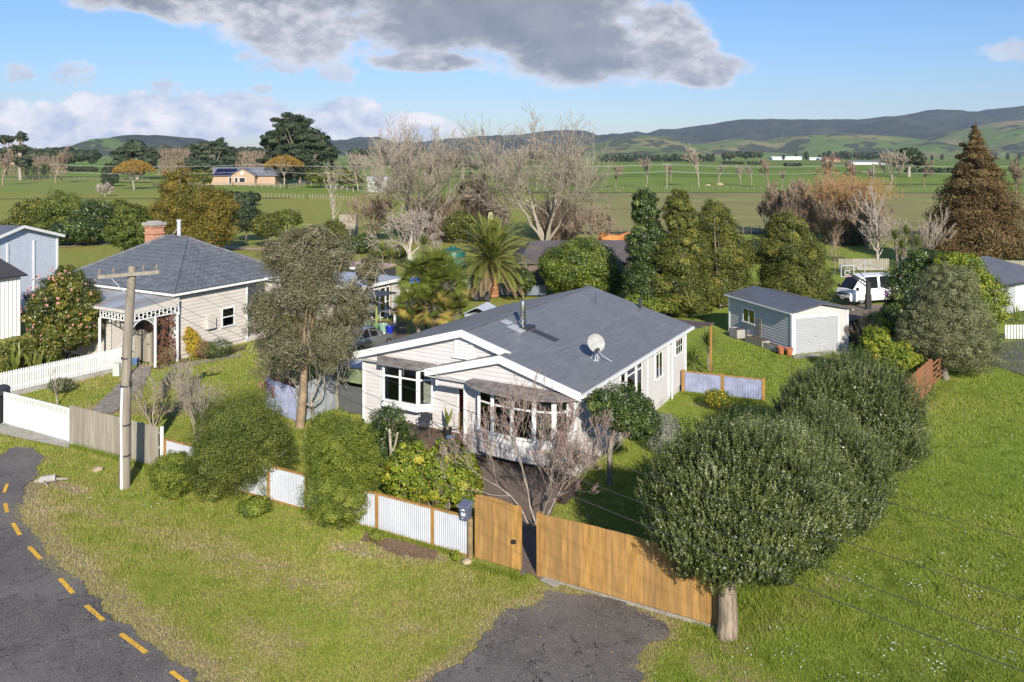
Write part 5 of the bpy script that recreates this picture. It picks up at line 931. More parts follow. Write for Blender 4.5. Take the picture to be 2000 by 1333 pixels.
g = MB(); g.box(2.55, -.80, .30, 2.68, .80, .55); g.box(2.55, -.45, .72, 2.63, .45, .82); g.build('bumper', m_dark, VAN); g = MB(); g.box(2.685, -.22, .4, 2.695, .22, .5); g.build('number_plate', m_white, VAN); g = MB(); g.box(2.0, -1.12, 1.15, 2.1, -.96, 1.4); g.box(2.0, .96, 1.15, 2.1, 1.12, 1.4); g.build('mirror', m_black, VAN)
g = MB()
for k, (x, z, w_, h_) in enumerate(((-.9, .55, .35, .4), (-1.5, .6, .3, .5), (-2.1, .6, .3, .35))): g.box(x-w_/2, .951, z, x+w_/2, .958, z+h_)
g.build('side_graphic', mat('blue red graphic', (.05, .10, .4), .4, .3, 5, col2=(.5, .1, .15)), VAN)
UT = [(-2.4, .82, .4, .9, 1.0, .75), (-.5, .85, .35, .95, 1.05, .78), (-.4, .85, .3, 1.0, 1.62, .62), (.5, .85, .3, 1.0, 1.65, .62), (1.1, .85, .3, 1.0, 1.05, .7), (2.3, .8, .35, .85, .9, .65), (2.4, .74, .4, .6, .65, .6)]
UTE = vehicle('white_ute', 'white utility vehicle between the white shed and the flowering camellia', 'ute', Vector((-36.3, 61.5, 0)), R(35), UT, m_vanp, [(-1.5, -.76), (1.5, -.76), (-1.5, .76), (1.5, .76)], [(2, 3, 'S'), (3, 4, 'S'), (3, 4, 'F')], .34)
# basketball hoop
BH = thing('basketball_hoop', 'black basketball stand with clear backboard beside the white van', 'basketball hoop', (27.4, 63.0, 0), R(0))
g = MB(); g.box(-.2, -.14, 0, .2, .14, 1.15); g.box(-.15, -.12, 1.151, .15, .12, 2.1); g.build('post', m_black, BH); g = MB(); g.bar((0, 0, 2.0), (-1.35, .2, 2.75), .12, .14); g.bar((.1, 0, 1.6), (-1.1, .2, 2.5), .08, .1); g.bar((0, 0, 2.1), (-.95, .1, 3.2), .05, .06); g.build('arm', m_black, BH)
g = MB(); 
for a, b in (((-2.05, .1, 2.5), (-1.0, .3, 2.5)), ((-2.05, .1, 3.35), (-1.0, .3, 3.35)), ((-2.05, .1, 2.5), (-2.05, .1, 3.35)), ((-1.0, .3, 2.5), (-1.0, .3, 3.35)), ((-1.75, .13, 2.65), (-1.35, .22, 2.65)), ((-1.75, .13, 2.95), (-1.35, .22, 2.95)), ((-1.75, .13, 2.65), (-1.75, .13, 2.95)), ((-1.35, .22, 2.65), (-1.35, .22, 2.95))): g.bar(a, b, .05, .05)
bk = g.build('backboard', m_galv, BH); g = MB(); g.add([(-2.05, .1, 2.5), (-1, .3, 2.5), (-1, .3, 3.35), (-2.05, .1, 3.35)], [(0, 1, 2, 3)]); g.build('glass', m_glass, bk); g = MB(); g.tube([(-1.6+.23*math.cos(a_), -.1+.23*math.sin(a_), 2.6) for a_ in np.linspace(0, 6.28, 15)], .02, 5); g.build('rim', mat('orange rim', (.5, .08, .02), .5), BH)
CLN = thing('rotary_clothesline', 'grey rotary clothesline standing behind the white van', 'clothesline', (31.0, 72, 0), 0); g = MB(); g.tube([(0, 0, 0), (0, 0, 2.6)], .04, 6); g.build('pole', m_galv, CLN); g = MB()
for k in range(4): a_ = R(45+90*k); e = Vector((1.6*math.cos(a_), 1.6*math.sin(a_), 2.0)); g.tube([(0, 0, 2.55), e], .025, 5); a2_ = a_+R(90); g.tube([e, (1.6*math.cos(a2_), 1.6*math.sin(a2_), 2.0)], .02, 4)
g.build('arms', m_galv, CLN)
# stones, garden bits
rr = random.Random(31)
def stone(label, p, s, m=m_conc, name='stone', group=None):
    g = MB(); vs = []; n1_, n2__ = 7, 9
    for i in range(n1_+1):
        for j in range(n2__): a_ = math.pi*i/n1_; b__ = 2*math.pi*j/n2__; v = Vector((math.sin(a_)*math.cos(b__), math.sin(a_)*math.sin(b__), math.cos(a_)*.6)); vs.append(v*s*(1+.3*mnoise.noise(v*1.7+Vector(p))))
    g.add(vs, [(i*n2__+j, i*n2__+(j+1) % n2__, (i+1)*n2__+(j+1) % n2__, (i+1)*n2__+j) for i in range(n1_) for j in range(n2__)]); o = g.build(name, m, smooth=True); o.location = p; return tag(o, label, 'stone', group)
m_stone = mat('tan stone', (.36, .28, .18), .9, .25, 6, .5, 20)
stone('pale round stone at the foot of the number 88 gate post', G(912, 1097, .08), .15, m_stone); stone('flat pale stone lying on the grass verge left of the utility pole', G(190, 918, .03), .2, m_stone)
g = MB(); g.box(0, 0, 0, .55, .5, .03); o = g.build('paving_slab', mat('red brown slab', (.20, .12, .085), .85, .2, 5)); o.location = G(1032, 1118, .01); o.rotation_euler.z = R(-50); tag(o, 'red brown paving slab at the open gateway', 'paving slab')
c2 = o.copy(); c2.data = o.data.copy(); c2.data.materials.clear(); c2.data.materials.append(m_conc); COL.objects.link(c2); c2.location = G(1055, 1134, .01); c2.rotation_euler.z = R(-42); c2['label'] = 'grey paving slab nearest the driveway'
g = MB(); g.tube([(0, 0, 0), (.3, .05, .08), (.7, .02, .1), (1.1, .2, .04)], [.06, .08, .07, .03], 7); g.tube([(.4, 0, .1), (.5, -.3, .12), (.75, -.45, .03)], [.04, .035, .02], 5); o = g.build('driftwood', m_woodg, smooth=True); o.location = G(68, 942); tag(o, 'grey branch lying by the culvert at the grass corner', 'branch')
g = MB(); g.tube([(0, 0, .12), (.5, .15, .16)], .13, 10, cap=False); o = g.build('culvert_pipe', m_conc, smooth=True); o.location = G(78, 945); tag(o, 'short metal culvert end under the driftwood at the grass corner', 'pipe')
g = MB()
for j in range(34): 
    a_ = rr.uniform(0, 6.28); r_ = rr.uniform(.03, .5); s_ = rr.uniform(.04, .09); x = rr.uniform(0, 6); 
    g.lathe([(s_*.6, 0), (s_, s_*.6), (s_*.6, s_)], (x, rr.uniform(-.12, .12), 0), 6)
o = g.build('edging_stones', mat('pinkish edging stones', (.38, .24, .16), .9, .3, 4)); q0 = G(96, 762); q1 = G(262, 722); o.location = q0; o.rotation_euler.z = math.atan2(q1.y-q0.y, q1.x-q0.x); tag(o, 'row of pinkish stones edging the bed below the picket fence', 'edging', kind='stuff')
T = thing('garden_chair', 'white tubular garden chair behind the picket fence', 'chair', G(235, 715), GRID); g = MB(); g.tube([(-.3, 0, .2), (-.3, 0, .95), (.0, .1, 1.25), (.45, .1, 1.25), (.5, 0, .9), (.5, 0, .2)], .03, 6); g.build('frame', m_white, T); g = MB(); g.box(-.3, -.25, .5, .5, .25, .54); g.build('seat', m_white, T)
pot('flower_pot', 'blue grey pot by the arched garden gate', G(264, 714), .25, .4, mat('blue grey glaze', (.10, .17, .30), .4))
# ------------------------------------------------------------ vegetation
def sph(n, rng): v = rng.normal(size=(n, 3)); return v/np.linalg.norm(v, axis=1)[:, None]
def nrm(v): return v/(np.linalg.norm(v, axis=1)[:, None]+1e-9)
def diamonds(P_, A_, B_):
    V = np.stack([P_-A_, P_+B_, P_+A_, P_-B_], 1).reshape(-1, 3); return V, np.arange(len(V)).reshape(-1, 4)
def leaf_set(P_, N_, size, asp, rng, droop=0.0):
    n = len(P_); t1 = nrm(np.cross(N_, sph(n, rng))); t1[:, 2] -= droop; t1 = nrm(t1); b_ = nrm(np.cross(N_, t1)); s = size*rng.uniform(.6, 1.3, n)[:, None]
    return diamonds(P_, t1*s*.5, b_*s*.5*asp)
def fib(k, rng):
    i = np.arange(k)+.5; ph = np.arccos(1-2*i/k); th = i*2.39996+rng.uniform(0, 6); d = np.stack([np.cos(th)*np.sin(ph), np.sin(th)*np.sin(ph), np.cos(ph)], 1); return nrm(d+rng.normal(0, .5/math.sqrt(k), (k, 3)))
def bumpy(d, rng):
    r = 0
    for f, a in ((2.3, .5), (4.7, .3), (9.5, .2)):
        p = rng.uniform(0, 6, 3); r = r+a*np.sin(f*d[:, 0]+p[0])*np.sin(f*d[:, 1]+p[1])+a*np.sin(f*d[:, 2]*1.3+p[2]+f*d[:, 0])*.7
    return r
def crown_points(blobs, n, rng, lump, nl, rough, zmin, inner=.14, skin=.35, flat=.8):
    P_, N_, C_ = [], [], []; ws = np.array([(r[0]*r[2])**.8 for c, r in blobs]); ws /= ws.sum()
    for (c, r), w_ in zip(blobs, ws):
        c = np.array(c, float); r = np.array(r, float); k = max(6, int(nl*w_)); m_ = int(n*w_*(1-skin))
        cd = fib(k, rng); cr = (1-rough*rng.uniform(0, 1, k)+.35*rough*bumpy(cd, rng))*(1-lump*.45); cc = c+cd*r*cr[:, None]; rc = lump*r.mean()*rng.uniform(.55, 1.35, k); crn = rng.normal(0, 1, k)
        pk = rc**2; pk = pk/pk.sum(); i = rng.choice(k, m_, p=pk); g_ = rng.normal(0, 1, (m_, 3)); g_ *= (np.minimum(1, 1.7/np.linalg.norm(g_, axis=1)))[:, None]; g_[:, 2] *= flat
        P_.append(cc[i]+g_*(rc[i]*.55)[:, None]); N_.append(nrm(g_*.35+cd[i]*.7+sph(m_, rng)*.7+np.array([0, 0, .25]))); C_.append(crn[i])
        ms = int(n*w_*skin); d = sph(ms, rng); st = rng.uniform(0, 1, ms) < .10; q_ = c+d*r*((1-rough*.6+.75*rough*bumpy(d, rng))*np.where(st, rng.uniform(1.0, 1.13, ms), rng.uniform(.84, 1.03, ms)))[:, None]; P_.append(q_); N_.append(nrm(d*.8+sph(ms, rng)*.8)); C_.append(.8*bumpy(d*3, rng))
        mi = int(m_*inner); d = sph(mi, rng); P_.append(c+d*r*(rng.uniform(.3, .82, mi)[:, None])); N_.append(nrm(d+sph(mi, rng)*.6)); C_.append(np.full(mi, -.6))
    P_ = np.concatenate(P_); N_ = np.concatenate(N_); C_ = np.concatenate(C_); ok = P_[:, 2] > zmin; return P_[ok], N_[ok], C_[ok]
def crown(parent, blobs, n, size, m, seed, asp=.5, lump=.3, nl=70, rough=.25, zmin=.05, droop=0., name='crown', vlump=.19, vleaf=.2, inner=.14, skin=.24, flat=.8):
    rng = np.random.default_rng(seed); P_, N_, C_ = crown_points(blobs, n, rng, lump, nl, rough, zmin, inner, skin, flat); V, F = leaf_set(P_, N_, size, asp, rng, droop)
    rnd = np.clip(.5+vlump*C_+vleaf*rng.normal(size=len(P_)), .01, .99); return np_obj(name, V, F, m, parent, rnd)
def spikes(parent, blobs, n, L_, leaf, m, seed, zmin=.5, name='crown', per=16):
    """upright leafy shoots standing out of the surface of a clipped crown"""
    rng = np.random.default_rng(seed); P_, N_, C_ = crown_points(blobs, n, rng, .17, 260, .26, zmin, 0.0, .45); n = len(P_)
    ax = nrm(N_*.55+np.array([0, 0, 1.0])+sph(n, rng)*.28); Ls = L_*rng.uniform(.5, 1.25, n); t_ = np.linspace(0, 1, per); ang = (np.arange(per)*2.4)[None]+rng.uniform(0, 6.3, n)[:, None]
    u = nrm(np.cross(ax, sph(n, rng))); v = np.cross(ax, u); out = u[:, None]*np.cos(ang)[..., None]+v[:, None]*np.sin(ang)[..., None]
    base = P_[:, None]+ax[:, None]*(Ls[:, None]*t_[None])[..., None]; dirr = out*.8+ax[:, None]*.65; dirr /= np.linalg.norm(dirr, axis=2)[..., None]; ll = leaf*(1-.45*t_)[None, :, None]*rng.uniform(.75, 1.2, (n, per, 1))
    ctr = base+dirr*ll*.5; bb = np.cross(ax[:, None], dirr); bb /= np.linalg.norm(bb, axis=2)[..., None]+1e-9
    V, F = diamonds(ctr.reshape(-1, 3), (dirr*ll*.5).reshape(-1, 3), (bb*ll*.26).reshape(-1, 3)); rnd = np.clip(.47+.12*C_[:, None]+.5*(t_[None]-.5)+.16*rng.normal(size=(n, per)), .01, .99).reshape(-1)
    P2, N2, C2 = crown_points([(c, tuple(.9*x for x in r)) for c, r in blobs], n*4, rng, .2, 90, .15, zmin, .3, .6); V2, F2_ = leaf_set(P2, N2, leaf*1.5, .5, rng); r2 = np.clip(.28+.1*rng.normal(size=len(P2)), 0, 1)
    return np_obj(name, np.concatenate([V, V2]), np.concatenate([F, F2_+len(V)]), m, parent, np.concatenate([rnd, r2]))
def seg_obj(name, S, m, parent, k=4, rmin=0.0):
    S = np.array(S, float); p0, p1, r0, r1 = S[:, :3], S[:, 3:6], np.maximum(S[:, 6], rmin), np.maximum(S[:, 7], rmin); d = nrm(p1-p0); u = nrm(np.cross(d, np.where(np.abs(d[:, 2:3]) > .9, np.array([[1., 0, 0]]), np.array([[0, 0, 1.]])))); v = np.cross(d, u)
    V = []
    for (p, r) in ((p0, r0), (p1+d*(r1*.4)[:, None], r1)):
        for j in range(k): a = 2*math.pi*j/k; V.append(p+(u*math.cos(a)+v*math.sin(a))*r[:, None])
    V = np.stack(V, 1).reshape(-1, 3); b_ = np.arange(len(S))[:, None, None]*2*k; F = np.array([[j, (j+1) % k, k+(j+1) % k, k+j] for j in range(k)])[None]+b_
    return np_obj(name, V, F.reshape(-1, 4), m, parent, None, smooth=True)
def grow(S, rng, p, d, L_, r, lv, o):
    """recursive limb: o = (levels, children, angle, ratio, up, wobble, segs)"""
    n = o['segs'] if lv < o['levels']-1 else 2; pts_ = [p.copy()]; rs = [r]; e = r*o.get('taper', .55)
    for i in range(n):
        d = d+rng.normal(0, o['wob'], 3); d[2] += o['up']*(.3+.2*lv); d /= np.linalg.norm(d); q_ = p+d*L_/n; r1 = r+(e-r)*(i+1)/n; S.append((*p, *q_, rs[-1], r1)); p = q_; pts_.append(p.copy()); rs.append(r1)
    if lv >= o['levels']: return
    k = o['kids'][min(lv, len(o['kids'])-1)]
    for j in range(k):
        t_ = 1.0 if j == 0 else rng.uniform(o.get('low', .35), 1.0); i = min(n, max(1, int(round(t_*n)))); a = o['ang']*rng.uniform(.5, 1.25)*(.45 if j == 0 else 1); ax = np.cross(d, sph(1, rng)[0]); ax /= np.linalg.norm(ax)+1e-9
        nd = d*math.cos(a)+ax*math.sin(a); grow(S, rng, pts_[i], nd, L_*o['ratio']*rng.uniform(.7, 1.15), rs[i]*(.8 if j == 0 else .62), lv+1, o)
def bare(name, label, base, h, seed, m=None, group=None, cat='tree', stems=1, lean=(0, 0), spread=.25, r=None, k=4, rmin=.012, **o):
    oo = dict(levels=5, kids=[4, 4, 4, 3, 3], ang=.6, ratio=.68, up=.12, wob=.10, segs=4); oo.update(o); rng = np.random.default_rng(seed); T = thing(name, label, cat, base, 0, group); S = []; S2 = []
    L0 = h*oo.pop('l0', .32); r = r or h*.022
    for s_ in range(stems):
        a = 6.28*s_/stems+rng.uniform(0, 1); d = np.array([math.cos(a)*spread*(stems > 1)+lean[0], math.sin(a)*spread*(stems > 1)+lean[1], 1.0]); d /= np.linalg.norm(d); grow(S, rng, np.array([math.cos(a)*r*.6*(stems > 1), math.sin(a)*r*.6*(stems > 1), -.15]), d, L0*rng.uniform(.85, 1.1), r/(stems**.4), 0, oo)
    S = np.array(S); zmax = S[:, 5].max(); f = h/zmax; S[:, :6] *= f; big = S[:, 6] > r*.22
    seg_obj('trunk', S[big], m or m_twig, T, 7); seg_obj('branches', S[~big], m or m_twig, T, k, rmin); return T, S
def limbs(parent, blobs, seed, r, m=None, nb=9, base=(0, 0, -.1), fork=.35):
    rng = np.random.default_rng(seed); S = []; c0 = np.mean([c for c, _ in blobs], axis=0); zf = min(c[2]-r_[2]*.5 for c, r_ in blobs); p0 = np.array(base, float); f = np.array([p0[0]+(c0[0]-p0[0])*.3, p0[1]+(c0[1]-p0[1])*.3, max(.2, zf)]); mid = (p0+f)/2+np.array([.05, 0, 0])*rng.normal()
    S += [(*p0, *mid, r, r*.85), (*mid, *f, r*.85, r*.7)]
    for c, rr_ in blobs:
        for j in range(nb):
            e = np.array(c)+sph(1, rng)[0]*np.array(rr_)*.75; m1 = f*.5+e*.5+rng.normal(0, .06, 3)*rr_[0]; S += [(*f, *m1, r*.5, r*.3), (*m1, *e, r*.3, r*.1)]
    return seg_obj('trunk', S, m or m_bark, parent, 7)
def bush(name, label, cat, base, blobs, n, size, m, seed, Y=None, trunk=.08, group=None, style=None, ry=1.0, **kw):
    """base: ground position; blobs: (x, y, rx, ry[, extra depth]) measured on the photo, turned into metres at the plant's own distance"""
    b = G(*base) if len(base) == 2 else Vector(base); Y0 = Y or b.y; T = thing(name, label, cat, (b.x, b.y, 0), 0, group); B_ = []
    for q_ in blobs:
        dd = q_[4] if len(q_) > 4 else 0; Yq = Y0+dd; c = P(q_[0], q_[1], Yq); B_.append(((c.x-b.x, c.y-b.y, c.z), (q_[2]*Yq/1600, q_[2]*Yq/1600*ry, q_[3]*Yq/1600)))
    if style == 'spike': spikes(T, B_, n, kw.get('L', .34), size, m, seed, kw.get('zmin', .4))
    else: crown(T, B_, n, size, m, seed, **kw)
    if trunk: limbs(T, B_, seed+1, trunk)
    return T
def leaves(T, S, n, size, m, seed, spread, asp=.5, thr=.12, name='foliage', **kw):
    """leaves or buds sown along the thin ends of a branch skeleton"""
    rng = np.random.default_rng(seed); S = np.array(S); fine = S[S[:, 6] <= np.quantile(S[:, 6], .6)]; i = rng.integers(0, len(fine), n); t_ = rng.uniform(0, 1, n)[:, None]; p = fine[i, :3]*(1-t_)+fine[i, 3:6]*t_+rng.normal(0, spread, (n, 3)); V, F = leaf_set(p, sph(n, rng), size, asp, rng)
    return np_obj(name, V, F, m, T, np.clip(rng.normal(.5, .2, n), 0, 1))
# leaf palettes
L_hedge = leafmat('glossy hedge leaves', [(0, (.015, .025, .006)), (.42, (.078, .100, .020)), (.70, (.185, .210, .050)), (.88, (.26, .29, .12)), (1, (.50, .50, .36))], .38, .12, .5)
L_box = leafmat('small olive green leaves', [(0, (.035, .050, .008)), (.5, (.10, .128, .018)), (1, (.24, .27, .055))], .5, .22)
L_lime = leafmat('bright hedge leaves', [(0, (.05, .075, .008)), (.5, (.145, .19, .020)), (1, (.34, .37, .06))], .5, .25)
L_yel = leafmat('large yellow green leaves', [(0, (.05, .08, .01)), (.45, (.16, .22, .02)), (.8, (.36, .38, .04)), (1, (.48, .38, .06))], .5, .3)
L_olive = leafmat('grey olive leaves', [(0, (.055, .052, .024)), (.5, (.150, .142, .070)), (.85, (.24, .23, .14)), (1, (.32, .31, .23))], .5, .15)
L_deep = leafmat('deep green leaves', [(0, (.014, .026, .006)), (.5, (.045, .075, .014)), (.85, (.11, .155, .03)), (1, (.22, .25, .06))], .4, .15, .5)
L_mix = leafmat('mixed olive yellow leaves', [(0, (.030, .040, .008)), (.45, (.085, .105, .018)), (.75, (.17, .175, .030)), (1, (.30, .26, .05))], .5, .2)
L_grey = leafmat('sage grey leaves', [(0, (.07, .085, .035)), (.5, (.155, .17, .075)), (1, (.30, .29, .15))], .6, .2)
L_sil = leafmat('silver grey leaves', [(0, (.12, .13, .11)), (1, (.34, .35, .30))], .7, .1)
L_cop = leafmat('copper brown foliage', [(0, (.030, .021, .008)), (.5, (.120, .070, .025)), (.85, (.20, .135, .048)), (1, (.17, .16, .06))], .7, .15)
L_gold = leafmat('golden conifer foliage', [(0, (.045, .05, .008)), (.4, (.12, .115, .015)), (.75, (.27, .20, .03)), (1, (.30, .15, .05))], .6, .2)
L_pine = leafmat('pine foliage', [(0, (.010, .018, .008)), (.5, (.034, .052, .022)), (1, (.10, .12, .055))], .6, .1)
L_far = leafmat('distant evergreen foliage', [(0, (.018, .03, .018)), (.5, (.045, .065, .035)), (1, (.10, .115, .06))], .8, .1)
L_cam = leafmat('camellia leaves', [(0, (.022, .032, .006)), (.5, (.075, .095, .012)), (.85, (.19, .19, .025)), (1, (.40, .29, .04))], .35, .15, .6)
L_pink = leafmat('pink blossom', [(0, (.55, .18, .14)), (1, (.75, .38, .34))], .7, .2)
L_whi = leafmat('white blossom', [(0, (.6, .6, .55)), (1, (.8, .8, .78))], .7, .2)
L_bud = leafmat('mauve red buds', [(0, (.20, .07, .07)), (.6, (.30, .15, .16)), (1, (.5, .2, .14))], .7, .1)
L_org = leafmat('orange twig tips', [(0, (.32, .18, .08)), (1, (.52, .33, .16))], .8, .1)
L_palm = leafmat('palm fronds', [(0, (.030, .050, .008)), (.45, (.105, .135, .022)), (.75, (.23, .25, .06)), (.9, (.34, .24, .04)), (1, (.22, .16, .10))], .4, .15, .5)
L_dead = leafmat('dry leaves', [(0, (.12, .07, .035)), (1, (.36, .25, .13))], .8, .1)
# -- the big clipped hedge trees
def hedge(label, base, blobs, n, seed, tr, zmin, group='glossy hedge trees on the right boundary'):
    T = thing('hedge_tree', label, 'tree', base, 0, group); B_ = [((c[0]-base[0], c[1]-base[1], c[2]), r) for c, r in blobs]; spikes(T, B_, n, .36, .072, L_hedge, seed, zmin)
    g = MB(); z = min(c[2]-r[2]*.6 for c, r in blobs); g.tube([(0, 0, -.1), (.03, 0, .5), (0, .02, z)], [tr*1.15, tr, tr*.9], 12); g.build('trunk', mat('pale split trunk', (.27, .21, .155), .9, .45, 3, 1.0, 14, stretch=(5, 5, .5), dirt=.5), T, smooth=True)
    S = []; rng = np.random.default_rng(seed)
    for c, r in B_:
        for j in range(14): e = np.array(c)+sph(1, rng)[0]*np.array(r)*.7; m1 = np.array([0, 0, z])*.4+e*.6; S += [(0, 0, z*.9, *m1, tr*.35, tr*.15), (*m1, *e, tr*.15, .012)]
    seg_obj('branches', S, m_bark, T, 5); return T
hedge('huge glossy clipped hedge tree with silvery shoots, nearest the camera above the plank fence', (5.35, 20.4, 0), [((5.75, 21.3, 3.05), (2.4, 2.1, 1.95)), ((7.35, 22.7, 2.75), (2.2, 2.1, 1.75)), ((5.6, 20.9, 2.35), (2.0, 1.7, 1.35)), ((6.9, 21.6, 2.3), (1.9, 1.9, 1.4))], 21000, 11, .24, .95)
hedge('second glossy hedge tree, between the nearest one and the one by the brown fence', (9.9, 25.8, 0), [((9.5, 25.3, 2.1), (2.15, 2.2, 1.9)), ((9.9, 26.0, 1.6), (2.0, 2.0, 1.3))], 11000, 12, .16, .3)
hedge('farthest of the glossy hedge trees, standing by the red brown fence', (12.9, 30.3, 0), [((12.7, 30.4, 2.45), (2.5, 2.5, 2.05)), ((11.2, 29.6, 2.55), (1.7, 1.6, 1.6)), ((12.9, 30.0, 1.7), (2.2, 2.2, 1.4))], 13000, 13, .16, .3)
# -- verge bushes
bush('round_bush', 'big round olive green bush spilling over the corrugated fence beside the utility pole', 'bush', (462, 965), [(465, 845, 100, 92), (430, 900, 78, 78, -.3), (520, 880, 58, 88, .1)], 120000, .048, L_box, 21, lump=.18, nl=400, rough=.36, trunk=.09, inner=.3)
bush('low_bush', 'low lighter bush at the foot of the big round bush, nearest the utility pole', 'bush', (340, 968), [(340, 925, 46, 48)], 26000, .052, L_lime, 22, lump=.2, nl=110, trunk=.04)
bush('small_shrub', 'small spreading shrub with a bare twig on the verge between the two big bushes', 'shrub', (500, 1004), [(497, 990, 34, 17)], 4500, .08, L_lime, 23, lump=.3, trunk=.02)
bush('clipped_hedge', 'tall bright clipped bush on the corrugated fence, left of the yellow leaved bush', 'bush', (662, 1030), [(655, 880, 70, 88), (660, 960, 74, 70, -.1), (700, 900, 48, 80, .5)], 130000, .045, L_lime, 24, lump=.15, nl=500, rough=.30, trunk=.08, inner=.3)
bush('flowering_shrub', 'loose shrub with tiny pale flowers between the clipped bush and the bay window', 'shrub', (752, 940), [(762, 832, 42, 46), (735, 870, 36, 62), (795, 880, 34, 46), (760, 900, 50, 44)], 30000, .075, L_deep, 25, lump=.3, nl=60, rough=.4, trunk=.05)
T = bush('yellow_leaved_bush', 'yellow green large leaved bush behind the corrugated fence by the mailbox', 'bush', (850, 1000), [(800, 925, 54, 66), (870, 925, 64, 66), (900, 940, 42, 66)], 24000, .10, L_yel, 26, lump=.16, nl=160, rough=.3, asp=.75, trunk=.05)
rng = np.random.default_rng(5); S = [(x, y, .2, x+rng.normal(0, .1), y+rng.normal(0, .1), rng.uniform(1.2, 2.2), .012, .006) for x, y in rng.uniform((-1.1, -.5), (1.2, .5), (90, 2))]; seg_obj('canes', S, m_twig, T, 4)
T, S = bare('pruned_tree', 'pale pruned stump with cut upright limbs behind the yellow leaved bush', G(780, 965), 2.3, 8, levels=1, kids=[3], l0=.55, ang=.5, taper=.8, r=.09, ratio=.7)
bush('young_tree', 'small leafy tree with a pale trunk at the front right corner of the bungalow', 'tree', (1190, 945), [(1215, 795, 58, 44), (1245, 820, 46, 48), (1180, 790, 36, 34)], 32000, .08, L_deep, 27, lump=.28, nl=110, rough=.25, trunk=.11)
bush('silver_bush', 'silver grey rounded bush beside the leafy tree along the house wall', 'bush', (1302, 885), [(1300, 838, 32, 38), (1285, 860, 26, 26)], 12000, .06, L_sil, 28, lump=.25, asp=.3, trunk=.04)
# -- leafless lichen tree in the front garden
def lichen_tree():
    T, S = bare('leafless_tree', 'many stemmed leafless tree with lichen bark in front of the bow window', G(1050, 1038), 5.2, 44, m=mat('lichen grey red bark', (.30, .245, .205), .9, .4, 4), stems=5, spread=.42, r=.075, levels=7, kids=[3, 3, 3, 3, 2, 2, 2], l0=.34, ang=.50, ratio=.70, up=.10, wob=.14, segs=4, rmin=.006)
    T.scale = (.92, .92, .96); leaves(T, S, 9000, .04, L_bud, 3, .03, .5, name='buds'); return T
lichen_tree()
T, S = bare('twiggy_shrub', 'reddish leafless shrub low against the house below the bow window', G(1105, 945), 1.7, 43, m=m_twigr, cat='shrub', stems=6, spread=.5, r=.04, levels=4, kids=[4, 4, 3, 3], l0=.4, ang=.6, rmin=.005)
T, S = bare('leafless_shrub', 'bare twiggy shrub in the neighbour lawn right of the utility pole', G(300, 830), 2.9, 44, cat='shrub', stems=5, spread=.4, r=.07, levels=5, kids=[3, 4, 3, 3, 2], l0=.4, ang=.55, up=.04, rmin=.005)
T, S = bare('leafless_shrub', 'pale bare shrub behind the paling fence next to the big round bush', G(385, 860), 3.6, 45, cat='shrub', stems=5, spread=.35, r=.06, levels=5, kids=[3, 4, 3, 3], l0=.4, ang=.5, rmin=.005)
T, S = bare('sapling', 'leafless sapling in the bed below the white picket fence', G(112, 790), 1.9, 46, levels=3, kids=[3, 3, 2], l0=.5, r=.05, rmin=.006)
T, S = bare('leafless_shrub', 'bare pinkish shrub against the right side of the garage', G(1690, 688), 2.6, 47, m=m_twigr, cat='shrub', stems=7, spread=.35, r=.05, levels=4, kids=[4, 3, 3], l0=.45, ang=.4, rmin=.007)
# -- olive tree
OT = thing('olive_tree', 'large loose grey green olive tree left of the bungalow', 'tree', G(585, 835), 0); b0 = G(585, 835)
OB = []
for (x, y, rx, ry, dd) in [(600, 560, 88, 92, 0), (560, 500, 62, 55, .3), (640, 500, 60, 50, .5), (520, 610, 50, 70, .2), (690, 600, 46, 60, .4), (560, 680, 70, 58, -.3), (650, 670, 58, 62, -.2), (610, 460, 40, 26, .3), (720, 530, 30, 34, .5)]: c = P(x, y, 36+dd); OB.append(((c.x-b0.x, c.y-b0.y, c.z), (rx*.0225, rx*.021, ry*.0225)))
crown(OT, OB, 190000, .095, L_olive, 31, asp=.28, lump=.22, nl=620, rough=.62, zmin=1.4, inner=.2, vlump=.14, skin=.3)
limbs(OT, OB, 32, .21, mat('tan olive bark', (.26, .19, .12), .9, .3, 4, .6, 20), 3)
rng = np.random.default_rng(7); OS = []
for c, r in OB:
    for j in range(60): e = np.array(c)+sph(1, rng)[0]*np.array(r)*rng.uniform(.6, 1.05); a = e-sph(1, rng)[0]*.5-np.array([0, 0, .3]); OS.append((*a, *e, .014, .006))
seg_obj('twigs', OS, m_twig, OT, 3)
T, S = bare('red_twig_shrub', 'reddish bare shrub at the foot of the olive tree', G(540, 800), 2.0, 48, m=mat('red twigs', (.30, .12, .12), .9, .2, 5), cat='shrub', stems=6, spread=.45, r=.05, levels=5, kids=[4, 3, 3, 3], l0=.4, ang=.55, rmin=.006)
T, S = bare('lopped_tree', 'small lopped tree with pale crooked branches between olive and lean-to', G(612, 818), 3.2, 49, levels=3, kids=[4, 3, 3], l0=.5, ang=.75, wob=.25, r=.09, rmin=.01)
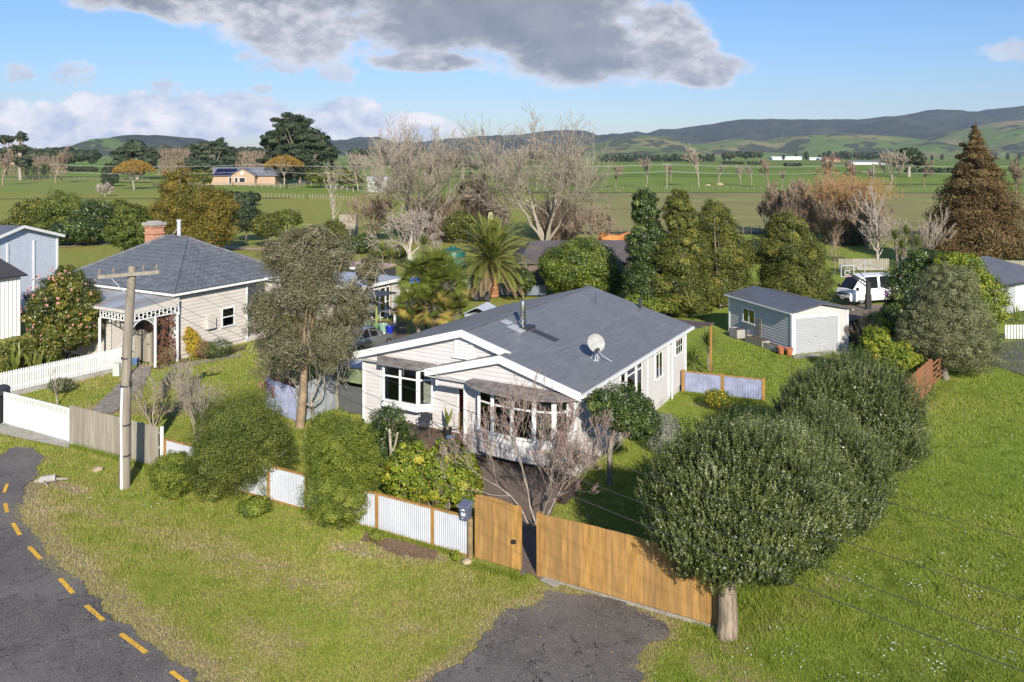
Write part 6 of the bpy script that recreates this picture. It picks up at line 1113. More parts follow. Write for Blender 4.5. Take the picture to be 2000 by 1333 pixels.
# -- camellia
T = bush('camellia_tree', 'rounded camellia tree covered in pink flowers behind the picket fence', 'tree', (122, 705), [(128, 590, 66, 66), (100, 615, 50, 58), (165, 620, 44, 56), (130, 555, 40, 36), (130, 650, 70, 34)], 70000, .10, L_cam, 33, lump=.16, nl=340, rough=.22, asp=.55, zmin=.6, trunk=.10, Y=46.5)
rng = np.random.default_rng(9); b0 = T.location; ctr = P(128, 600, 46.3); d = sph(85, rng); d[:, 1] = -np.abs(d[:, 1])*.9; d = nrm(d); p = np.array([ctr.x-b0.x, ctr.y-b0.y, ctr.z])+d*np.array([78, 72, 84])*46.3/1600*.98
V = []; 
for q_, dd in zip(p, d):
    for j in range(5): a = 1.257*j; V.append((q_, dd, a))
Pq = np.array([v[0] for v in V]); Nq = nrm(np.array([v[1] for v in V])+rng.normal(0, .5, (len(V), 3))); Vv, Ff = leaf_set(Pq+rng.normal(0, .025, Pq.shape), Nq, .10, .9, rng); np_obj('flowers', Vv, Ff, L_pink, T, rng.uniform(0, 1, len(Pq)))
S = [];
for j in range(26): a = rng.uniform(-.9, .9); S.append((a*.4, rng.normal(0, .2), 0, a*1.3, rng.normal(0, .3), rng.uniform(1.2, 2.2), .06, .03))
seg_obj('stems', S, m_twig, T, 5)
bush('broadleaf_shrub', 'tangle of brown and green garden foliage behind the left end of the picket fence', 'shrub', (40, 735), [(40, 690, 46, 30), (85, 700, 34, 26), (20, 710, 30, 26)], 7000, .16, L_mix, 34, lump=.35, asp=.4, trunk=.04, Y=44.5)
bush('hedge_shrub', 'dark low shrub at the base of the neighbour weatherboard wall', 'shrub', (428, 700), [(425, 680, 34, 18), (405, 684, 20, 14)], 6000, .07, L_deep, 35, trunk=.03)
bush('golden_shrub', 'bright golden conifer shrub against the neighbour wall corner', 'shrub', (378, 700), [(374, 660, 18, 18), (385, 680, 24, 20), (370, 648, 8, 12)], 4200, .08, leafmat('gold tips', [(0, (.25, .20, .01)), (1, (.62, .42, .02))], .6, .2), 36, trunk=.03)
bush('brown_shrub', 'olive brown shrub to the right of the golden one', 'shrub', (400, 702), [(400, 682, 22, 16)], 2500, .08, L_dead, 37, trunk=.03)
bush('garden_shrub', 'grey green shrub under the white picket fence', 'shrub', (120, 768), [(118, 752, 26, 12)], 3000, .08, L_grey, 38, trunk=.02)
bush('screen_shrub', 'leafless brown shrub in front of the rust brown screen', 'shrub', (325, 712), [(325, 692, 20, 20)], 1500, .06, L_dead, 39, trunk=.03)
# -- palms
def fronds(T, C0, n, Lf, seed, el=(-35, 85), leaf=.5, nl=44, sag=1.1, name='fronds', brown=.2):
    rng = np.random.default_rng(seed); P_, A_, B_, Rn, S = [], [], [], [], []
    for i in range(n):
        az = i*2.4+rng.uniform(-.2, .2); u_ = i/n; e = R(el[1]+(el[0]-el[1])*u_+rng.uniform(-6, 6)); d = np.array([math.cos(az)*math.cos(e), math.sin(az)*math.cos(e), math.sin(e)]); p = np.array(C0, float); L_ = Lf*rng.uniform(.85, 1.08); side = np.array([-math.sin(az), math.cos(az), 0]); m_ = nl; cc = rng.normal(0, .06)
        for j in range(m_):
            t_ = j/m_; d = d+np.array([0, 0, -sag*(.4+t_)/m_]); d /= np.linalg.norm(d); q_ = p+d*L_/m_
            if j % 4 == 0 and j: S.append((*prev, *p, .035*(1-t_)+.008, .03*(1-t_)+.008))
            if j % 4 == 0: prev = p.copy()
            if t_ > .10:
                for s_ in (-1, 1):
                    lf = leaf*math.sin(math.pi*min(1, .12+t_*.86))**.6; dr = d*.75+side*s_*.8+np.array([0, 0, .22]); dr /= np.linalg.norm(dr); bb = np.cross(dr, np.cross(d, side)*1.0); bb /= np.linalg.norm(bb)+1e-9
                    P_.append(p+dr*lf*.5); A_.append(dr*lf*.5); B_.append(bb*.038); Rn.append((.97 if u_ > 1-brown else .45)+cc+rng.normal(0, .08)+.2*t_)
            p = q_
    V, F = diamonds(np.array(P_), np.array(A_), np.array(B_)); np_obj(name, V, F, L_palm, T, np.clip(Rn, 0, 1)); seg_obj('frond_stalks', S, mat('frond stalk', (.25, .22, .07), .6), T, 4)
DP = thing('date_palm', 'stout date palm with orange brown trunk and arching fronds behind the bungalow', 'palm', G(960, 578), 0)
g = MB(); prof = []
for i in range(24): z = -.1+i*.12; rr_ = .62+.06*math.sin(i*2.1)-.004*i+(.12 if i > 20 else 0); prof.append((rr_, z))
g.lathe(prof, (0, 0, 0), 26); g.build('trunk', mat('orange palm trunk', (.30, .15, .075), .9, .5, 3.5, 1.0, 9, dirt=.4), DP)
g = MB(); 
for i in range(11):
    for j in range(13): a_ = 2*math.pi*(j+.5*(i % 2))/13; z = .15+i*.235; c_ = Vector((.64*math.cos(a_), .64*math.sin(a_), z)); t_ = Vector((-math.sin(a_), math.cos(a_), 0)); o_ = Vector((math.cos(a_), math.sin(a_), .5)); g.add([c_-t_*.13, c_+o_*.08+Vector((0, 0, .12)), c_+t_*.13, c_-Vector((0, 0, .12))], [(0, 3, 2, 1)])
g.build('leaf_scars', mat('cut frond bases', (.45, .23, .12), .9, .3, 6), DP)
fronds(DP, (0, 0, 2.85), 110, 4.3, 51, el=(-30, 84), leaf=.62, nl=50, sag=1.15)
FP = thing('fan_palm', 'clump of fan palms with yellowing lower leaves between the two houses', 'palm', (-5.1, 52.2, 0), 0)
rng = np.random.default_rng(52); P_, A_, B_, Rn, S = [], [], [], [], []
for (hx, hy, hz, n, rr_) in [(-.6, .3, 4.0, 46, 1.9), (.8, -.2, 3.5, 46, 1.9), (-1.1, -.5, 2.3, 36, 1.6), (.2, -.9, 2.3, 36, 1.7), (1.4, -.4, 1.7, 32, 1.5), (0.2, .5, 4.5, 36, 1.7)]:
    S.append((hx*.6, hy*.6, -.1, hx, hy, hz, .13, .11))
    for i in range(n):
        az = i*2.4+rng.uniform(-.3, .3); e = R(75-110*i/n+rng.uniform(-8, 8)); d = np.array([math.cos(az)*math.cos(e), math.sin(az)*math.cos(e), math.sin(e)]); c_ = np.array([hx, hy, hz])+d*rr_*.5; S.append((hx, hy, hz, *c_, .016, .012)); side = np.array([-math.sin(az), math.cos(az), 0]); up_ = np.cross(side, d); ro = rng.uniform(-1.2, 1.2); side, up_ = side*math.cos(ro)+up_*math.sin(ro), up_*math.cos(ro)-side*math.sin(ro); y_ = .84 if i/n > .72 and hz < 3.9 else .42
        for j in range(26):
            a = -1.8+3.6*j/25; dr = d*math.cos(a)+side*math.sin(a)+up_*.15*math.cos(a*2); dr[2] -= .22; dr /= np.linalg.norm(dr); L_ = rr_*.52*(1-.12*abs(a))*rng.uniform(.9, 1.1); P_.append(c_+dr*L_*.5); A_.append(dr*L_*.5); bb = np.cross(dr, up_); B_.append(bb/(np.linalg.norm(bb)+1e-9)*.034); Rn.append(y_+rng.normal(0, .07)+.08*abs(a))
V, F = diamonds(np.array(P_), np.array(A_), np.array(B_)); np_obj('fronds', V, F, L_palm, FP, np.clip(Rn, 0, 1)); seg_obj('trunk', S, m_bark, FP, 7)
def rosette(name, label, base, heads, n, L_, w_, m, seed, cat='plant', lo=.4, hi=.75, trunk=.08, group=None):
    T = thing(name, label, cat, base, 0, group); rng = np.random.default_rng(seed); P_, A_, B_, Rn, S = [], [], [], [], []
    for (x, y, z) in heads:
        if z > .4: S.append((x*.3, y*.3, -.1, x, y, z, trunk, trunk*.7))
        for i in range(n):
            az = i*2.4+rng.uniform(-.2, .2); e = R(85-120*(i/n)**1.2); d = np.array([math.cos(az)*math.cos(e), math.sin(az)*math.cos(e), math.sin(e)]); LL = L_*rng.uniform(.8, 1.1); bb = np.array([-math.sin(az), math.cos(az), 0])*w_/2
            P_.append(np.array([x, y, z])+d*LL*.5); A_.append(d*LL*.5); B_.append(bb); Rn.append(lo+(hi-lo)*(i/n)+rng.normal(0, .08))
    V, F = diamonds(np.array(P_), np.array(A_), np.array(B_)); np_obj('leaves', V, F, m, T, np.clip(Rn, 0, 1))
    if S: seg_obj('trunk', S, m_bark, T, 7)
    return T
rosette('yucca', 'spiky yucca on a short trunk beside the corrugated screen', G(1383, 722), [(0, 0, 1.25)], 90, 1.15, .07, L_palm, 61, lo=.4, hi=.75)
rosette('yucca', 'low spiky yucca tucked against the back corner of the bungalow', G(1352, 722), [(0, 0, .35)], 60, 1.0, .07, L_palm, 62, lo=.35, hi=.6)
rosette('cabbage_tree', 'multi headed cabbage tree between the white van and the copper conifer', (35.2, 74, 0), [(-.6, 0, 4.2), (.5, .2, 4.6), (1.3, -.2, 3.6), (-.1, -.3, 3.4)], 90, 1.25, .07, L_palm, 63, 'tree', .3, .85, .14)
rosette('cabbage_tree', 'small cabbage tree right of the white barked tree behind the dark iron shed', (-12.0, 76, 0), [(0, 0, 2.9), (.8, .3, 2.3)], 80, 1.1, .08, L_palm, 64, 'tree', .4, .85, .12)
rosette('cabbage_tree', 'dark cabbage tree just behind the first pair of palms near the green tank', (-8.6, 80, 0), [(0, 0, 3.0)], 90, 1.3, .08, L_palm, 65, 'tree', .2, .6, .12)
rosette('flax_plant', 'flax clump with seed stalks below the roller door at the right edge', G(1985, 632), [(0, 0, .1), (.9, .1, .1)], 60, 1.5, .06, L_palm, 66, lo=.4, hi=.9)
rosette('young_palm', 'leafy young palm in the black pot on the deck', at_h(-6.0, .3, .42), [(0, 0, .45)], 10, .9, .14, L_palm, 67, lo=.5, hi=.85)
o = pot('black_pot', 'black plastic pot holding the young palm on the deck', at_h(-6.0, .3, .42), .2, .38, m_black)
rosette('flax_plant', 'brown banana like plant behind the left end of the picket fence', G(30, 745), [(0, 0, .3), (1.0, .2, .2)], 26, 1.7, .28, L_palm, 68, lo=.55, hi=1.0)
bush('flower_shrub', 'small shrub with yellow flowers in front of the corrugated screen', 'shrub', (1405, 800), [(1402, 778, 30, 18)], 4500, .07, leafmat('yellow flowering leaves', [(0, (.05, .08, .01)), (.7, (.16, .19, .02)), (.8, (.7, .5, .02)), (1, (.8, .6, .03))], .6, .2), 71, trunk=.03)
T, S = bare('creeper', 'leafless brown creeper sprawling over the low corrugated screen', G(1405, 764), 1.15, 72, m=mat('brown vine', (.14, .08, .05), .9), cat='climber', stems=7, spread=1.4, r=.03, levels=4, kids=[3, 3, 3], l0=.6, ang=.8, up=-.04, wob=.25, rmin=.006)
# -- trees behind the houses
bush('evergreen_tree', 'slim tall evergreen with white flecks, left one of the tight row behind the bungalow', 'tree', (1262, 612), [(1258, 408, 28, 46), (1264, 480, 46, 62), (1268, 555, 56, 58)], 85000, .13, L_deep, 81, lump=.2, nl=260, rough=.36, trunk=.2, vleaf=.24)
bush('evergreen_tree', 'middle evergreen of the tight row, leaning against the slim flecked one', 'tree', (1340, 618), [(1325, 420, 30, 54), (1340, 440, 30, 44), (1335, 500, 62, 62), (1330, 570, 72, 48)], 100000, .13, L_mix, 82, lump=.2, nl=320, rough=.36, trunk=.2, vleaf=.2)
bush('evergreen_tree', 'right evergreen of the tight row, shorter and paler than its neighbours', 'tree', (1410, 600), [(1392, 440, 44, 50), (1418, 500, 56, 62), (1405, 560, 72, 52)], 85000, .13, L_mix, 83, lump=.2, nl=260, rough=.36, trunk=.2, Y=66)
bush('yellow_green_tree', 'broad cone shaped yellow green tree behind the garage', 'tree', (1545, 592), [(1535, 455, 44, 42), (1545, 500, 70, 54), (1552, 550, 82, 46)], 110000, .135, L_mix, 84, lump=.19, nl=340, rough=.32, trunk=.25, Y=66)
bush('round_tree', 'dense round bright green tree between the date palm and the evergreens', 'tree', (1135, 582), [(1135, 520, 82, 55), (1100, 525, 52, 48), (1185, 545, 48, 34)], 80000, .14, leafmat('bright laurel leaves', [(0, (.03, .05, .006)), (.5, (.10, .145, .014)), (1, (.27, .29, .04))], .4, .2, .5), 85, lump=.17, nl=360, rough=.25, asp=.6, trunk=.2, Y=68)
bush('small_tree', 'small dark leafy tree staked beside the date palm', 'tree', (1022, 582), [(1022, 548, 26, 24)], 5000, .13, L_deep, 86, trunk=.07)
bush('fern_shrub', 'ferny undergrowth at the foot of the evergreens behind the bungalow', 'shrub', (1290, 612), [(1290, 592, 46, 18), (1240, 590, 22, 14)], 7000, .14, L_lime, 87, trunk=.03, Y=60)
CT = thing('copper_conifer', 'tall conical conifer with copper brown winter foliage at the right', 'tree', (49.2, 87, 0), 0); CB = []
for i in range(17):
    u_ = i/16; z = 1.8+u_*12.2; rad = 6.2*(1-u_)**.9*(1+.14*math.sin(i*2.9))+.45; CB.append(((.25*math.sin(i*2.2), .3*math.cos(i*1.7), z), (rad, rad, 1.35 if i < 15 else 1.6)))
crown(CT, CB, 130000, .26, L_cop, 88, asp=.35, lump=.26, nl=620, rough=.55, zmin=1.0, vlump=.16, skin=.12, flat=.6); limbs(CT, [CB[8]], 89, .6, None, 6)
g = MB(); g.tube([(0, 0, 0), (0, 0, 6)], [.75, .45], 10); g.build('lower_trunk', m_bark, CT, smooth=True)
bush('sage_shrub', 'huge rounded sage grey shrub beside the field gate on the right', 'shrub', (1848, 740), [(1850, 570, 62, 62), (1850, 640, 92, 80), (1880, 670, 76, 60), (1800, 650, 46, 60)], 130000, .085, L_grey, 91, lump=.14, nl=600, rough=.24, asp=.4, trunk=.2, Y=44, inner=.3)
bush('yellow_shrub', 'yellow green shrub rising behind the sage grey one', 'shrub', (1900, 690), [(1880, 535, 48, 45), (1920, 590, 46, 62), (1850, 520, 30, 30)], 26000, .13, L_yel, 92, lump=.2, nl=160, rough=.2, trunk=.15, Y=49)
bush('dark_tree', 'dark leafy tree between the white van and the sage grey shrub', 'tree', (1775, 672), [(1775, 560, 48, 62), (1810, 520, 44, 42), (1760, 620, 44, 48), (1820, 600, 40, 60)], 42000, .13, L_deep, 93, lump=.25, nl=170, rough=.3, trunk=.2, Y=51)
bush('laurel_bush', 'bright yellow green bush in front of the field gate end of the hedge', 'bush', (1765, 745), [(1740, 700, 52, 36), (1770, 720, 40, 30), (1710, 670, 32, 34)], 24000, .11, L_yel, 94, lump=.22, nl=140, rough=.2, trunk=.08, Y=42.5)
bush('yellow_bush', 'low yellow leaved bush beside the bare pinkish shrub at the garage', 'bush', (1700, 660), [(1710, 635, 34, 24)], 7000, .11, L_yel, 95, trunk=.05, Y=51)
# -- left background
GC = bush('golden_conifer', 'golden green conifer with ragged top behind the tiled hip roof', 'tree', (372, 492), [(345, 368, 38, 52), (375, 400, 72, 44), (325, 430, 56, 44), (415, 420, 54, 56), (385, 460, 78, 38), (438, 405, 28, 34)], 110000, .22, L_gold, 101, lump=.26, nl=420, rough=.5, asp=.35, flat=.6, skin=.15, trunk=.4, Y=98)
bush('domed_hedge', 'dark domed hedge tree left of the brick chimney', 'tree', (262, 502), [(255, 450, 48, 48), (280, 470, 40, 40)], 22000, .22, L_box, 102, lump=.2, trunk=.3, Y=92)
for k, (x, y, rx, ry, Yk, mm, lb) in enumerate([(60, 420, 42, 36, 118, L_mix, 'leftmost olive green tree of the belt behind the pale blue shed'), (120, 412, 48, 44, 116, L_box, 'second tree of the belt behind the sheds, broad and round'), (185, 425, 46, 40, 112, L_deep, 'darkest tree of the belt, left of the domed hedge'), (232, 415, 32, 30, 120, L_mix, 'smallest tree at the right end of the belt, beside the domed hedge'),
      (25, 450, 34, 26, 115, L_mix, 'low tree of the belt above the pale blue shed roof'), (150, 450, 60, 22, 108, L_deep, 'low spreading dark tree in front of the belt')]):
    bush('broadleaf_tree', lb, 'tree', (x, 468, 0) if False else tuple(Vector(((x-1000)/1600*Yk, Yk, 0))), [(x, y, rx, ry), (x+rx*.4, y+ry*.4, rx*.7, ry*.7), (x-rx*.4, y+ry*.5, rx*.7, ry*.6)], 15000, .28, mm, 110+k, lump=.26, nl=90, rough=.3, trunk=.25, Y=Yk, group='tree belt behind the sheds')
for k, (x, y, rx, ry, Yk, mm, lb) in enumerate([(480, 425, 34, 30, 112, L_pine, 'dark shrub right of the golden conifer'), (520, 440, 34, 26, 105, L_mix, 'olive brown shrub behind the crown of the olive tree'), (560, 425, 30, 16, 118, L_box, 'low green shrub on the field edge left of the slim white tree'), (650, 450, 30, 20, 115, L_mix, 'shrub beside the old timber shed in the field'), (700, 478, 44, 18, 100, L_deep, 'dark undergrowth below the left great bare tree'), (760, 492, 36, 13, 96, L_mix, 'olive undergrowth beside the white barked tree'), (900, 440, 40, 30, 110, L_mix, 'undergrowth between the two great bare trees'), (1480, 490, 28, 26, 90, L_pine, 'dark shrub between the evergreens and the cone shaped tree'), (1560, 468, 40, 16, 118, L_mix, 'shrubs under the orange willows'), (1680, 462, 26, 16, 108, L_deep, 'dark bush under the right orange willow'), (1960, 498, 60, 15, 95, L_mix, 'flax hedge under the copper conifer'), (1920, 470, 40, 30, 100, L_pine, 'dark bush right behind the copper conifer trunk')]):
    bush('background_shrub', lb, 'shrub', tuple(Vector(((x-1000)/1600*Yk, Yk, 0))), [(x, y, rx, ry), (x+rx*.5, y+ry*.3, rx*.6, ry*.7)], 7000, .26, mm, 130+k, lump=.3, nl=60, rough=.35, trunk=.1, Y=Yk)
# -- great bare trees
big = dict(levels=6, kids=[4, 4, 4, 3, 3, 3], ratio=.70, segs=4)
bare('great_bare_tree', 'great bare grey tree with many upright limbs, left of the pair behind the date palm', (-12.9, 110, 0), 18.4, 142, m=m_twig, stems=5, spread=.40, r=.36, l0=.30, ang=.52, up=.06, wob=.12, rmin=.018, k=3, **big)
bare('great_bare_tree', 'great bare tree with pale leaning limbs, right of the pair behind the date palm', (4.6, 112, 0), 19.6, 145, m=m_twig, stems=6, spread=.62, r=.46, l0=.30, ang=.60, up=.05, wob=.14, rmin=.018, k=3, **big)
bare('bare_tree', 'smaller reddish bare tree between the two great bare trees', (-5.5, 118, 0), 10.5, 146, m=m_twigr, stems=5, spread=.3, r=.2, l0=.32, ang=.45, rmin=.024, k=3, levels=5, kids=[4, 4, 4, 3])
bare('bare_tree', 'twiggy bare tree on the left flank of the left great bare tree', (-19, 112, 0), 7.5, 147, m=m_twigr, stems=6, spread=.4, r=.14, l0=.32, ang=.5, rmin=.024, k=3, levels=5, kids=[4, 4, 3, 3])
bare('bare_tree', 'low twiggy bare tree on the right flank of the right great bare tree', (10.5, 108, 0), 6.5, 148, m=m_twigr, stems=6, spread=.5, r=.14, l0=.32, ang=.55, rmin=.024, k=3, levels=5, kids=[4, 4, 3, 3])
bare('white_barked_tree', 'white barked spreading bare tree with a short trunk behind the dark iron shed', G(803, 530), 6.8, 149, m=mat('whitish bark', (.40, .34, .29), .9, .2, 4), stems=1, r=.30, levels=6, l0=.22, ang=.85, up=.03, wob=.13, kids=[5, 4, 4, 3, 3], ratio=.74, rmin=.018, k=3, low=.7)
bare('slim_white_tree', 'slim pale leafless tree standing alone in the left field', (-25.7, 118, 0), 10.8, 150, m=bpy.data.materials['whitish bark'], r=.16, levels=4, l0=.8, kids=[26, 4, 3], ang=.7, ratio=.26, wob=.03, segs=12, rmin=.02, k=3, taper=.2)
bare('leaning_bare_tree', 'small pale leaning bare tree in front of the left field fence', (-33.5, 124, 0), 4.0, 151, m=m_twig, r=.10, lean=(.35, 0), levels=4, l0=.5, kids=[5, 4, 3], ang=.45, rmin=.022, k=3)
bare('orange_willow', 'left orange tipped willow with several dark trunks behind the cone shaped tree', (42.5, 108, 0), 8.3, 152, m=m_twigr, stems=5, spread=.3, r=.2, levels=5, l0=.42, kids=[4, 4, 4, 3], ang=.35, up=.12, rmin=.02, k=3)
leaves(bpy.data.objects['orange_willow'], np.array([(x, y, z, x, y, z+.6, .01, .01) for x, y, z in np.random.default_rng(1).normal((0, 0, 7.0), (1.6, 1.4, 1.0), (600, 3))]), 15000, .34, L_org, 5, .1, .07, name='twig_tips')
T, S = bare('orange_willow', 'right orange tipped willow beside the white barked bare tree', (45.9, 106, 0), 8.0, 153, m=m_twigr, stems=5, spread=.28, r=.2, levels=5, l0=.42, kids=[4, 4, 4, 3], ang=.35, up=.12, rmin=.02, k=3)
leaves(T, np.array([(x, y, z, x, y, z+.6, .01, .01) for x, y, z in np.random.default_rng(2).normal((0, 0, 6.9), (1.6, 1.4, .9), (600, 3))]), 14000, .34, L_org, 6, .1, .07, name='twig_tips')
for k, (x, Yk, h_) in enumerate([(1560, 118, 9), (1590, 112, 9), (1525, 122, 8.5), (1690, 112, 8), (1635, 116, 9), (1500, 124, 7)]): bare('bare_tree', ['brown bare tree left of the orange willows', 'brown bare tree touching the left orange willow', 'leftmost thin bare tree of the willow group', 'pinkish bare tree behind the right orange willow', 'bare tree between the two orange willows', 'short bare tree at the left end of the willow group'][k], ((x-1000)/1600*Yk, Yk, 0), h_, 160+k, m=m_twigr, stems=4, spread=.32, r=.14, levels=5, l0=.36, kids=[4, 4, 4, 4], ang=.4, rmin=.022, k=3)
bare('white_barked_tree', 'tall white barked bare tree with low sweeping limbs in front of the willows', (38.9, 87, 0), 9.0, 170, m=bpy.data.materials['whitish bark'], r=.17, levels=4, l0=.75, kids=[30, 5, 4], ang=1.0, ratio=.34, wob=.04, segs=12, rmin=.018, k=3, taper=.25, up=.10, low=.15)
bare('fan_shaped_bare_tree', 'grey fan shaped bare tree between the cabbage tree and the copper conifer', (41.5, 84, 0), 7.0, 171, m=m_twig, stems=9, spread=.5, r=.16, levels=4, l0=.5, kids=[5, 4, 3], ang=.35, ratio=.6, rmin=.018, k=3)
bare('thin_sapling', 'thin pinkish bare sapling between the cone shaped tree and the basketball stand', (32.3, 82, 0), 3.6, 172, m=m_twigr, r=.05, levels=4, l0=.5, kids=[5, 3, 3], rmin=.014, k=3)
for k, (x, Yk, w_, h0, lb) in enumerate([(1560, 113, 3.0, 6.6, 'dense tan osier thicket at the left of the willow group'), (1640, 110, 3.6, 7.2, 'dense tan osier thicket around the feet of the orange willows'), (1705, 114, 2.4, 6.0, 'dense tan osier thicket right of the orange willows'), (850, 116, 4.5, 8.0, 'fine twigged grey thicket below the left great bare tree'), (1090, 116, 4.5, 7.0, 'fine twigged grey thicket below the right great bare tree'), (950, 119, 4.0, 7.5, 'fine twigged pinkish thicket between the great bare trees')]):
    T = thing('twiggy_thicket', lb, 'thicket', ((x-1000)/1600*Yk, Yk, 0)); rng = np.random.default_rng(260+k); S = []
    for j in range(520):
        a_ = rng.uniform(0, 6.28); r_ = rng.uniform(0, 1)**.5*w_*.55; p0 = np.array([math.cos(a_)*r_, math.sin(a_)*r_, -.1]); tp_ = p0*1.7+np.array([rng.normal(0, .4), rng.normal(0, .4), h0*rng.uniform(.45, 1.0)*(1-.35*(r_/w_/.55)**2)]); md_ = p0*.5+tp_*.5+rng.normal(0, .15, 3); S += [(*p0, *md_, .03, .02), (*md_, *tp_, .02, .013)]
        for q_ in range(3): e_ = md_*.4+tp_*.6+rng.normal(0, .35, 3)+np.array([0, 0, .5]); S.append((*md_, *e_, .016, .012))
    seg_obj('branches', S, m_twigr, T, 3)
# -- far trees: a few shapes, copied
protoB = []
def far_bare(label, x, y, h_, wide, seed, mm, group):
    Yk = 19200/(y-300.); return bare('far_bare_tree', label, ((x-1000)/1600*Yk, Yk, 0), h_/1600*Yk, seed, m=mm, group=group, r=h_/1600*Yk*.018, levels=5, l0=.3, kids=[6, 5, 4, 3], ang=wide, ratio=.62, rmin=Yk*.00022, k=3, up=.08)[0]
FG_ = 'bare trees standing in the far paddocks'
fb1 = far_bare('tall slender bare tree in the right paddocks above the tight evergreen row', 1365, 364, 84, .38, 181, m_twig, FG_)
fb2 = far_bare('broad crowned bare tree in the right paddocks near the copper conifer', 1738, 372, 82, .55, 182, m_twig, FG_)
fb3 = far_bare('egg shaped bare tree in the right paddocks, left of the broad crowned one', 1668, 376, 64, .35, 183, m_twigr, FG_)
fb4 = far_bare('brownish bare tree standing just above the orange willows', 1603, 376, 84, .5, 184, m_twigr, FG_)
def cp(o, x, y, s, label, rz_=0., group=None):
    c = copy_tree(o); Yk = 19200/(y-300.); c.location = ((x-1000)/1600*Yk, Yk, 0); c.scale = (s*Yk/o.location.y,)*3; c.rotation_euler.z = rz_; c['label'] = label
    if group: c['group'] = group
    return c
for i, (o, x, y, s, lb) in enumerate([(fb3, 1500, 366, .9, 'brown rounded bare tree in the far paddock between the slender and egg shaped ones'), (fb1, 1262, 366, .75, 'slight bare tree close above the flecked evergreen'), (fb3, 1203, 366, .72, 'brown bare tree right beside the right great bare tree'), (fb1, 1405, 360, .5, 'thin bare tree just right of the tall slender one'), (fb1, 1448, 362, .5, 'thin pale bare tree left of the brown rounded one'), (fb1, 1468, 362, .5, 'second thin pale bare tree left of the brown rounded one'),
      (fb1, 1527, 366, .42, 'tiny thin bare tree right of the brown rounded one'), (fb3, 1805, 366, .85, 'rounded brown bare tree close to the left side of the copper conifer'), (fb1, 1700, 368, .5, 'thin bare pole like tree between the egg shaped and broad ones'), (fb3, 1310, 356, .55, 'small bare tree next to the power pole in the right paddocks'),
      (fb4, 108, 357, .88, 'round bare tree alone on the left green rise'), (fb4, 5, 362, .9, 'round bare tree cut by the left edge'), (fb2, 700, 372, .95, 'bare tree beside the small pale shed'), (fb4, 1985, 388, 1.0, 'bare tree at the right edge behind the copper conifer')]):
    cp(o, x, y, s, lb, i*1.3)
for k, (x, y, s, lb) in enumerate([(262, 370, .55, 'spreading bare tree with orange top left of the golden conifer'), (555, 360, .52, 'spreading bare tree with orange top beside the tan farmhouse')]):
    Yk = 19200/(y-300.); T, S = bare('orange_topped_tree', lb, ((x-1000)/1600*Yk, Yk, 0), 54/1600*Yk, 190+k, m=m_twig, r=.35, levels=5, l0=.26, kids=[6, 5, 4, 3], ang=.8, ratio=.62, rmin=.07, k=3, low=.7); rng = np.random.default_rng(k); hh = 54/1600*Yk
    n = 5000; a = rng.uniform(0, 6.28, n); rr_ = np.sqrt(rng.uniform(0, 1, n))*hh*.72; p = np.stack([np.cos(a)*rr_, np.sin(a)*rr_, hh*(1.0-.35*(rr_/hh/.72)**2)+rng.normal(0, .35, n)], 1); V, F = leaf_set(p, sph(n, rng), .42, .5, rng); np_obj('foliage', V, F, leafmat('ochre leaves', [(0, (.22, .12, .02)), (1, (.45, .28, .05))], .7, .2), T, rng.uniform(0, 1, n))
T, S = bare('white_dead_shrub', 'pale dead branching shrub behind the olive belt in the left field', G(205, 383), 4.2, 195, m=bpy.data.materials['whitish bark'], cat='shrub', stems=8, spread=1.1, r=.16, levels=4, l0=.45, kids=[4, 4, 3], ang=.5, rmin=.05, k=3)
def pine(label, x, yb, blobs, Yk, seed, n=26000, size=1.1, mm=None, group=None):
    T = thing('pine_tree', label, 'tree', ((x-1000)/1600*Yk, Yk, 0), 0, group); B_ = []; k_ = Yk/1600
    for (bx, by, rx, ry) in blobs: c = P(bx, by, Yk); B_.append(((c.x-T.location.x, 0, c.z), (rx*k_, rx*k_, ry*k_)))
    crown(T, B_, n, size, mm or L_pine, seed, asp=.4, lump=.26, nl=260, rough=.6, zmin=1.5, vlump=.2, skin=.08, flat=.45); limbs(T, B_, seed, Yk*.0022, m_twig, 7); return T
pine('enormous dark pine rising above the tan farmhouse', 585, 362, [(572, 250, 46, 30), (548, 275, 40, 28), (610, 275, 42, 30), (540, 312, 36, 24), (590, 305, 46, 30), (640, 300, 28, 26), (560, 338, 40, 16), (650, 335, 32, 18), (610, 335, 40, 20)], 330, 201, 60000)
pA = pine('pine clump with ragged tops left of the farmhouse', 268, 352, [(265, 290, 24, 22), (240, 305, 22, 22), (290, 310, 22, 26), (255, 325, 36, 18)], 380, 202, 22000, 1.2, L_far)
pine('pine clump directly behind the farmhouse roof', 415, 346, [(395, 295, 24, 22), (430, 290, 26, 20), (455, 315, 20, 24), (380, 320, 24, 20), (420, 325, 40, 18)], 400, 203, 24000, 1.3, L_far)
pine('sparse tall pine at the left edge above the bare trees', 40, 350, [(10, 272, 18, 10), (42, 268, 12, 12), (42, 290, 16, 10), (15, 300, 22, 16), (45, 315, 18, 14)], 370, 204, 9000, 1.1, L_far)
pine('solitary dark round topped tree on the right plain left of the copper conifer', 1775, 346, [(1775, 302, 22, 18), (1762, 315, 20, 14), (1795, 312, 16, 16)], 420, 205, 12000, 1.3)
pine('dark tree group right of the farmhouse under the enormous pine', 670, 366, [(655, 345, 34, 18), (690, 350, 26, 16), (620, 345, 30, 16)], 290, 206, 12000, .9, L_mix)
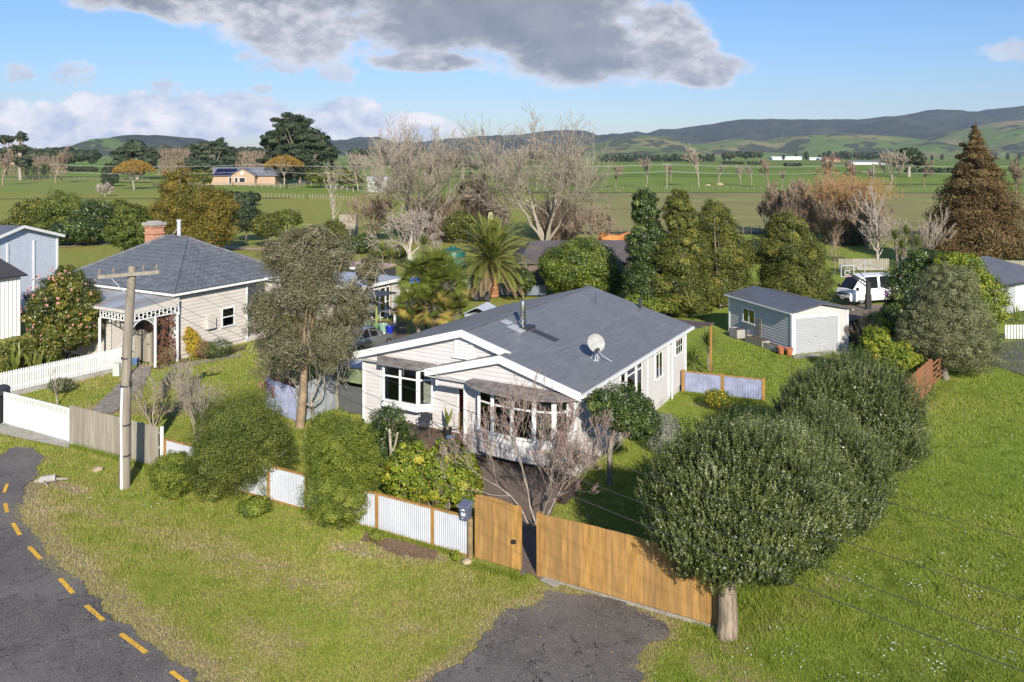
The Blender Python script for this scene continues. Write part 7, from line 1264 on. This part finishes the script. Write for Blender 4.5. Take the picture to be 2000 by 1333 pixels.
for k, (x, y, rx, ry, Yk, mm, lb) in enumerate([(125, 305, 70, 14, 520, L_far, 'long dark tree line on the far left skyline'), (245, 330, 40, 14, 330, L_pine, 'dark trees between the pine clump and the orange topped tree'), (215, 345, 16, 18, 300, L_far, 'conifer left of the dark trees on the green rise'), (395, 345, 20, 14, 300, L_mix, 'brownish shrubs at the left end of the farmhouse'), (800, 315, 60, 10, 420, L_far, 'hazy tree line behind the left great bare tree'), (920, 320, 70, 10, 420, L_far, 'hazy tree line between the great bare trees'), (60, 297, 90, 9, 900, L_far, 'far hazy wood at the left end of the skyline'), (330, 295, 90, 10, 950, L_far, 'far hazy wood behind the pine clumps'), (500, 296, 60, 9, 900, L_far, 'far hazy wood left of the enormous pine'), (760, 297, 80, 8, 950, L_far, 'far hazy wood right of the enormous pine'), (1080, 303, 60, 6, 900, L_far, 'far hazy wood behind the right great bare tree'), (1450, 303, 40, 5, 1100, L_far, 'far hazy wood left of the white farm buildings'), (1640, 341, 46, 6, 520, L_mix, 'scrubby trees in front of the grey farm barn'), (1830, 335, 60, 7, 520, L_far, 'scrubby tree line left of the copper conifer')]):
    T = thing('far_tree_group', lb, 'trees', ((x-1000)/1600*Yk, Yk, 0)); k_ = Yk/1600; B_ = [(((bx-.5)*2*rx*k_*.8, 0, 12-(y-300)*k_+math.sin(bx*19)*ry*k_*.2), (rx*k_*.22, rx*k_*.2, ry*k_)) for bx in np.linspace(0, 1, 6)]; crown(T, B_, 9000, Yk*.0032, mm, 210+k, lump=.3, nl=70, rough=.4, zmin=-1)
# brown poplar screens
for k, (x, w_, yb, yt, Yk) in enumerate([(345, 34, 345, 285, 420), (490, 26, 345, 292, 400), (70, 60, 350, 300, 400)]):
    T = thing('poplar_screen', ['brown leafless poplar screen between the two pine clumps', 'brown leafless poplar screen left of the enormous pine', 'pinkish brown leafless trees at the far left'][k], 'trees', ((x-1000)/1600*Yk, Yk, 0)); rng = np.random.default_rng(220+k); S = []; k_ = Yk/1600; H_ = 12-(yt-300)*k_
    for j in range(900): x_ = rng.uniform(-w_, w_)*k_; y_ = rng.normal(0, 1.5); z = rng.uniform(0, .8)*H_; l = rng.uniform(.1, .3)*H_; z2 = min(z+l, H_*rng.uniform(.85, 1.0)); S.append((x_, y_, z, x_+rng.normal(0, .6), y_+rng.normal(0, .6), z2, .11, .06))
    seg_obj('branches', S, m_twigr, T, 3)
# dark belts of conifers on the plain: individual copies of two small trees
def mini(seed, sz):
    T = thing('belt_conifer', 'small dark conifer in the far tree belts on the right plain', 'tree', (0, 0, 0), 0, 'conifers in the far belts on the plain'); crown(T, [((0, 0, 7), (4.6, 4.6, 7)), ((0, 0, 11), (3, 3, 5))], 700, 2.1, L_far, seed, lump=.4, nl=30, rough=.4, zmin=.2); return T
mA = mini(231, 1); mB = mini(232, 1); rng = random.Random(3); first = [True, True]
def place_mini(x, Yk, s):
    i = rng.randint(0, 1); src = (mA, mB)[i]
    c = src if first[i] else copy_tree(src); first[i] = False; c.location = ((x-1000)/1600*Yk, Yk, 0); c.scale = (s, s, s); c.rotation_euler.z = rng.uniform(0, 6)
x = 1170
while x < 1395: place_mini(x+rng.uniform(-2, 2), 1150+rng.uniform(-40, 40), rng.uniform(.45, .85)); x += rng.uniform(3.0, 5.5)
x = 1600
while x < 1720: place_mini(x+rng.uniform(-2, 2), 1500+rng.uniform(-40, 40), rng.uniform(.7, 1.2)); x += rng.uniform(4, 8)
for x in (1415, 1425, 1530, 1555, 1575, 1730, 1745, 1765, 1820, 1840, 1925, 1945, 1968, 1990, 1010, 1040, 720, 750, 850, 880): place_mini(x, 1400+rng.uniform(-200, 200), rng.uniform(.6, 1.1))
for k, (x, y, w_, Yk) in enumerate([(1430, 320.5, 22, 900), (1475, 321, 16, 880), (1548, 324.5, 17, 760), (160, 310, 30, 560), (470, 398, 30, 190)]):
    T = thing('clipped_shelter_hedge', ['left low dark hedge strip on the right plain', 'middle low dark hedge strip on the right plain', 'right low dark hedge strip on the right plain', 'dark clipped hedge strip on the far left plain', 'rough low hedge in the field below the tan farmhouse'][k], 'hedge', ((x-1000)/1600*Yk, Yk, 0)); B_ = [((t_*w_*Yk/1600, 0, 1.4), (w_*Yk/1600*.35, 3, 1.7)) for t_ in (-.7, -.25, .25, .7)]; crown(T, B_, 2500, 1.2, L_pine, 240+k, lump=.4, nl=40, rough=.2, zmin=-.5)
for k, (x, y, s) in enumerate([(1697, 371, 2.6), (1405, 362, 1.6), (1383, 363, 1.1)]): stone(['pale boulder pile in the paddock left of the broad bare tree', 'low pale heap of stone in the far right paddock', 'small pale heap at the foot of the slender bare tree'][k], G(x, y, -.2), s, m_stone, 'rock_pile')
# ------------------------------------------------------------ grass, daisies, tufts
def inside(p, poly):
    c = np.zeros(len(p), bool); poly = [(q_[0], q_[1]) for q_ in poly]
    for (x1, y1), (x2, y2) in zip(poly, poly[1:]+poly[:1]):
        if y1 == y2: continue
        c ^= ((p[:, 1] > min(y1, y2)) & (p[:, 1] <= max(y1, y2)) & (p[:, 0] < (p[:, 1]-y1)*(x2-x1)/(y2-y1)+x1))
    return c
hs = [at_h(*q_) for q_ in ((0, 0), (0, 14), (-11.2, 14), (-11.2, 0))]
KEEP = [rp, [G(*q_) for q_ in DRIVE]+[Vector((3.2, 10, 0)), Vector((-4, 10, 0))], hs, [G(940, 905), G(1010, 890), G(1100, 905), G(1085, 985), G(1060, 1035), G(1068, 1085), G(1060, 1110), G(1015, 1128), G(1000, 1040), G(945, 985)], [G(905, 880), G(1010, 880), G(1135, 940), G(1105, 985), G(950, 965)], [G(175, 805), G(235, 745), G(275, 712), G(300, 712), G(285, 745), G(222, 808)]]
L_gr = leafmat('grass blades', [(0, (.13, .19, .020)), (.38, (.235, .305, .038)), (.60, (.32, .345, .07)), (.78, (.40, .34, .13)), (1, (.52, .43, .25))], .6, .3, .2)
rng = np.random.default_rng(300); n = 800000; Yg = 15.5/(1-rng.uniform(0, 1, n)*(1-15.5/52)); Xg = rng.uniform(-.74, .74, n)*Yg; p = np.stack([Xg, Yg], 1); ok = np.ones(n, bool)
for poly in KEEP: ok &= ~inside(p, poly)
p = p[ok]; dr_ = dryness(p); nzz = np.array([mnoise.noise((a*.35, b*.35, 0)) for a, b in p[:, :2]]); nhh = np.array([mnoise.noise((a*1.9, b*1.9, 5)) for a, b in p[:, :2]]); keep = rng.uniform(0, 1, len(p)) > np.clip(dr_*1.1-.2, 0, .75); p = p[keep]; dr_ = dr_[keep]; nzz = nzz[keep]; nhh = nhh[keep]
n = len(p); a = rng.uniform(0, 6.28, n); sc_ = (p[:, 1]/22)**.8; h_ = rng.uniform(.025, .075, n)*sc_*(1+.4*nzz)*(1+.9*np.clip(nhh*2-.3, 0, 1)); w_ = .011*sc_; base = np.c_[p, relief(p)]; side = np.stack([np.cos(a), np.sin(a), 0*a], 1)*w_[:, None]; tip = base+np.stack([rng.normal(0, .35, n)*h_, rng.normal(0, .35, n)*h_, h_], 1)
V = np.stack([base-side, base+side, tip], 1).reshape(-1, 3); fld = np.clip((p[:, 0]-1-.10*(p[:, 1]-20))/6, 0, 1); rnd = np.clip(.54-.24*fld+.30*nzz-.20*nhh+.10*rng.normal(size=n)+.42*np.clip(dr_, 0, 1), 0, 1); o = np_obj('grass', V, np.arange(3*n).reshape(-1, 3), L_gr, None, rnd); tag(o, 'short mown grass over the verge and lawns', kind='stuff')
def tufts(name, label, lines, per, h, seed, kind='stuff', lo=.3):
    rng = np.random.default_rng(seed); Ps = []
    for a_, b_, w__ in lines: m_ = int((G(*b_)-G(*a_)).length*per); t_ = rng.uniform(0, 1, m_)[:, None]; A0 = np.array(G(*a_))[None, :2]; B0 = np.array(G(*b_))[None, :2]; Ps.append(A0*(1-t_)+B0*t_+rng.normal(0, w__, (m_, 2)))
    q_ = np.concatenate(Ps); m_ = len(q_); a = rng.uniform(0, 6.28, m_); hh = rng.uniform(.4, 1.1, m_)*h; side = np.stack([np.cos(a), np.sin(a), 0*a], 1)*.008; b0_ = np.c_[q_, relief(q_)]; tp = b0_+np.stack([rng.normal(0, .45, m_)*hh, rng.normal(0, .45, m_)*hh, hh], 1)
    o = np_obj(name, np.stack([b0_-side, b0_+side, tp], 1).reshape(-1, 3), np.arange(3*m_).reshape(-1, 3), L_gr, None, np.clip(rng.normal(lo, .2, m_), 0, 1)); tag(o, label, kind=kind)
tufts('long_grass', 'longer grass along fence feet and around the hedge trunk', [((140, 872), (300, 916), .06), ((585, 998), (898, 1086), .06), ((925, 1108), (1018, 1132), .08), ((1060, 1100), (1390, 1190), .08), ((1440, 1235), (1620, 1150), .35), ((1390, 1240), (1450, 1245), .25), ((1445, 1200), (1560, 1110), .35), ((1790, 805), (1860, 745), .12), ((560, 850), (590, 840), .2), ((1330, 770), (1491, 786), .1)], 420, .22, 301)
tufts('dry_fringe', 'dead straw coloured grass along the road and driveway edges', [(a_, b_, .22) for a_, b_ in list(zip(ROAD[7:], ROAD[8:]))+list(zip(DRIVE[1:], DRIVE[2:-1]))], 1500, .055, 302, lo=.78)
rng = np.random.default_rng(303); Q = []
for (x0_, y0_, x1_, y1_, m_) in [(1600, 960, 2000, 1333, 420), (1640, 760, 2000, 960, 320), (1450, 1180, 1700, 1333, 60), (60, 930, 330, 1010, 60), (200, 1000, 700, 1333, 50), (1500, 700, 1600, 760, 20)]:
    cx = rng.uniform(x0_, x1_, max(3, m_//9)); cy = rng.uniform(y0_, y1_, max(3, m_//9)); i = rng.integers(0, len(cx), m_); Q += [G(x, y, .045) for x, y in zip(cx[i]+rng.normal(0, 18, m_), cy[i]+rng.normal(0, 9, m_)) if y > 700]
Q = np.array([tuple(v) for v in Q]); Vq, Fq = leaf_set(Q, nrm(sph(len(Q), rng)*.3+np.array([0, 0, 1])), .045, .9, rng); o = np_obj('daisies', Vq, Fq, L_whi, None, rng.uniform(0, 1, len(Q))); tag(o, 'white daisies scattered through the lawn', kind='stuff')
Q = []
for (x0_, y0_, x1_, y1_, m_) in [(1700, 740, 2000, 1333, 150), (200, 950, 1200, 1330, 90), (930, 900, 1100, 1010, 160), (1400, 1180, 1500, 1280, 60)]: Q += [G(x, y, .03) for x, y in zip(rng.uniform(x0_, x1_, m_), rng.uniform(y0_, y1_, m_))]
Q = np.array([tuple(v) for v in Q]); Vq, Fq = leaf_set(Q, nrm(sph(len(Q), rng)*.4+np.array([0, 0, 1])), .07, .6, rng); o = np_obj('fallen_leaves', Vq, Fq, L_dead, None, rng.uniform(0, 1, len(Q))); tag(o, 'fallen brown leaves on lawn and paths', kind='stuff')
rng = np.random.default_rng(305); Q = []
for a_, b_ in list(zip(ROAD[4:], ROAD[5:]))+list(zip(DRIVE, DRIVE[1:])):
    A0, B0 = np.array(G(*a_)), np.array(G(*b_)); m_ = int(np.linalg.norm(A0-B0)*130); t_ = rng.uniform(0, 1, m_)[:, None]; Q.append(A0*(1-t_)+B0*t_+rng.normal(0, 1, (m_, 3))*[.28, .28, 0]+[0, 0, .012])
dp = np.array([tuple(v) for v in rp+[G(*q_) for q_ in DRIVE]]); Q.append(np.c_[rng.uniform(-4, 4, 2500), rng.uniform(17.5, 23, 2500), np.full(2500, .012)]); Q.append(np.c_[rng.uniform(-16, -5, 3000), rng.uniform(17.5, 26, 3000), np.full(3000, .012)])
Q = np.concatenate(Q); ok = inside(Q[:, :2], KEEP[0]) | inside(Q[:, :2], KEEP[1]) | (np.arange(len(Q)) < len(Q)-5500); Q = Q[ok]; Vq, Fq = leaf_set(Q, nrm(sph(len(Q), rng)*.5+np.array([0, 0, 1])), .028, .8, rng); o = np_obj('loose_gravel', Vq, Fq, leafmat('gravel chips', [(0, (.05, .045, .04)), (.6, (.20, .18, .155)), (1, (.40, .36, .31))], .9, 0), None, rng.uniform(0, 1, len(Q))); tag(o, 'loose stone chips along the road and driveway edges', kind='stuff')
# small seedlings at the fence
bush('seedling_shrub', 'tiny yellow green shrub at the foot of the mailbox fence panel', 'shrub', (888, 1098), [(890, 1085, 9, 12)], 160, .09, L_yel, 310, trunk=.012, asp=.5); bush('seedling_shrub', 'small bright shrub by the corrugated fence near the clipped bush', 'shrub', (735, 1056), [(735, 1046, 16, 9)], 700, .07, L_lime, 311, trunk=.01)
# ---- haze over the plain
def haze():
    g = MB(); g.box(-9500, -200, -8, 9500, 10400, 760); o = g.build('haze', bpy.data.materials.new('pale air')); m_ = o.data.materials[0]; m_.use_nodes = True; q = NT(m_.node_tree); q.n.remove(q.n['Principled BSDF'])
    v = q.new('ShaderNodeVolumePrincipled'); v.inputs['Color'].default_value = (.62, .75, 1.0, 1); v.inputs['Density'].default_value = HAZE; v.inputs['Anisotropy'].default_value = 0; q.l.new(v.outputs[0], q.n['Material Output'].inputs['Volume']); tag(o, 'thin blue air over the plain', kind='stuff'); return o
HAZE = 4.6e-5
haze()
